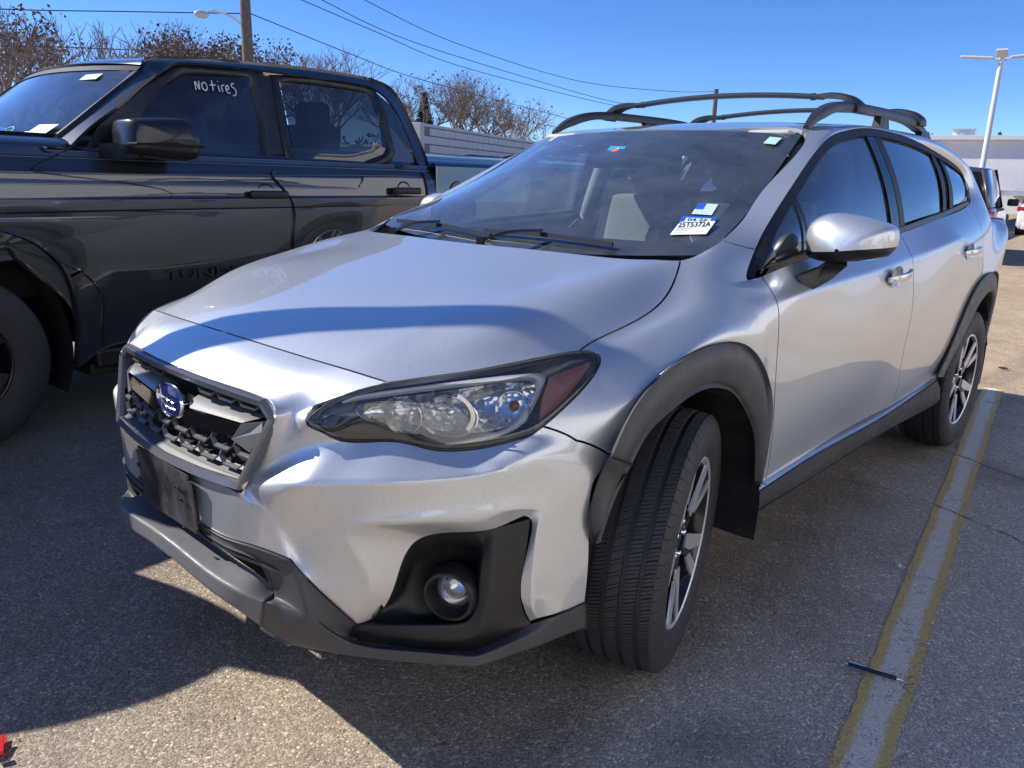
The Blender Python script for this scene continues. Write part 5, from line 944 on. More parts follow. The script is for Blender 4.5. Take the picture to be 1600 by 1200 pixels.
# sidewall lettering blocks (raised rubber) are moulded ribs on the front tyre
# ---------------------------------------------------------------- side glazing
FRITB = mat('moulding_black', (.010,.010,.012), .38)
def outline_row(names): return [CV[n] for n in names]
WT = ['x1','x2','x3','x4','x5','x6','x7','x8','x9','x10','x11','x12']
WB = ['x0','d0','bl1','db0','bl3','be4','bl4','x12']
for s in (1,-1):
    top = spline([CV[n] for n in ['x0']+WT], 6); bot = spline([CV[n] for n in WB], 8)
    top = [Vector(t) for t in top]; bot = [Vector(b) for b in bot]
    # resample both by y so a glazing sheet can be lofted between them
    def samp(L, y):
        for a, b in zip(L, L[1:]):
            if a.y <= y <= b.y: return a.lerp(b, (y-a.y)/max(b.y-a.y, 1e-6))
        return L[0].copy() if y < L[0].y else L[-1].copy()
    # top curve goes over the highest frame point then down the rear: split it
    imax = max(range(len(top)), key=lambda i: top[i].y)
    ys = np.linspace(.37, 2.84, 70)
    def point(y, f, off=0):
        a = samp(bot, y); b = samp(top[:imax+1], y)
        p_ = a.lerp(b, f); bul = .030*math.sin(math.pi*f)
        return Vector((s*(p_.x+bul-off), p_.y, p_.z))
    def region(name, y0t, y1t, y0b, y1b, f0, f1, off, m, nu=14, nv=8, par=None):
        rows = []
        for j in range(nv+1):
            f = f0+(f1-f0)*j/nv; rows.append([tuple(point(y0b+(y0t-y0b)*f+((y1b+(y1t-y1b)*f)-(y0b+(y0t-y0b)*f))*i/nu, f, off)) for i in range(nu+1)])
        return loft(name, rows, m, CAR, True)
    FR = SEAL
    # front quarter light, door glass, rear door glass, rear quarter glass
    region('quarter_light', .86,.86,.50,.86,.05,.93,.010, GLASS_S, 10, 8) if False else None
    region('front_door_glass', 1.545,1.545,.46,1.555,.045,.955,.010, GLASS_S, 26, 12) if False else None
    def poly_glass(name, ya, yb, m, f0=.05, f1=.955, off=.010, nv=12, nu=30, par=None):
        rows = []
        for j in range(nv+1):
            f = f0+(f1-f0)*j/nv
            rows.append([tuple(point(ya(f)+(yb(f)-ya(f))*i/nu, f, off)) for i in range(nu+1)])
        return loft(name, rows, m, CAR, True)
    # leading edge follows the windscreen pillar: for height f the pillar y at that height
    def pill(f, off):
        lo, hi = .36, 1.6
        for _ in range(28):
            mid = (lo+hi)/2; a = samp(bot, mid); b = samp(top[:imax+1], mid)
            # z of the requested fraction measured against full-height door glass at this y
            zz = 1.045+(1.452-1.045)*f
            if b.z < zz: lo = mid
            else: hi = mid
        return hi+off
    def sheet(name, y0, y1, z0f, z1f, m, off, nu=30, nv=14):
        """glass bounded by y range functions of height and belt/roof curves"""
        rows = []
        for j in range(nv+1):
            g = j/nv; r_ = []
            for i in range(nu+1):
                y = y0(g)+(y1(g)-y0(g))*i/nu
                a = samp(bot, y); b = samp(top[:imax+1], y); f = z0f+(z1f-z0f)*g
                q = a.lerp(b, f); bul = .022*math.sin(math.pi*f)
                r_.append((s*(q.x+bul-off), q.y, q.z))
            rows.append(r_)
        return loft(name, rows, m, CAR, True)
    # black frame sheet behind everything, pierced by drawing it as strips
    def strip(name, y0, y1, m, off, f0=0, f1=1): return sheet(name, y0, y1, f0, f1, m, off, 4, 12)
    B1 = lambda g: 1.615-.03*g
    # glass panes (front glass starts in the sharp corner at the mirror base)
    sheet('front_door_glass', lambda g: .47+.02*g, lambda g: 1.56-.03*g, .07, .93, GLASS_S, .012, 60, 14)
    sheet('rear_door_glass', lambda g: 1.70-.02*g, lambda g: 2.245+.10*g-.02, .07, .92, GLASS_D, .012)
    sheet('rear_quarter_glass', lambda g: 2.29+.09*g, lambda g: 2.36+.09*g, .08, .90, GLASS_D, .012, 4)
    sheet('quarter_glass', lambda g: 2.42+.06*g, lambda g: 2.79-.0*g, .10, .86, GLASS_D, .010)
    # frames and pillars
    def band(name, fa, fb, ya, yb, off, m, nu=80):
        rows = []
        for f_, o_ in ((fa, off+.006), (fa, off), (fb, off), (fb, off+.006)):
            r_ = []
            for i in range(nu+1):
                y = ya+(yb-ya)*i/nu; a = samp(bot, y); b = samp(top[:imax+1], y); q = a.lerp(b, f_); L_ = max((b-a).length, .001)
                r_.append((s*(q.x+.022*math.sin(math.pi*f_)-o_), q.y, q.z))
            rows.append(r_)
        return auto_smooth(loft(name, rows, m, CAR, True), 40)
    def edge_band(name, curve, w, sgn, m, off, y0, y1, nu=90):
        """constant-width moulding hugging the belt (sgn +1) or the roof curve (sgn -1)"""
        rows = [[], [], [], []]
        for i in range(nu+1):
            y = y0+(y1-y0)*i/nu; a = samp(bot, y); b = samp(top[:imax+1], y); dirv = (b-a)
            L_ = max(dirv.length, 1e-4); dirv = dirv/L_; ww = min(w, L_*.5)
            base = a if sgn > 0 else b
            for k, (u_, o_) in enumerate(((0, off+.008), (.0005, off), (ww, off), (ww, off+.010))):
                f = (u_/L_) if sgn > 0 else 1-u_/L_
                q = base+dirv*(u_*sgn); rows[k].append((s*(q.x+.022*math.sin(math.pi*max(0,min(1,f)))-o_), q.y, q.z))
        return auto_smooth(loft(name, rows, m, CAR, True), 40)
    edge_band('roof_frame', top, .030, -1, SEAL, .001, .40, 2.845)
    edge_band('belt_moulding', bot, .022, 1, FRITB, -.003, .44, 2.80)
    for nm, ya, yb, yc, yd, m_ in (('door_pillar', 1.545,1.635,1.52,1.60, mat('pillar_film', (.012,.013,.016), .22)),('door_pillar',1.645,1.70,1.605,1.675, SEAL),('door_frame', 2.235,2.29,2.325,2.38, SEAL),('door_frame',2.355,2.43,2.45,2.49, SEAL),('glass_divider', .735,.755,.735,.755, SEAL)):
        auto_smooth(sheet(nm, lambda g, ya=ya, yc=yc: ya+(yc-ya)*g, lambda g, yb=yb, yd=yd: yb+(yd-yb)*g, .02, .985, m_, .004, 4, 12), 30)
    # black corner at the mirror base
    auto_smooth(sheet('mirror_corner', lambda g: .40, lambda g: .50, .0, 1.0, GLOSSB, .004, 8, 10), 30)
    # quarter panel blank behind the small glass
    auto_smooth(sheet('quarter_frame', lambda g: 2.78, lambda g: 2.84, .0, 1.0, SEAL, .003, 4, 10), 30)
# ---------------------------------------------------------------- windscreen
wl_pts = [CV['w0'],CV['w1'],CV['w2'],CV['w3'],CV['w4']]
def ws_point(f, x):
    e = spline(wl_pts, 8); k = f*(len(e)-1); i = min(int(k), len(e)-2); a = Vector(e[i]).lerp(Vector(e[i+1]), k-i)
    c = Vector((0, .145+(.975-.145)*f, 1.045+(1.464-1.045)*f+.018*math.sin(math.pi*f)))
    t = abs(x); q = c.lerp(a, 1); k2 = t**2.2
    return Vector((a.x*x, c.y+(a.y-c.y)*k2, c.z+(a.z-c.z)*k2))
rows = [[tuple(ws_point(f, x)+Vector((0,-.0,-.004))) for x in np.linspace(-.995, .995, 41)] for f in np.linspace(.02, .99, 20)]
loft('windscreen', rows, GLASS, CAR, True)
FRIT = mat('frit_black', (.006,.006,.007), .35)
def ws_band(name, f0, f1, x0, x1, m, off=.001, nu=30, nv=3):
    rows = [[tuple(ws_point(f0(x)+(f1(x)-f0(x))*j/nv, x)+Vector((0,off,-.004-off))) for x in np.linspace(x0, x1, nu+1)] for j in range(nv+1)]
    return loft(name, rows, m, CAR, True)
ws_band('windscreen_frit', lambda x: .02, lambda x: .13+.05*abs(x)**4, -.99, .99, FRIT)
ws_band('windscreen_frit', lambda x: .94, lambda x: .99, -.99, .99, FRIT)
for s in (1,-1):
    rows = [[tuple(ws_point(f, s*x)+Vector((0,.001,-.005))) for f in np.linspace(.05, .985, 24)] for x in (.90,.93,.96,.992)]
    loft('windscreen_frit', rows, FRIT, CAR, True)
# cowl panel between bonnet and glass
rows = [[(x, .03+.33*abs(x/.69)**2.2+dy, 1.035+.012*abs(x)-dz) for x in np.linspace(-.69,.69,30)] for dy, dz in ((-.06,.03),(.0,.012),(.06,.004),(.13,.0))]
auto_smooth(loft('cowl', rows, plastic('cowl_plastic', (.012,.012,.013), .6, 500, .1, .35, (.08,.08,.075)), CAR), 40)
# mirrors on the doors
def door_mirror(s):
    Mr = empty('door_mirror'); Mr.parent = CAR
    def tr(L): return [(s*x,y,z) for x,y,z in L]
    cap = MIRC; n = len(cap)
    cx = sum(p[0] for p in cap)/n; cz = min(p[2] for p in cap)
    rows = []
    for dy, sc_ in ((-.085,.05),(-.080,.35),(-.066,.62),(-.040,.86),(-.005,.985),(.045,1.0),(.075,.97)):
        sp = spline(cap, 5); rows.append(tr([(cx+(x-cx)*sc_, y+dy-.0*sc_+.05*(1-sc_)*0, cz+.012+(z-cz-.012)*(sc_**.9)) for x,y,z in sp]))
    auto_smooth(loft('mirror_cap', rows, SILVER, Mr, True), 60)
    low = MIRB; rows = []
    ztop = max(p[2] for p in low)
    for dy, sc_ in ((-.083,.06),(-.076,.36),(-.062,.62),(-.038,.86),(-.005,.985),(.045,1.0),(.078,.97)):
        sp = spline(low, 5); rows.append(tr([(cx+(x-cx)*sc_, y+dy, ztop+.008+(z-ztop)*sc_) for x,y,z in sp]))
    auto_smooth(loft('mirror_base', rows, BLACKP, Mr, True), 60)
    # glass on the rear face
    sp = cap+low[::-1][1:-1]; bm = bmesh.new(); c = Vector((s*cx, MIRC[0][1]+.070, cz+.02)); ring = [bm.verts.new((s*(cx+(x-cx)*.95), y+.070, cz+.03+(z-cz-.03)*.93)) for x,y,z in sp]
    cc = bm.verts.new(c)
    for i in range(len(ring)): bm.faces.new((cc, ring[i], ring[(i+1)%len(ring)]))
    bm_obj('mirror_glass', bm, CHROME, Mr)
    # foot on the door
    bm = bmesh.new()
    base = [(.838,.545,1.020),(.868,.585,.965),(.872,.66,.985),(.845,.68,1.035)]
    topq = [(.875,.665,1.060),(.880,.650,1.042),(.935,.70,1.045),(.925,.725,1.066)]
    midq = [((a[0]*.6+b[0]*.4)+.008, a[1]*.6+b[1]*.4, a[2]*.55+b[2]*.45-.006) for a,b in zip(base,topq)]
    R_ = [[bm.verts.new((s*x,y,z)) for x,y,z in L] for L in (base, midq, topq)]
    for a, b in zip(R_, R_[1:]):
        for k in range(4): bm.faces.new((a[k], a[(k+1)%4], b[(k+1)%4], b[k]))
    bm.faces.new(R_[0]); bm.faces.new(R_[-1][::-1]); bmesh.ops.recalc_face_normals(bm, faces=bm.faces)
    bmesh.ops.bevel(bm, geom=list(bm.edges), offset=.006, segments=3, affect='EDGES')
    auto_smooth(bm_obj('mirror_foot', bm, BLACKP, Mr), 50)
    return Mr
door_mirror(1); fm_ = door_mirror(-1)
fm_.matrix_local = Matrix.Translation((-.87,.66,0)) @ Matrix.Rotation(R(-98), 4, 'Z') @ Matrix.Translation((.87,-.66,0))
# door handles
HCH = car_paint('handle_paint', (.60,.61,.63), .85, .25, .02, .05)
def handle(s, y0, y1, z0, z1, par=None):
    H = empty('door_handle'); H.parent = CAR
    bm = bmesh.new(); n = 10
    path = [(s*(.893+.026*math.sin(math.pi*min(max(t,0),1))**.6), y0+(y1-y0)*t, z0+(z1-z0)*t) for t in np.linspace(0,1,n)]
    sweep(bm, path, [(-.008,-.010),(-.010,0),(-.007,.013),(.006,.013),(.009,0),(.006,-.011)], scale=[.75]+[1]*(n-2)+[.8])
    auto_smooth(bm_obj('grip', bm, HCH, H), 60)
    # recess cup
    c = Vector((s*.8895, y0+(y1-y0)*.42, z0+(z1-z0)*.42)); rows = []
    for k, (rr, dx) in enumerate(((1.0,.0012),(.93,.0002),(.75,-.006),(.4,-.012),(.02,-.014))):
        rows.append([(c.x+s*dx, c.y+.062*rr*math.cos(a), c.z+.038*rr*math.sin(a)) for a in np.linspace(0, 2*math.pi, 32, endpoint=False)])
    loft('handle_cup', rows, SILVER, H, True, closed=True)
for s in (1,-1):
    handle(s, 1.225, 1.435, .960, .978); handle(s, 2.19, 2.40, 1.004, 1.016)
# ---------------------------------------------------------------- roof rails and crossbars
RAILM = plastic('roof_rail_plastic', (.022,.023,.025), .40, 600, .08, .25, (.10,.10,.11))
def rail(s):
    path = spline([(.573,1.125,1.478),(.570,1.20,1.520),(.567,1.31,1.556),(.565,1.46,1.577),(.565,1.75,1.583),(.565,2.05,1.584),(.565,2.25,1.575),(.567,2.42,1.545),(.572,2.56,1.505)], 5)
    path = [(s*x,y,z-.010) for x,y,z in path]
    sc_ = [.45+.55*min(1, min(i, len(path)-1-i)/7) for i in range(len(path))]
    bm = bmesh.new(); sweep(bm, path, [(-.020,-.022),(-.023,-.004),(-.015,.012),(.015,.012),(.023,-.004),(.020,-.022)], scale=sc_)
    auto_smooth(bm_obj('roof_rail', bm, RAILM, CAR), 60)
    for y0, y1, zt in ((1.80,1.93,1.57),(2.36,2.52,1.53)):
        bm = bmesh.new(); a = [(s*.552,y0,1.478),(s*.592,y0,1.478),(s*.592,y1,1.478),(s*.552,y1,1.478)]; b_ = [(s*.557,y0+.03,zt),(s*.582,y0+.03,zt),(s*.582,y1-.02,zt),(s*.557,y1-.02,zt)]
        A = [bm.verts.new(v) for v in a]; Bq = [bm.verts.new(v) for v in b_]
        for k in range(4): bm.faces.new((A[k], A[(k+1)%4], Bq[(k+1)%4], Bq[k]))
        bm.faces.new(A[::-1]); bm.faces.new(Bq); bm_obj('rail_foot', bm, RAILM, CAR)
rail(1); rail(-1)
BARM = mat('crossbar_metal', (.09,.095,.10), .35, .5)
def crossbar(y):
    X = empty('crossbar'); X.parent = CAR
    bm = bmesh.new(); path = [(x, y, 1.632-.03*(x/.5)**2) for x in np.linspace(-.44,.44,20)]
    sweep(bm, path, [(-.026,-.006),(-.014,.009),(.014,.010),(.028,.0),(.014,-.009),(-.014,-.010)]); auto_smooth(bm_obj('bar', bm, BARM, X), 60)
    for s in (1,-1):
        bm = bmesh.new()
        path = spline([(s*.40,y,1.610),(s*.48,y,1.612),(s*.545,y,1.598),(s*.585,y,1.572),(s*.592,y,1.545)], 4)
        sweep(bm, path, [(-.040,-.012),(-.040,.006),(-.028,.014),(.028,.014),(.040,.006),(.040,-.012)], up=(0,0,1) if False else (s*.3,0,1), scale=[.55,.6,.65,.72,.8,.85,.9,.95,1,1,1,1,1,1,1,1,1][:len(path)])
        auto_smooth(bm_obj('clamp', bm, RAILM, X), 50)
        bm = bmesh.new(); tube(bm, [(s*.395,y,1.612),(s*.41,y,1.612)], .014, 12); bm_obj('end_collar', bm, SEAL, X)
crossbar(1.56); crossbar(2.33)
# wipers
WIP = mat('wiper_black', (.012,.012,.013), .35)
def wiper(piv, tip0, tip1):
    Wp = empty('wiper'); Wp.parent = CAR
    bm = bmesh.new(); mid = (Vector(tip0)+Vector(tip1))/2+Vector((0,-.006,.022))
    sweep(bm, spline([piv, tuple(Vector(piv).lerp(mid,.5)+Vector((0,-.01,.012))), tuple(mid)], 5), [(-.009,-.004),(-.007,.005),(.007,.005),(.009,-.004)]); auto_smooth(bm_obj('arm', bm, WIP, Wp), 50)
    bm = bmesh.new(); sweep(bm, spline([tip0, tuple((Vector(tip0)+Vector(tip1))/2+Vector((0,-.002,.008))), tip1], 6), [(-.006,-.006),(-.004,.007),(.003,.008),(.006,-.006)]); auto_smooth(bm_obj('blade', bm, WIP, Wp), 50)
    bm = bmesh.new(); tube(bm, [tuple(Vector(piv)-Vector((0,0,.02))), tuple(Vector(piv)+Vector((0,0,.014)))], .014, 12); bm_obj('pivot', bm, WIP, Wp)
def wsp(f, x, up=.010): 
    q = ws_point(f, x); return (q.x, q.y-up*.5, q.z+up)
wiper((-.50,.16,1.068), wsp(.075,-.86), wsp(.06,-.05)); wiper((.02,.09,1.075), wsp(.085,-.12), wsp(.06,.62))
# tail lamps, rear glass
TAIL = mat('tail_lamp_red', (.35,.01,.02), .12, 0, 1)
for s in (1,-1):
    rows = [[(s*x,y,z) for x,y,z in r] for r in ([(.745,3.22,1.135),(.785,3.33,1.128),(.775,3.42,1.12)],[(.785,3.16,1.07),(.815,3.30,1.06),(.79,3.42,1.06)],[(.81,3.14,.99),(.825,3.26,.97),(.80,3.38,.96)])]
    pr = patch(rows, 4, 4); loft('tail_lamp', pr, TAIL, CAR, True)
# interior ------------------------------------------------------
DASH = plastic('dash_plastic', (.035,.036,.038), .6, 300, .2, .2, (.2,.2,.19)); SEATD = mat('seat_cloth_dark', (.018,.019,.021), .9); SEATL = mat('seat_cloth_grey', (.33,.31,.28), .9); LINER = mat('headliner', (.58,.56,.52), .9)
I_ = empty('interior'); I_.parent = CAR
rows = [[(x, y+.12*abs(x/.65)**2, z-.03*abs(x/.65)**3+(.03*math.exp(-((x-.36)/.16)**2) if .35 < y < .62 else 0)) for x in np.linspace(-.66,.66,31)] for y, z in ((.14,1.02),(.28,1.035),(.42,1.03),(.55,1.01),(.62,.97),(.64,.75))]
loft('dashboard', rows, DASH, I_, True)
bm = bmesh.new(); box(bm, (0,1.9,.55), (1.5,2.9,.04)); box(bm, (0,2.85,.85), (1.2,.15,.45)); bm_obj('cabin_floor', bm, SEATD, I_)
rows = [[(x, y, z-.035-.06*abs(x/.56)**4) for x in np.linspace(-.56,.56,17)] for y, z in ((1.08,1.455),(1.4,1.49),(1.9,1.51),(2.4,1.50),(2.9,1.43))]
loft('headliner', rows, LINER, I_, True)
def seat(x, y, sc_=1, back=.62):
    S = empty('seat'); S.parent = CAR
    def cush(name, c, s3, rx, m, bev):
        bm = bmesh.new(); box(bm, (0,0,0), s3, None, bev); bmesh.ops.rotate(bm, cent=(0,0,0), matrix=Matrix.Rotation(R(rx),3,'X'), verts=bm.verts); bmesh.ops.translate(bm, vec=c, verts=bm.verts)
        o = bm_obj(name, bm, m, S, True); md = o.modifiers.new('s','SUBSURF'); md.levels = 2; md.render_levels = 2; return o
    cush('cushion', (x,y-.15,.70), (.50,.52,.16), 6, SEATD, .05)
    cush('seat_back', (x,y+.17,.98), (.48,.15,back), -14, SEATD, .05)
    cush('seat_insert', (x,y+.10,.97), (.30,.10,back*.8), -14, SEATL, .04)
    cush('head_rest', (x,y+.27,1.335), (.27,.12,.20), -10, SEATD, .05)
    cush('head_rest_pad', (x,y+.225,1.31), (.22,.08,.13), -10, SEATL, .035)
seat(.37,1.32); seat(-.37,1.38); seat(.40,2.25,1,.5); seat(-.40,2.25,1,.5)
bm = bmesh.new(); bmesh.ops.create_cone(bm, cap_ends=False, segments=40, radius1=.185, radius2=.185, depth=.001)
bm.free(); bm = bmesh.new(); c = Vector((.37,.80,1.005)); Q = Matrix.Rotation(R(-62), 3, 'X')
tube(bm, [c+Q@Vector((.185*math.cos(a),.185*math.sin(a),0)) for a in np.linspace(0, 2*math.pi, 41)], .015, 8, False); box(bm, c, (.20,.05,.07), Q, .01); bm_obj('steering_wheel', bm, mat('wheel_leather', (.02,.02,.021), .45), I_, True)
bm = bmesh.new(); box(bm, (0,.80,1.345), (.23,.03,.065), Matrix.Rotation(R(10),3,'X'), .012); bm_obj('rear_view_mirror', bm, GLOSSB, I_, True)
for x in (.36,-.36):
    bm = bmesh.new(); box(bm, (x,1.13,1.435), (.38,.16,.02), Matrix.Rotation(R(-8),3,'X'), .008); bm_obj('sun_visor', bm, LINER, I_, True)
for s in (1,-1):
    bm = bmesh.new(); tube(bm, [(s*.675,.42,1.05),(s*.635,.74,1.21),(s*.580,1.08,1.385),(s*.555,1.27,1.44)], .022, 8); bm_obj('pillar_trim', bm, mat('pillar_trim_grey', (.20,.195,.18), .9), I_, True)
    bm = bmesh.new(); tube(bm, [(s*.74,1.62,.85),(s*.73,1.60,1.10),(s*.60,1.58,1.42)], .045, 8); bm_obj('pillar_trim', bm, LINER, I_, True)
    bm = bmesh.new(); box(bm, (s*.76,1.4,.82), (.04,1.8,.42), None, .01); bm_obj('door_card', bm, SEATD, I_)
    bm = bmesh.new(); tube(bm, [(s*.72,2.36,.9),(s*.68,2.38,1.12),(s*.58,2.45,1.42)], .05, 8); bm_obj('pillar_trim', bm, LINER, I_, True)
bm = bmesh.new(); box(bm, (.53,1.02,1.30), (.02,.02,.0001)); bm.free()
# ---------------------------------------------------------------- pickup parked alongside
TH = R(5)
TRK = empty('pickup_truck', (-2.2-math.cos(TH), -.7-math.sin(TH), 0), TH, label='dark grey crew cab pickup with tyre writing on its window, beside the silver car', cat='truck')
full, tagl = build_shell(TRV, TRF, TRC, ('hood','roof'), 3)
for t in tagl:
    i = tagl.index(t)*2
    extract(full, (i,), t, NAVY, TRK, .002)
    if t not in ('hood','roof'): extract(full, (i+1,), t, NAVY, TRK, .002)
TG = glass('pickup_glass', (.07,.08,.09), 1.0, .03); TWG = glass('pickup_windscreen_glass', (.45,.55,.55), 1.0, .05)
FRM = plastic('pickup_black_trim', (.010,.010,.011), .35, 500, .05, .1)
def fan_patch(name, pts, m, s, par, off=0, bul=.01):
    c = np.mean(np.array(pts), axis=0); rows = []
    loop = spline(pts, 4, True) if False else pts
    L = []
    for i in range(len(loop)):
        a, b = loop[i], loop[(i+1)%len(loop)]
        for k in range(5): L.append(tuple(a[j]+(b[j]-a[j])*k/5 for j in range(3)))
    for f in (1,.8,.5,.25,.001): rows.append([(s*(c[0]+(p[0]-c[0])*f+off+bul*(1-f*f)), c[1]+(p[1]-c[1])*f, c[2]+(p[2]-c[2])*f) for p in L])
    return loft(name, rows, m, par, True, closed=True)
def grow_loop(pts, t):
    c = np.mean(np.array(pts), axis=0); out = []
    for p in pts:
        d_ = np.array(p)-c; L = np.linalg.norm(d_); out.append(tuple(np.array(p)+d_/L*t))
    return out
for s in (1,-1):
    for pts in (TR_WINF, TR_WINR):
        fan_patch('door_glass', pts, TG, s, TRK, -.010, .018)
        rows = []
        for t, o_ in ((.075,-.012),(.07,-.003),(.012,-.002),(.008,-.012),(.0,-.016)):
            g = grow_loop(pts, t); L = []
            for i in range(len(g)):
                a, b = g[i], g[(i+1)%len(g)]
                for k in range(4): L.append((s*(a[0]+(b[0]-a[0])*k/4+o_), a[1]+(b[1]-a[1])*k/4, a[2]+(b[2]-a[2])*k/4))
            rows.append(L)
        loft('window_frame', rows, FRM, TRK, True, closed=True)
    # pillar and gap fillers behind the frames
    bm = bmesh.new(); q = [bm.verts.new((s*x,y,z)) for x,y,z in ((.915,.50,1.30),(.915,2.60,1.30),(.80,2.50,1.70),(.775,2.30,1.80),(.775,1.15,1.79),(.86,.80,1.60))]
    bm.free()
    for nm, y0, y1, y2, y3 in (('door_pillar',1.46,1.67,1.49,1.69),):
        mesh_obj(nm, [(s*.925,y0,1.27),(s*.925,y1,1.27),(s*.775,y3,1.80),(s*.775,y2,1.80)], [(0,1,2,3)], FRM, TRK)
    mesh_obj('rear_quarter', [(s*x,y,z) for x,y,z in ((.915,2.40,1.29),(.925,2.78,1.29),(.915,2.69,1.40),(.868,2.655,1.52),(.815,2.565,1.71),(.782,2.43,1.80),(.785,2.36,1.80),(.85,2.40,1.66))], [(0,1,2,3,4,5,6,7)], NAVY, TRK)
    mesh_obj('mirror_corner', [(s*x,y,z) for x,y,z in ((.94,.43,1.27),(.93,.80,1.27),(.875,.80,1.53),(.81,1.04,1.76),(.838,.86,1.67),(.875,.71,1.56),(.905,.56,1.45))], [(0,1,2,3,4,5,6)], FRM, TRK)
    # rocker
    bm = bmesh.new(); box(bm, (s*.95,1.55,.345), (.08,2.3,.10), None, .02); box(bm, (s*.86,1.55,.29), (.2,2.35,.06), None, .01); bm_obj('rocker_panel', bm, FRM, TRK)
    # wheel-arch moulding and dark liner
    bm = bmesh.new(); arc = [TRV[n] for n in ('a0','a1','a2','a3','a4','a5','a6','a7','a8')]; arc = spline(arc, 4)
    sweep(bm, [(s*(x+.004),y,z) for x,y,z in arc], [(-.010,-.015),(-.010,.012),(.004,.016),(.012,.0),(.004,-.015)], up=(s,0,0)); auto_smooth(bm_obj('arch_moulding', bm, mat('arch_gloss', (.02,.022,.028), .22, .3, .6), TRK), 50)
    rows = []
    for x in (.985,.93,.60,.45): rows.append([(s*x, -.20-(.50)*math.cos(R(t)), .44+.55*math.sin(R(t))) for t in np.linspace(-8, 205, 30)])
    loft('wheel_well', rows, WELL, TRK, True)
    bm = bmesh.new(); bmesh.ops.create_circle(bm, cap_ends=True, segments=32, radius=.56, matrix=Matrix.Translation((s*.5,-.2,.5))@Matrix.Rotation(R(90),4,'Y')); bm_obj('inner_wing', bm, BLACK, TRK)
    # bed
    rows = []
    for x, z in ((.93,1.335),(.975,1.350),(.998,1.33),(1.0,1.245),(1.01,1.10),(1.005,.80),(.985,.55),(.96,.45)): rows.append([(s*x, y, z) for y in np.linspace(2.80, 4.75, 12)])
    auto_smooth(loft('bed_side', rows, NAVY, TRK, True), 40)
    bm = bmesh.new(); tube(bm, [(s*1.008,3.02,1.145),(s*1.012,3.02,1.145)], .085, 28); bm_obj('fuel_door', bm, NAVY, TRK)
    bm = bmesh.new(); tube(bm, [(s*(1.0),3.02+.086*math.cos(a),1.145+.086*math.sin(a)) for a in np.linspace(0,2*math.pi,29)], .004, 5, False); bm_obj('fuel_door_gap', bm, BLACK, TRK)
    # handles
    for (a, b) in (TR_H1, TR_H2):
        H = empty('door_handle'); H.parent = TRK
        yc, zc = (a[1]+b[1])/2, a[2]
        bm = bmesh.new(); box(bm, (s*1.040,yc,zc), (.030,.25,.045), None, .012); auto_smooth(bm_obj('grip', bm, BLACKP, H), 40)
        bm = bmesh.new(); rows = [[(s*(1.005+dx), yc+.062*f*math.cos(t), zc+.062*f*math.sin(t)) for t in np.linspace(0,2*math.pi,24,endpoint=False)] for f, dx in ((1,.004),(.9,.003),(.6,-.012),(.02,-.016))]; bm.free()
        loft('handle_cup', rows, BLACKP, H, True, closed=True)
# door crease as a narrow bead; its highlight is painted as lighter colour
for s in (1,-1):
    bm = bmesh.new(); tube(bm, spline([(s*(TRV[n][0]+.002), TRV[n][1], TRV[n][2]) for n in ('fs0','fs1','fs2','g1','d11','m1','r11','c1')], 4), .0035, 6); bm_obj('swage_highlight_bead', bm, car_paint('swage_highlight', (.10,.12,.16), .6, .3, .05, .0), TRK, True)
# cab interior core, bed floor, far closures
bm = bmesh.new(); box(bm, (0,1.6,.75), (1.74,2.3,.75)); box(bm, (0,3.75,.80), (1.84,1.95,.5)); box(bm, (0,-.35,.95), (1.5,1.3,.6)); box(bm, (0,2.78,1.0), (1.84,.05,.7)); bm_obj('chassis', bm, BLACK, TRK)
bm = bmesh.new(); box(bm, (0,4.75,.95), (1.95,.06,.8), None, .01); bm_obj('tailgate', bm, NAVY, TRK)
for y, x in ((.95,.42),(.95,-.42),(2.05,.42),(2.05,-.42)):
    bm = bmesh.new(); box(bm, (x,y+.10,1.30), (.50,.16,.55), Matrix.Rotation(R(-10),3,'X'), .05); box(bm, (x,y+.16,1.62), (.28,.12,.20), None, .05); bmesh.ops.translate(bm, vec=(0,0,0), verts=bm.verts); auto_smooth(bm_obj('seat', bm, SEATD, TRK), 50)
# windscreen
wl = [TRV[n] for n in ('p0','p1','p2','p3','p4')]; rows = []
for i, p in enumerate(spline(wl, 4)):
    f = i/16; rows.append([(p[0]*x, p[1]-(.10)*(1-x*x), p[2]+.018*f*(1-x*x)) for x in np.linspace(-1,1,25)])
loft('windscreen', rows, TWG, TRK, True)
for s in (1,-1):
    rr = [[(s*(r_[-1][0]-w_), r_[-1][1]-.002-w_*.12, r_[-1][2]+.003) for r_ in rows] for w_ in (0,.03,.06)]; loft('windscreen_frit', rr, FRIT, TRK, True)
loft('windscreen_frit', [[(x,y-.004,z+.002) for x,y,z in rows[-1]], [(x,y-.004,z+.003) for x,y,z in rows[-2]]], FRIT, TRK, True)
rw = [[(x*.74, .30+dy-.10*(1-x*x), 1.36-dz) for x in np.linspace(-1.05,1.05,15)] for dy, dz in ((-.02,.0),(.10,-.02),(.14,-.03))]; loft('cowl', rw, FRM, TRK, True)
rd = [[(x, y, z) for x in np.linspace(-.76,.76,9)] for y, z in ((.35,1.34),(.75,1.33),(.82,1.15))]; loft('dashboard', rd, DASH, TRK, True)
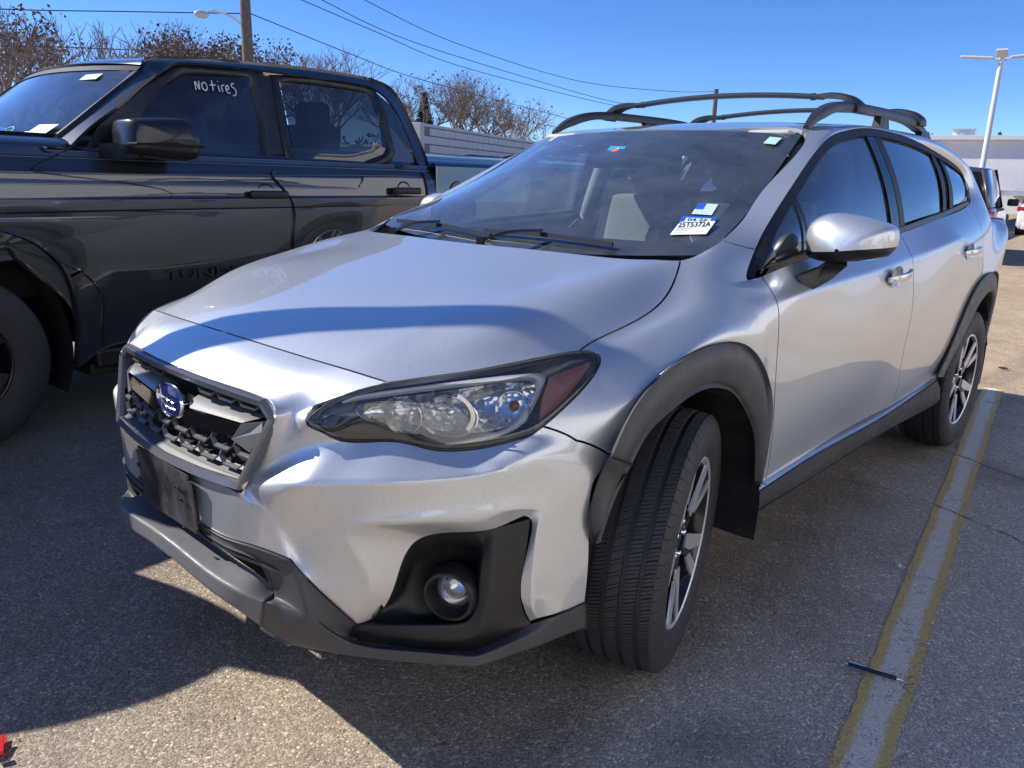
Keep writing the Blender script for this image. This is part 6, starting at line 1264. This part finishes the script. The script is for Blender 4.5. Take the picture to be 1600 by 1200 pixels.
# mirror
M2 = empty('door_mirror'); M2.parent = TRK
loop = TR_MIR; c = np.mean(np.array(loop), axis=0); rows = []
for dx, f in ((.055,.55),(.045,.80),(.02,.95),(-.03,1.0),(-.13,.98),(-.19,.9),(-.205,.5),(-.21,.02)): rows.append([(q[0]+dx, q[1], q[2]) for q in [tuple(c+(np.array(p)-c)*f) for p in spline(loop, 3, True)]])
rows.insert(0, [tuple(c+(np.array(p)-c)*.02+np.array((.058,0,0))) for p in spline(loop, 3, True)])
MB2 = mat('mirror_shell', (.020,.020,.021), .28, .1, .25, .2)
auto_smooth(loft('mirror_cap', rows, MB2, M2, True, closed=True), 60)
bm = bmesh.new(); sweep(bm, [(.95,.58,1.335),(1.06,.62,1.340),(1.13,.66,1.345)], [(-.055,-.035),(-.055,.03),(.055,.035),(.055,-.035)]); auto_smooth(bm_obj('mirror_arm', bm, BLACKP, M2), 50)
bm = bmesh.new(); box(bm, (1.155,.74,1.372), (.18,.34,.012), None, .004); bm_obj('mirror_seam', bm, BLACK, M2)
# wheels
T_RIM = revolve('rim', [(-.1,.24),(.05,.225),(.10,.235),(.118,.243),(.120,.250),(.112,.258)], RIMD)
T_TYRE = revolve('tyre', [(-.115,.25),(-.132,.29),(-.135,.34),(-.125,.395),(-.11,.410),(-.06,.4145),(-.058,.405),(-.050,.405),(-.048,.415),(-.004,.416),(-.003,.406),(.005,.406),(.006,.416),(.048,.415),(.05,.405),(.058,.405),(.06,.4145),(.11,.410),(.125,.395),(.135,.34),(.132,.29),(.115,.25)], RUBBER, 96)
T_SP = prism_me('spoke', [(-.035,.06),(-.028,.13),(-.050,.235),(.050,.235),(.028,.13),(.035,.06)], lambda r: .04+.06*(r/.25), lambda r: .075+.035*(r/.25), RIMD)
T_HUB = revolve('hub', [(.02,.08),(.085,.075),(.095,.06),(.10,.03),(.10,.0005)], RIMD)
T_BACK = revolve('wheel_back', [(-.02,.23),(-.02,.001)], BLACK)
for x, y, flip in ((.865,-.21,0),(-.865,-.21,1),(.865,3.55,0),(-.865,3.55,1)):
    W_ = empty('wheel', (x,y,.414), math.pi if flip else 0); W_.parent = TRK
    for me, nm in ((T_TYRE,'tyre'),(T_RIM,'rim'),(T_HUB,'hub'),(T_BACK,'backing')): link_mesh(nm, me, None, W_, False)
    for k in range(6): o = link_mesh('spoke', T_SP, None, W_, False); o.matrix_local = Matrix.Rotation(2*math.pi*k/6, 4, 'X')
# badges, writing and papers on the glass
fm = lambda o, x, y: frame_mat(o, x, y)
text_mesh('door_lettering', 'TUNDRA', .070, mat('badge_black', (.016,.018,.022), .3), TRK, mat4=fm((1.014,1.05,.728), (0,1,0), (0,0,1)), ext=.0022, sx=1.9)
text_mesh('cab_badge', 'SR5', .038, mat('badge_black2', (.006,.006,.006), .3), TRK, mat4=fm((.985,2.52,1.325), (0,1,0), (0,0,1)), ext=.004, sx=1.3)
CHALK = mat('window_marker_white', (.80,.80,.78), .7)
def scrawl(name, strokes, o, x, y, size, m, par, r_=.0035):
    M_ = frame_mat(o, x, y); bm = bmesh.new()
    for st_ in strokes:
        tube(bm, [M_ @ Vector((a*size, b*size, 0)) for a, b in spline([(p[0],p[1]) for p in st_], 4)], r_, 5)
    return bm_obj(name, bm, m, par, True)
NOT = [[(0,0),(.02,.35),(.06,.75),(.2,.5),(.35,.1),(.42,.5),(.45,.85)],[(.95,.8),(.70,.6),(.72,.2),(.95,.05),(1.15,.3),(1.12,.65),(.95,.8)],[(1.75,1.05),(1.72,.6),(1.70,.1)],[(1.45,.6),(1.75,.62),(2.05,.68)],[(2.3,.65),(2.32,.3),(2.34,.08)],[(2.36,1.0),(2.37,1.04)],[(2.65,.08),(2.66,.6),(2.75,.7),(2.95,.75)],[(3.05,.35),(3.35,.45),(3.3,.75),(3.08,.6),(3.05,.25),(3.2,.05),(3.4,.1)],[(4.0,1.0),(3.75,.95),(3.72,.7),(3.98,.5),(4.05,.2),(3.85,-.12),(3.62,-.1)]]
up = (Vector(TR_WINF[3])-Vector(TR_WINF[1])); up.y = 0
scrawl('window_writing', NOT, (.838,1.125,1.672), (0,1,0), (-.33,0,1), .060, CHALK, TRK, .0036)
PAPER = mat('paper_white', (.80,.80,.80), .7); MINT = mat('sticker_mint', (.45,.70,.60), .5); INK = mat('print_black', (.02,.02,.03), .6); BLUEP = mat('print_blue', (.02,.10,.50), .5)
def tws(u_, f): # point on the pickup windscreen
    p = Vector(spline(wl, 4)[int(f*16)]); return Vector((p.x*u_, p.y-(.10)*(1-u_*u_)-.006, p.z+.018*f*(1-u_*u_)+.006))
def sheet4(name, pts, m, par, t=.0006):
    bm = bmesh.new(); q = [bm.verts.new(p) for p in pts]; bm.faces.new(q); return bm_obj(name, bm, m, par)
d1 = (tws(.90,.5)-tws(.90,.1)).normalized()
o_ = tws(.86,.14); xdir = Vector((-1,-.12,0)).normalized()
sheet4('stock_tag', [o_+Vector((.02,0,.0)), o_+Vector((.02,0,0))+xdir*.17, o_+Vector((.05,0,0))+xdir*.17+d1*.085, o_+Vector((.05,0,0))+d1*.085], PAPER, TRK)
sheet4('stock_sticker', [o_+xdir*.18-d1*.05, o_+xdir*.27-d1*.05, o_+xdir*.24+d1*.03, o_+xdir*.13+d1*.03], mat('sticker_lilac', (.50,.52,.75), .6), TRK)
o2 = tws(.72,.86); sheet4('top_sticker', [o2, o2+xdir*.15, o2+xdir*.15+d1*.05, o2+d1*.05], MINT, TRK)
scrawl('circled_mark', [[(1*math.cos(a)*.9, math.sin(a)*1.1) for a in np.linspace(0,2*math.pi,14)], [(-.3,-.4),(0,.0),(-.2,.5)], [(0,0),(.4,.1),(.1,-.3)]], tws(.50,.16)+Vector((0,-.004,.004)), (-1,-.1,0), tuple(d1), .05, mat('marker_mint', (.5,.8,.7), .6), TRK, .003)
# ---------------------------------------------------------------- generic distant cars
def far_car(loc, rz, L, W, H, paint, label, cat, suv=True, rails=False, group=None):
    K = empty('parked_car', loc, rz, label=label, cat=cat, group=group)
    # local: x right, y forward, origin at centre; half cage mirrored by lofting full sections
    hw = W/2; belt = H*(.60 if suv else .64); zb = .28 if suv else .20; r = .36 if suv else .32
    f, b = L/2, -L/2
    st = [(b,.86,zb+.10,belt*.92),(b+.10,.95,zb,belt*.99),(b+.5,1.0,zb,belt),(b+1.4,1.0,zb,belt),(0,1.0,zb,belt*.985),(f-1.5,1.0,zb,belt*.96),(f-1.1,.99,zb,belt*.90),(f-.5,.95,zb,belt*.86),(f-.12,.86,zb+.02,belt*.78),(f,.72,zb+.12,belt*.62)]
    rows = []
    for y, ws, z0, z1 in spline(st, 3):
        h_ = hw*ws; rows.append([(sx*q[0]*h_, y, z0+(z1-z0)*q[1]) for sx, q in [(1,(.0,0)),(1,(.90,0)),(1,(.985,.12)),(1,(1,.45)),(1,(.995,.72)),(1,(.95,.93)),(1,(.82,1.0)),(1,(0,1.02)),(-1,(.82,1.0)),(-1,(.95,.93)),(-1,(.995,.72)),(-1,(1,.45)),(-1,(.985,.12)),(-1,(.90,0))]])
    o = loft('body', rows, paint, K, True, closed=True)
    bm = bmesh.new(); bm.from_mesh(o.data); bmesh.ops.holes_fill(bm, edges=[e for e in bm.edges if e.is_boundary]); bm.to_mesh(o.data); bm.free(); auto_smooth(o, 40)
    # greenhouse: roof panel plus glass band
    tb = b+(.12 if suv else .75); tf = f-(1.35 if suv else 1.45); rb = tb+(.38 if suv else .55); rf = tf-.75
    gl = glass('far_glass', (.05,.06,.07), 1, .02)
    lo = [(hw*.86,tb,belt-.03),(hw*.92,tb+.6,belt-.02),(hw*.92,0,belt-.03),(hw*.88,tf-.5,belt-.05),(hw*.70,tf,belt-.06)]
    hi = [(hw*.62,rb,H-.05),(hw*.70,rb+.35,H-.01),(hw*.70,0,H),(hw*.68,rf-.2,H-.01),(hw*.58,rf,H-.05)]
    lo = spline(lo,4); hi = spline(hi,4); ring_lo = lo+[(-x,y,z) for x,y,z in lo[::-1]]; ring_hi = hi+[(-x,y,z) for x,y,z in hi[::-1]]
    mid = [tuple((a[i]+c[i])/2*(1.025 if i == 0 else 1) for i in range(3)) for a, c in zip(ring_lo, ring_hi)]
    loft('glazing', [ring_lo, mid, ring_hi], gl, K, True, closed=True)
    c = [(x*.02, y*.9+.0, H+.015) for x,y,z in ring_hi]; m2 = [(x*.6, y*.97, H+.012) for x,y,z in ring_hi]
    lip = [(x*1.02, y*1.01, z-.03) for x,y,z in ring_hi]
    loft('roof', [lip, ring_hi, m2, c], paint, K, True, closed=True)
    for sx in (1,-1):
        for (a, c_) in ((0,0),(8,8),(11,12),(16,16)):
            bm = bmesh.new(); tube(bm, [(sx*(lo[a][0]+.006),lo[a][1],lo[a][2]),(sx*(hi[c_][0]+.006),hi[c_][1],hi[c_][2])], .035 if a in (0,16) else .025, 6); bm_obj('pillar', bm, paint if a in (0,16) else SEAL, K, True)
        for y in (b+.85, f-.9):
            Wh = empty('wheel', (sx*(hw-.10),y,r), 0 if sx > 0 else math.pi); Wh.parent = K
            link_mesh('tyre', FT, None, Wh, False).scale = (1,r/.35,r/.35); link_mesh('rim', FR_, None, Wh, False).scale = (1,r/.35,r/.35)
            bm = bmesh.new(); tube(bm, [(sx*(hw*1.001-.02),y+(r+.055)*math.cos(a),r+(r+.055)*math.sin(a)) for a in np.linspace(-.15,math.pi+.15,16)], .03, 6); bm_obj('arch_trim', bm, TRIM if suv else paint, K, True)
            bm = bmesh.new(); bmesh.ops.create_circle(bm, cap_ends=True, segments=28, radius=r+.05, matrix=Matrix.Translation((sx*(hw*1.0+.0015),y,r))@Matrix.Rotation(R(90),4,'Y')); bm_obj('wheel_well', bm, BLACK, K)
        bm = bmesh.new(); box(bm, (sx*hw*.80,b+.07,belt*.83), (hw*.36,.16,.13 if not suv else .17), Matrix.Rotation(R(sx*12),3,'Z'), .03); auto_smooth(bm_obj('tail_light', bm, TAIL, K), 40)
        bm = bmesh.new(); box(bm, (sx*hw*.72,f-.16,belt*.66), (hw*.40,.16,.12), Matrix.Rotation(R(-sx*22),3,'Z'), .03); auto_smooth(bm_obj('headlight', bm, HLC, K), 40)
        bm = bmesh.new(); box(bm, (sx*(hw+.10),tf-.62,belt+.05), (.20,.10,.14), None, .03); auto_smooth(bm_obj('door_mirror', bm, BLACKP, K), 40)
        if rails: bm = bmesh.new(); tube(bm, [(sx*hw*.62,rb+.15,H+.0),(sx*hw*.62,rb+.35,H+.06),(sx*hw*.62,rf-.6,H+.07),(sx*hw*.62,rf-.25,H+.01)], .022, 6); bm_obj('roof_rail', bm, RAILM, K, True)
    bm = bmesh.new(); box(bm, (0,b+.045,zb+.10), (W*.80,.10,.22), None, .03); auto_smooth(bm_obj('rear_bumper', bm, TRIM if suv else paint, K), 40)
    bm = bmesh.new(); box(bm, (0,b+.02,belt*.62), (.32,.03,.16), None, .004); bm_obj('number_plate', bm, PAPER, K)
    bm = bmesh.new(); box(bm, (0,f-.02,zb+.28), (W*.55,.06,.20), None, .02); bm_obj('grille', bm, BLACKP, K)
    return K
FT = revolve('tyre', [(-.1,.22),(-.108,.28),(-.10,.335),(-.08,.348),(.08,.348),(.10,.335),(.108,.28),(.1,.22)], RUBBER, 32)
FR_ = revolve('rim', [(.06,.22),(.098,.225),(.085,.19),(.06,.10),(.075,.05),(.078,.001)], SATIN, 32)
p_beige = car_paint('brown_grey_paint', (.13,.115,.10), .5, .35, .1, .1); p_white = car_paint('white_paint', (.75,.75,.74), .0, .4, 0, .1); p_red = car_paint('maroon_paint', (.12,.012,.018), .35, .35, .1, .05); p_black = car_paint('black_paint', (.012,.013,.015), .2, .35, .1, .06); p_pink = car_paint('rose_paint', (.30,.07,.09), .3, .4, .05, .1)
far_car((-2.74,16.45,0), R(8), 4.6, 1.86, 1.68, p_beige, 'grey brown suv seen from behind, parked beyond the silver car', 'car')
far_car((-2.55,28.2,0), R(3), 4.7, 1.84, 1.48, p_white, 'white sedan with red tail lamp at the right edge', 'car', suv=False)
far_car((-3.0,37.0,0), R(3), 4.6, 1.84, 1.60, p_pink, 'rose red car farthest back behind the white sedan', 'car', suv=False)
far_car((-9.8,9.8,0), R(5+180), 4.8, 1.92, 1.62, p_black, 'black suv with roof rails half hidden behind the pickup bed', 'car', rails=True)
# cars of the next rows, out of the picture, whose reflections show in the paint
far_car((5.6,.9,0), R(186), 4.6, 1.84, 1.50, p_white, 'unseen white sedan parked off to the right of the silver car', 'car', suv=False)
far_car((9.5,-7.0,0), R(96), 4.6, 1.86, 1.66, p_black, 'black suv parked behind the camera in the next row', 'car')
far_car((3.8,-8.6,0), R(6), 4.6, 1.84, 1.48, p_white, 'unseen white sedan parked in the row facing the silver car', 'car', suv=False)
SB = empty('bounce_building', (8.9,1.5,0), label='unseen white building added right of the silver car to bounce sunlight onto it', cat='building')  # white building added out of view to bounce sunlight onto the shaded side
for nm, c_, s_, m_ in (('wall',(3,0,2.8),(6,30,5.6),BW),('coping',(3,0,5.68),(6.3,30.3,.16),TRIMW),('door_glass',(-.03,-6,1.2),(.06,2.0,2.4),GLASS_D),('door_glass',(-.03,5,1.2),(.06,2.0,2.4),GLASS_D),('bounce_base_band',(-.03,0,.2),(.07,30,.4),mat('bounce_base_grey', (.25,.25,.25), .8))):  # walls and door glass of the added bounce building
    bm = bmesh.new(); box(bm, c_, s_); bm_obj(nm, bm, m_, SB)
# ---------------------------------------------------------------- unseen maroon car added and shaped to throw the shadow across the bonnet
MA = empty('shadow_caster', (0,0,0), label='unseen maroon car shape with raised lid, added to cast the shadow on the silver car front', cat='car')
Ah = Vector((math.sin(SUN_AZ), -math.cos(SUN_AZ), 0)); Dh = Vector((-math.cos(SUN_AZ), -math.sin(SUN_AZ), 0))
def PD(a, D_, z): return Ah*a+Dh*D_+Vector((0,0,z))
prof = [(.37,.25),(.37,.716),(.385,.84),(.41,.97),(.45,1.12),(.54,1.315),(.62,1.362),(.74,1.35),(.89,1.287),(1.04,1.17),(1.15,1.07),(1.45,.98),(1.8,.92),(2.1,.80),(2.15,.25)]
prof = spline(prof, 3); rows = []
for D_, f, dz in ((2.06,.80,-.10),(2.08,.95,-.02),(2.12,1.0,0),(2.5,1.0,.0),(3.2,1.0,.02),(4.2,.98,.0),(5.6,.96,-.1),(6.0,.8,-.3)):
    rows.append([tuple(PD(1.25+(a-1.25)*f, D_, .25+(z-.25)*(1 if f > .9 else .92)+dz*(z-.25))) for a, z in prof])
o = loft('body', rows, p_red, MA, True)
bm = bmesh.new(); bm.from_mesh(o.data); bmesh.ops.holes_fill(bm, edges=[e for e in bm.edges if e.is_boundary]); bm.to_mesh(o.data); bm.free(); auto_smooth(o, 40)
def zb(b, D_): return (b+.6157*D_)/.788
lid = [(.670,1.98,-.30,.140),(.690,1.95,-.06,.108),(.730,1.88,.04,.135),(.738,1.84,.14,.145),(.702,1.76,.30,.125),(.660,1.66,.45,.170),(.630,1.56,.65,.140),(.622,1.50,.85,.115),(.612,1.46,1.0,.085),(.605,1.45,1.10,.07)]  # outline laid out from the shadow band it has to cast
vs = []; fs = []
for a, D_, b, w in lid:
    for dd in (0,.04,.30,.34):
        ww = w/2*(.9 if dd in (0,.34) else 1)
        for sgn in (-1,1): vs.append(tuple(PD(a+sgn*ww, D_+dd, zb(b, D_)+dd*.781)))
n = 8
for i in range(len(lid)-1):
    q = [0,1,3,5,7,6,4,2]
    for k in range(8): fs.append((i*n+q[k], i*n+q[(k+1)%8], (i+1)*n+q[(k+1)%8], (i+1)*n+q[k]))
fs.append((0,1,3,5,7,6,4,2)); fs.append(tuple((len(lid)-1)*n+q for q in (0,1,3,5,7,6,4,2)))
mesh_obj('shadow_lid', vs, fs, p_red, MA)
for a, D_ in ((.62,2.9),(1.9,2.9),(.62,5.1),(1.9,5.1)):
    Wh = empty('wheel', tuple(PD(a, D_, .35))); Wh.parent = MA; Wh.rotation_euler = (0,0,math.atan2(Ah.y,Ah.x)+(math.pi if a < 1 else 0)); link_mesh('tyre', FT, None, Wh, False); link_mesh('rim', FR_, None, Wh, False)
# ---------------------------------------------------------------- papers on the silver car's screen
WSG = [ws_point(f, x)+Vector((0,0,-.004)) for f in np.linspace(0,1,60) for x in np.linspace(-1,1,120)]
def to_glass(p):
    p = Vector(p); g = sorted(WSG, key=lambda w: (w-p).length_squared)[:3]
    a, b, c = g; n0 = (b-a).cross(c-a)
    if n0.length < 1e-9: return a
    n0.normalize(); return p-n0*(p-a).dot(n0)
def quad_sticker(name, q, m, par, off=.004, grid=None):
    q = [to_glass(p) for p in q]
    n_ = (Vector(q[1])-Vector(q[0])).cross(Vector(q[3])-Vector(q[0])).normalized()
    if n_.y > 0: n_ = -n_
    P = [Vector(p)+n_*off for p in q]; P[2] = P[1]+P[3]-P[0]; return sheet4(name, P, m, par), P, n_
def qf(P, u_, v_): return P[0].lerp(P[1], u_).lerp(P[3].lerp(P[2], u_), v_)
def text_on(name, s_, P, n_, u_, v_, h, m, par, sx=1):
    o = qf(P, u_, v_)+n_*.0012; X = (P[1]-P[0]).normalized(); Y = (P[3]-P[0]).normalized(); L = (P[3]-P[0]).length
    text_mesh(name, s_, h*L, m, par, mat4=frame_mat(o, X, Y), ext=.0001, sx=sx)
ST = CAR
o, P, n_ = quad_sticker('stock_tag', STK_NUM, PAPER, ST, .006); text_on('stock_number', '25T5372A', P, n_, .48, .73, .52, INK, o, .52)
for v_, w_ in ((.48,.42),(.40,.40),(.30,.34),(.16,.36)):
    a = [qf(P,.07,v_), qf(P,.07+w_,v_), qf(P,.07+w_,v_+.035), qf(P,.07,v_+.035)]; sheet4('small_print', [p+n_*.0006 for p in a], mat('print_grey', (.35,.35,.36), .7), o)
o, P, n_ = quad_sticker('date_sticker', STK_DATE, BLUEP, ST, .004)
a = [qf(P,.14,.06), qf(P,.86,.06), qf(P,.86,.72), qf(P,.14,.72)]; sheet4('date_field', [p+n_*.0006 for p in a], mat('sticker_sky', (.50,.68,.75), .6), o); text_on('date_print', '04 26', P, n_, .5, .38, .62, INK, o, .95)
o, P, n_ = quad_sticker('inspection_list', STK_LIST, mat('paper_mint', (.62,.78,.74), .6), ST, .004)
a = [qf(P,.0,.45), qf(P,.42,.45), qf(P,.42,1), qf(P,.0,1)]; sheet4('blue_column', [p+n_*.0006 for p in a], BLUEP, o)
for k in range(6): 
    a = [qf(P,.05,.10+k*.15), qf(P,.95,.10+k*.15), qf(P,.95,.115+k*.15), qf(P,.05,.115+k*.15)]; sheet4('ruled_line', [p+n_*.0006 for p in a], mat('rule_ink', (.2,.35,.5), .6), o)
o, P, n_ = quad_sticker('mirror_hanger', STK_T, mat('sticker_cyan', (.03,.30,.62), .5), ST, .004)
bm = bmesh.new(); c = qf(P,.5,.5)+n_*.001; X = (P[1]-P[0]).normalized(); Y = n_.cross(X)
bm.faces.new([bm.verts.new(c+(X*math.cos(t)*.62+Y*math.sin(t))*.024) for t in np.linspace(0,2*math.pi,24,endpoint=False)]); bm_obj('badge_disc', bm, PAPER, o)
bm = bmesh.new(); c = c+n_*.001; bm.faces.new([bm.verts.new(c+(X*math.cos(t)*.62+Y*math.sin(t))*.020) for t in np.linspace(0,2*math.pi,24,endpoint=False)]); bm_obj('badge_disc', bm, mat('sticker_orange', (.62,.16,.05), .5), o)
text_on('badge_letter', 'T', P, n_, .5, .5, .55, INK, o)
quad_sticker('window_sticker', STK_GREEN, MINT, ST, .004)
# ---------------------------------------------------------------- small things on the ground
PEN = empty('pen', (1.2,.36,.011), math.atan2(.03,.13), label='dark blue ballpoint pen with silver tip lying across the parking line', cat='pen')
for nm, x0, x1, ra, rb_, m_ in (('barrel',.0,.085,.0048,.0055,mat('pen_blue', (.015,.025,.07), .25)),('grip',.085,.120,.0062,.0058,RUBBER),('tip',.120,.137,.0052,.0009,CHROME),('button',-.010,.0,.003,.003,CHROME)):
    bm = bmesh.new(); tube(bm, [(x0,0,0),(x1,0,0)], [ra,rb_], 14); auto_smooth(bm_obj(nm, bm, m_, PEN), 40)
bm = bmesh.new(); box(bm, (.022,-.0,.0075), (.042,.0045,.0016)); bm_obj('clip', bm, CHROME, PEN)
def rock(loc, s3, m, label, cat, seed):
    bm = bmesh.new(); bmesh.ops.create_icosphere(bm, subdivisions=2, radius=1); rn = random.Random(seed)
    for v in bm.verts: v.co = Vector((v.co.x*s3[0], v.co.y*s3[1], v.co.z*s3[2]))*rn.uniform(.75,1.15)
    o = bm_obj('stone' if cat == 'stone' else 'leaf_scrap', bm, m, None); o.location = loc; setp(o, label, cat)
rock((1.11,1.07,.010), (.012,.010,.008), mat('stone_pale', (.62,.58,.50), .8), 'pale chip of stone beside the parking line', 'stone', 1)
rock((.65,4.92,.010), (.035,.012,.008), mat('leaf_dark', (.05,.035,.03), .8), 'small dark scrap lying on the sunlit concrete behind the car', 'debris', 2)
CL = empty('plastic_clip', (-.03,-1.335,.006), R(-18), label='red plastic clip on the yellow line in the bottom left corner', cat='clip')
RP = mat('red_plastic', (.62,.018,.02), .3)
bm = bmesh.new(); box(bm, (-.01,0,.012), (.055,.020,.004), Matrix.Rotation(R(14),3,'Y'), .001); box(bm, (-.018,.0,.002), (.06,.026,.004), None, .001); bm_obj('clip_arm', bm, RP, CL)
bm = bmesh.new(); box(bm, (.020,.0,.016), (.014,.022,.006), Matrix.Rotation(R(-20),3,'Y'), .001); bm_obj('clip_jaw', bm, RP, CL)
rn = random.Random(44); CH = []
vs = []; fs = []
for _ in range(900):
    x, y = rn.uniform(-2.5,2.6), rn.uniform(-1.8,3.8); s_ = rn.uniform(.0012,.0042); i0 = len(vs); a = rn.uniform(0,6.28)
    for k in range(4): vs.append((x+s_*math.cos(a+k*1.57)*rn.uniform(.6,1.2), y+s_*math.sin(a+k*1.57)*rn.uniform(.6,1.2), .002))
    vs.append((x,y,.002+s_*.7)); fs += [(i0,i0+1,i0+4),(i0+1,i0+2,i0+4),(i0+2,i0+3,i0+4),(i0+3,i0,i0+4)]
mesh_obj('grit', vs, fs, mat('grit_grey', (.30,.28,.25), .9), None, False, kind='stuff', label='loose grit scattered over the asphalt')
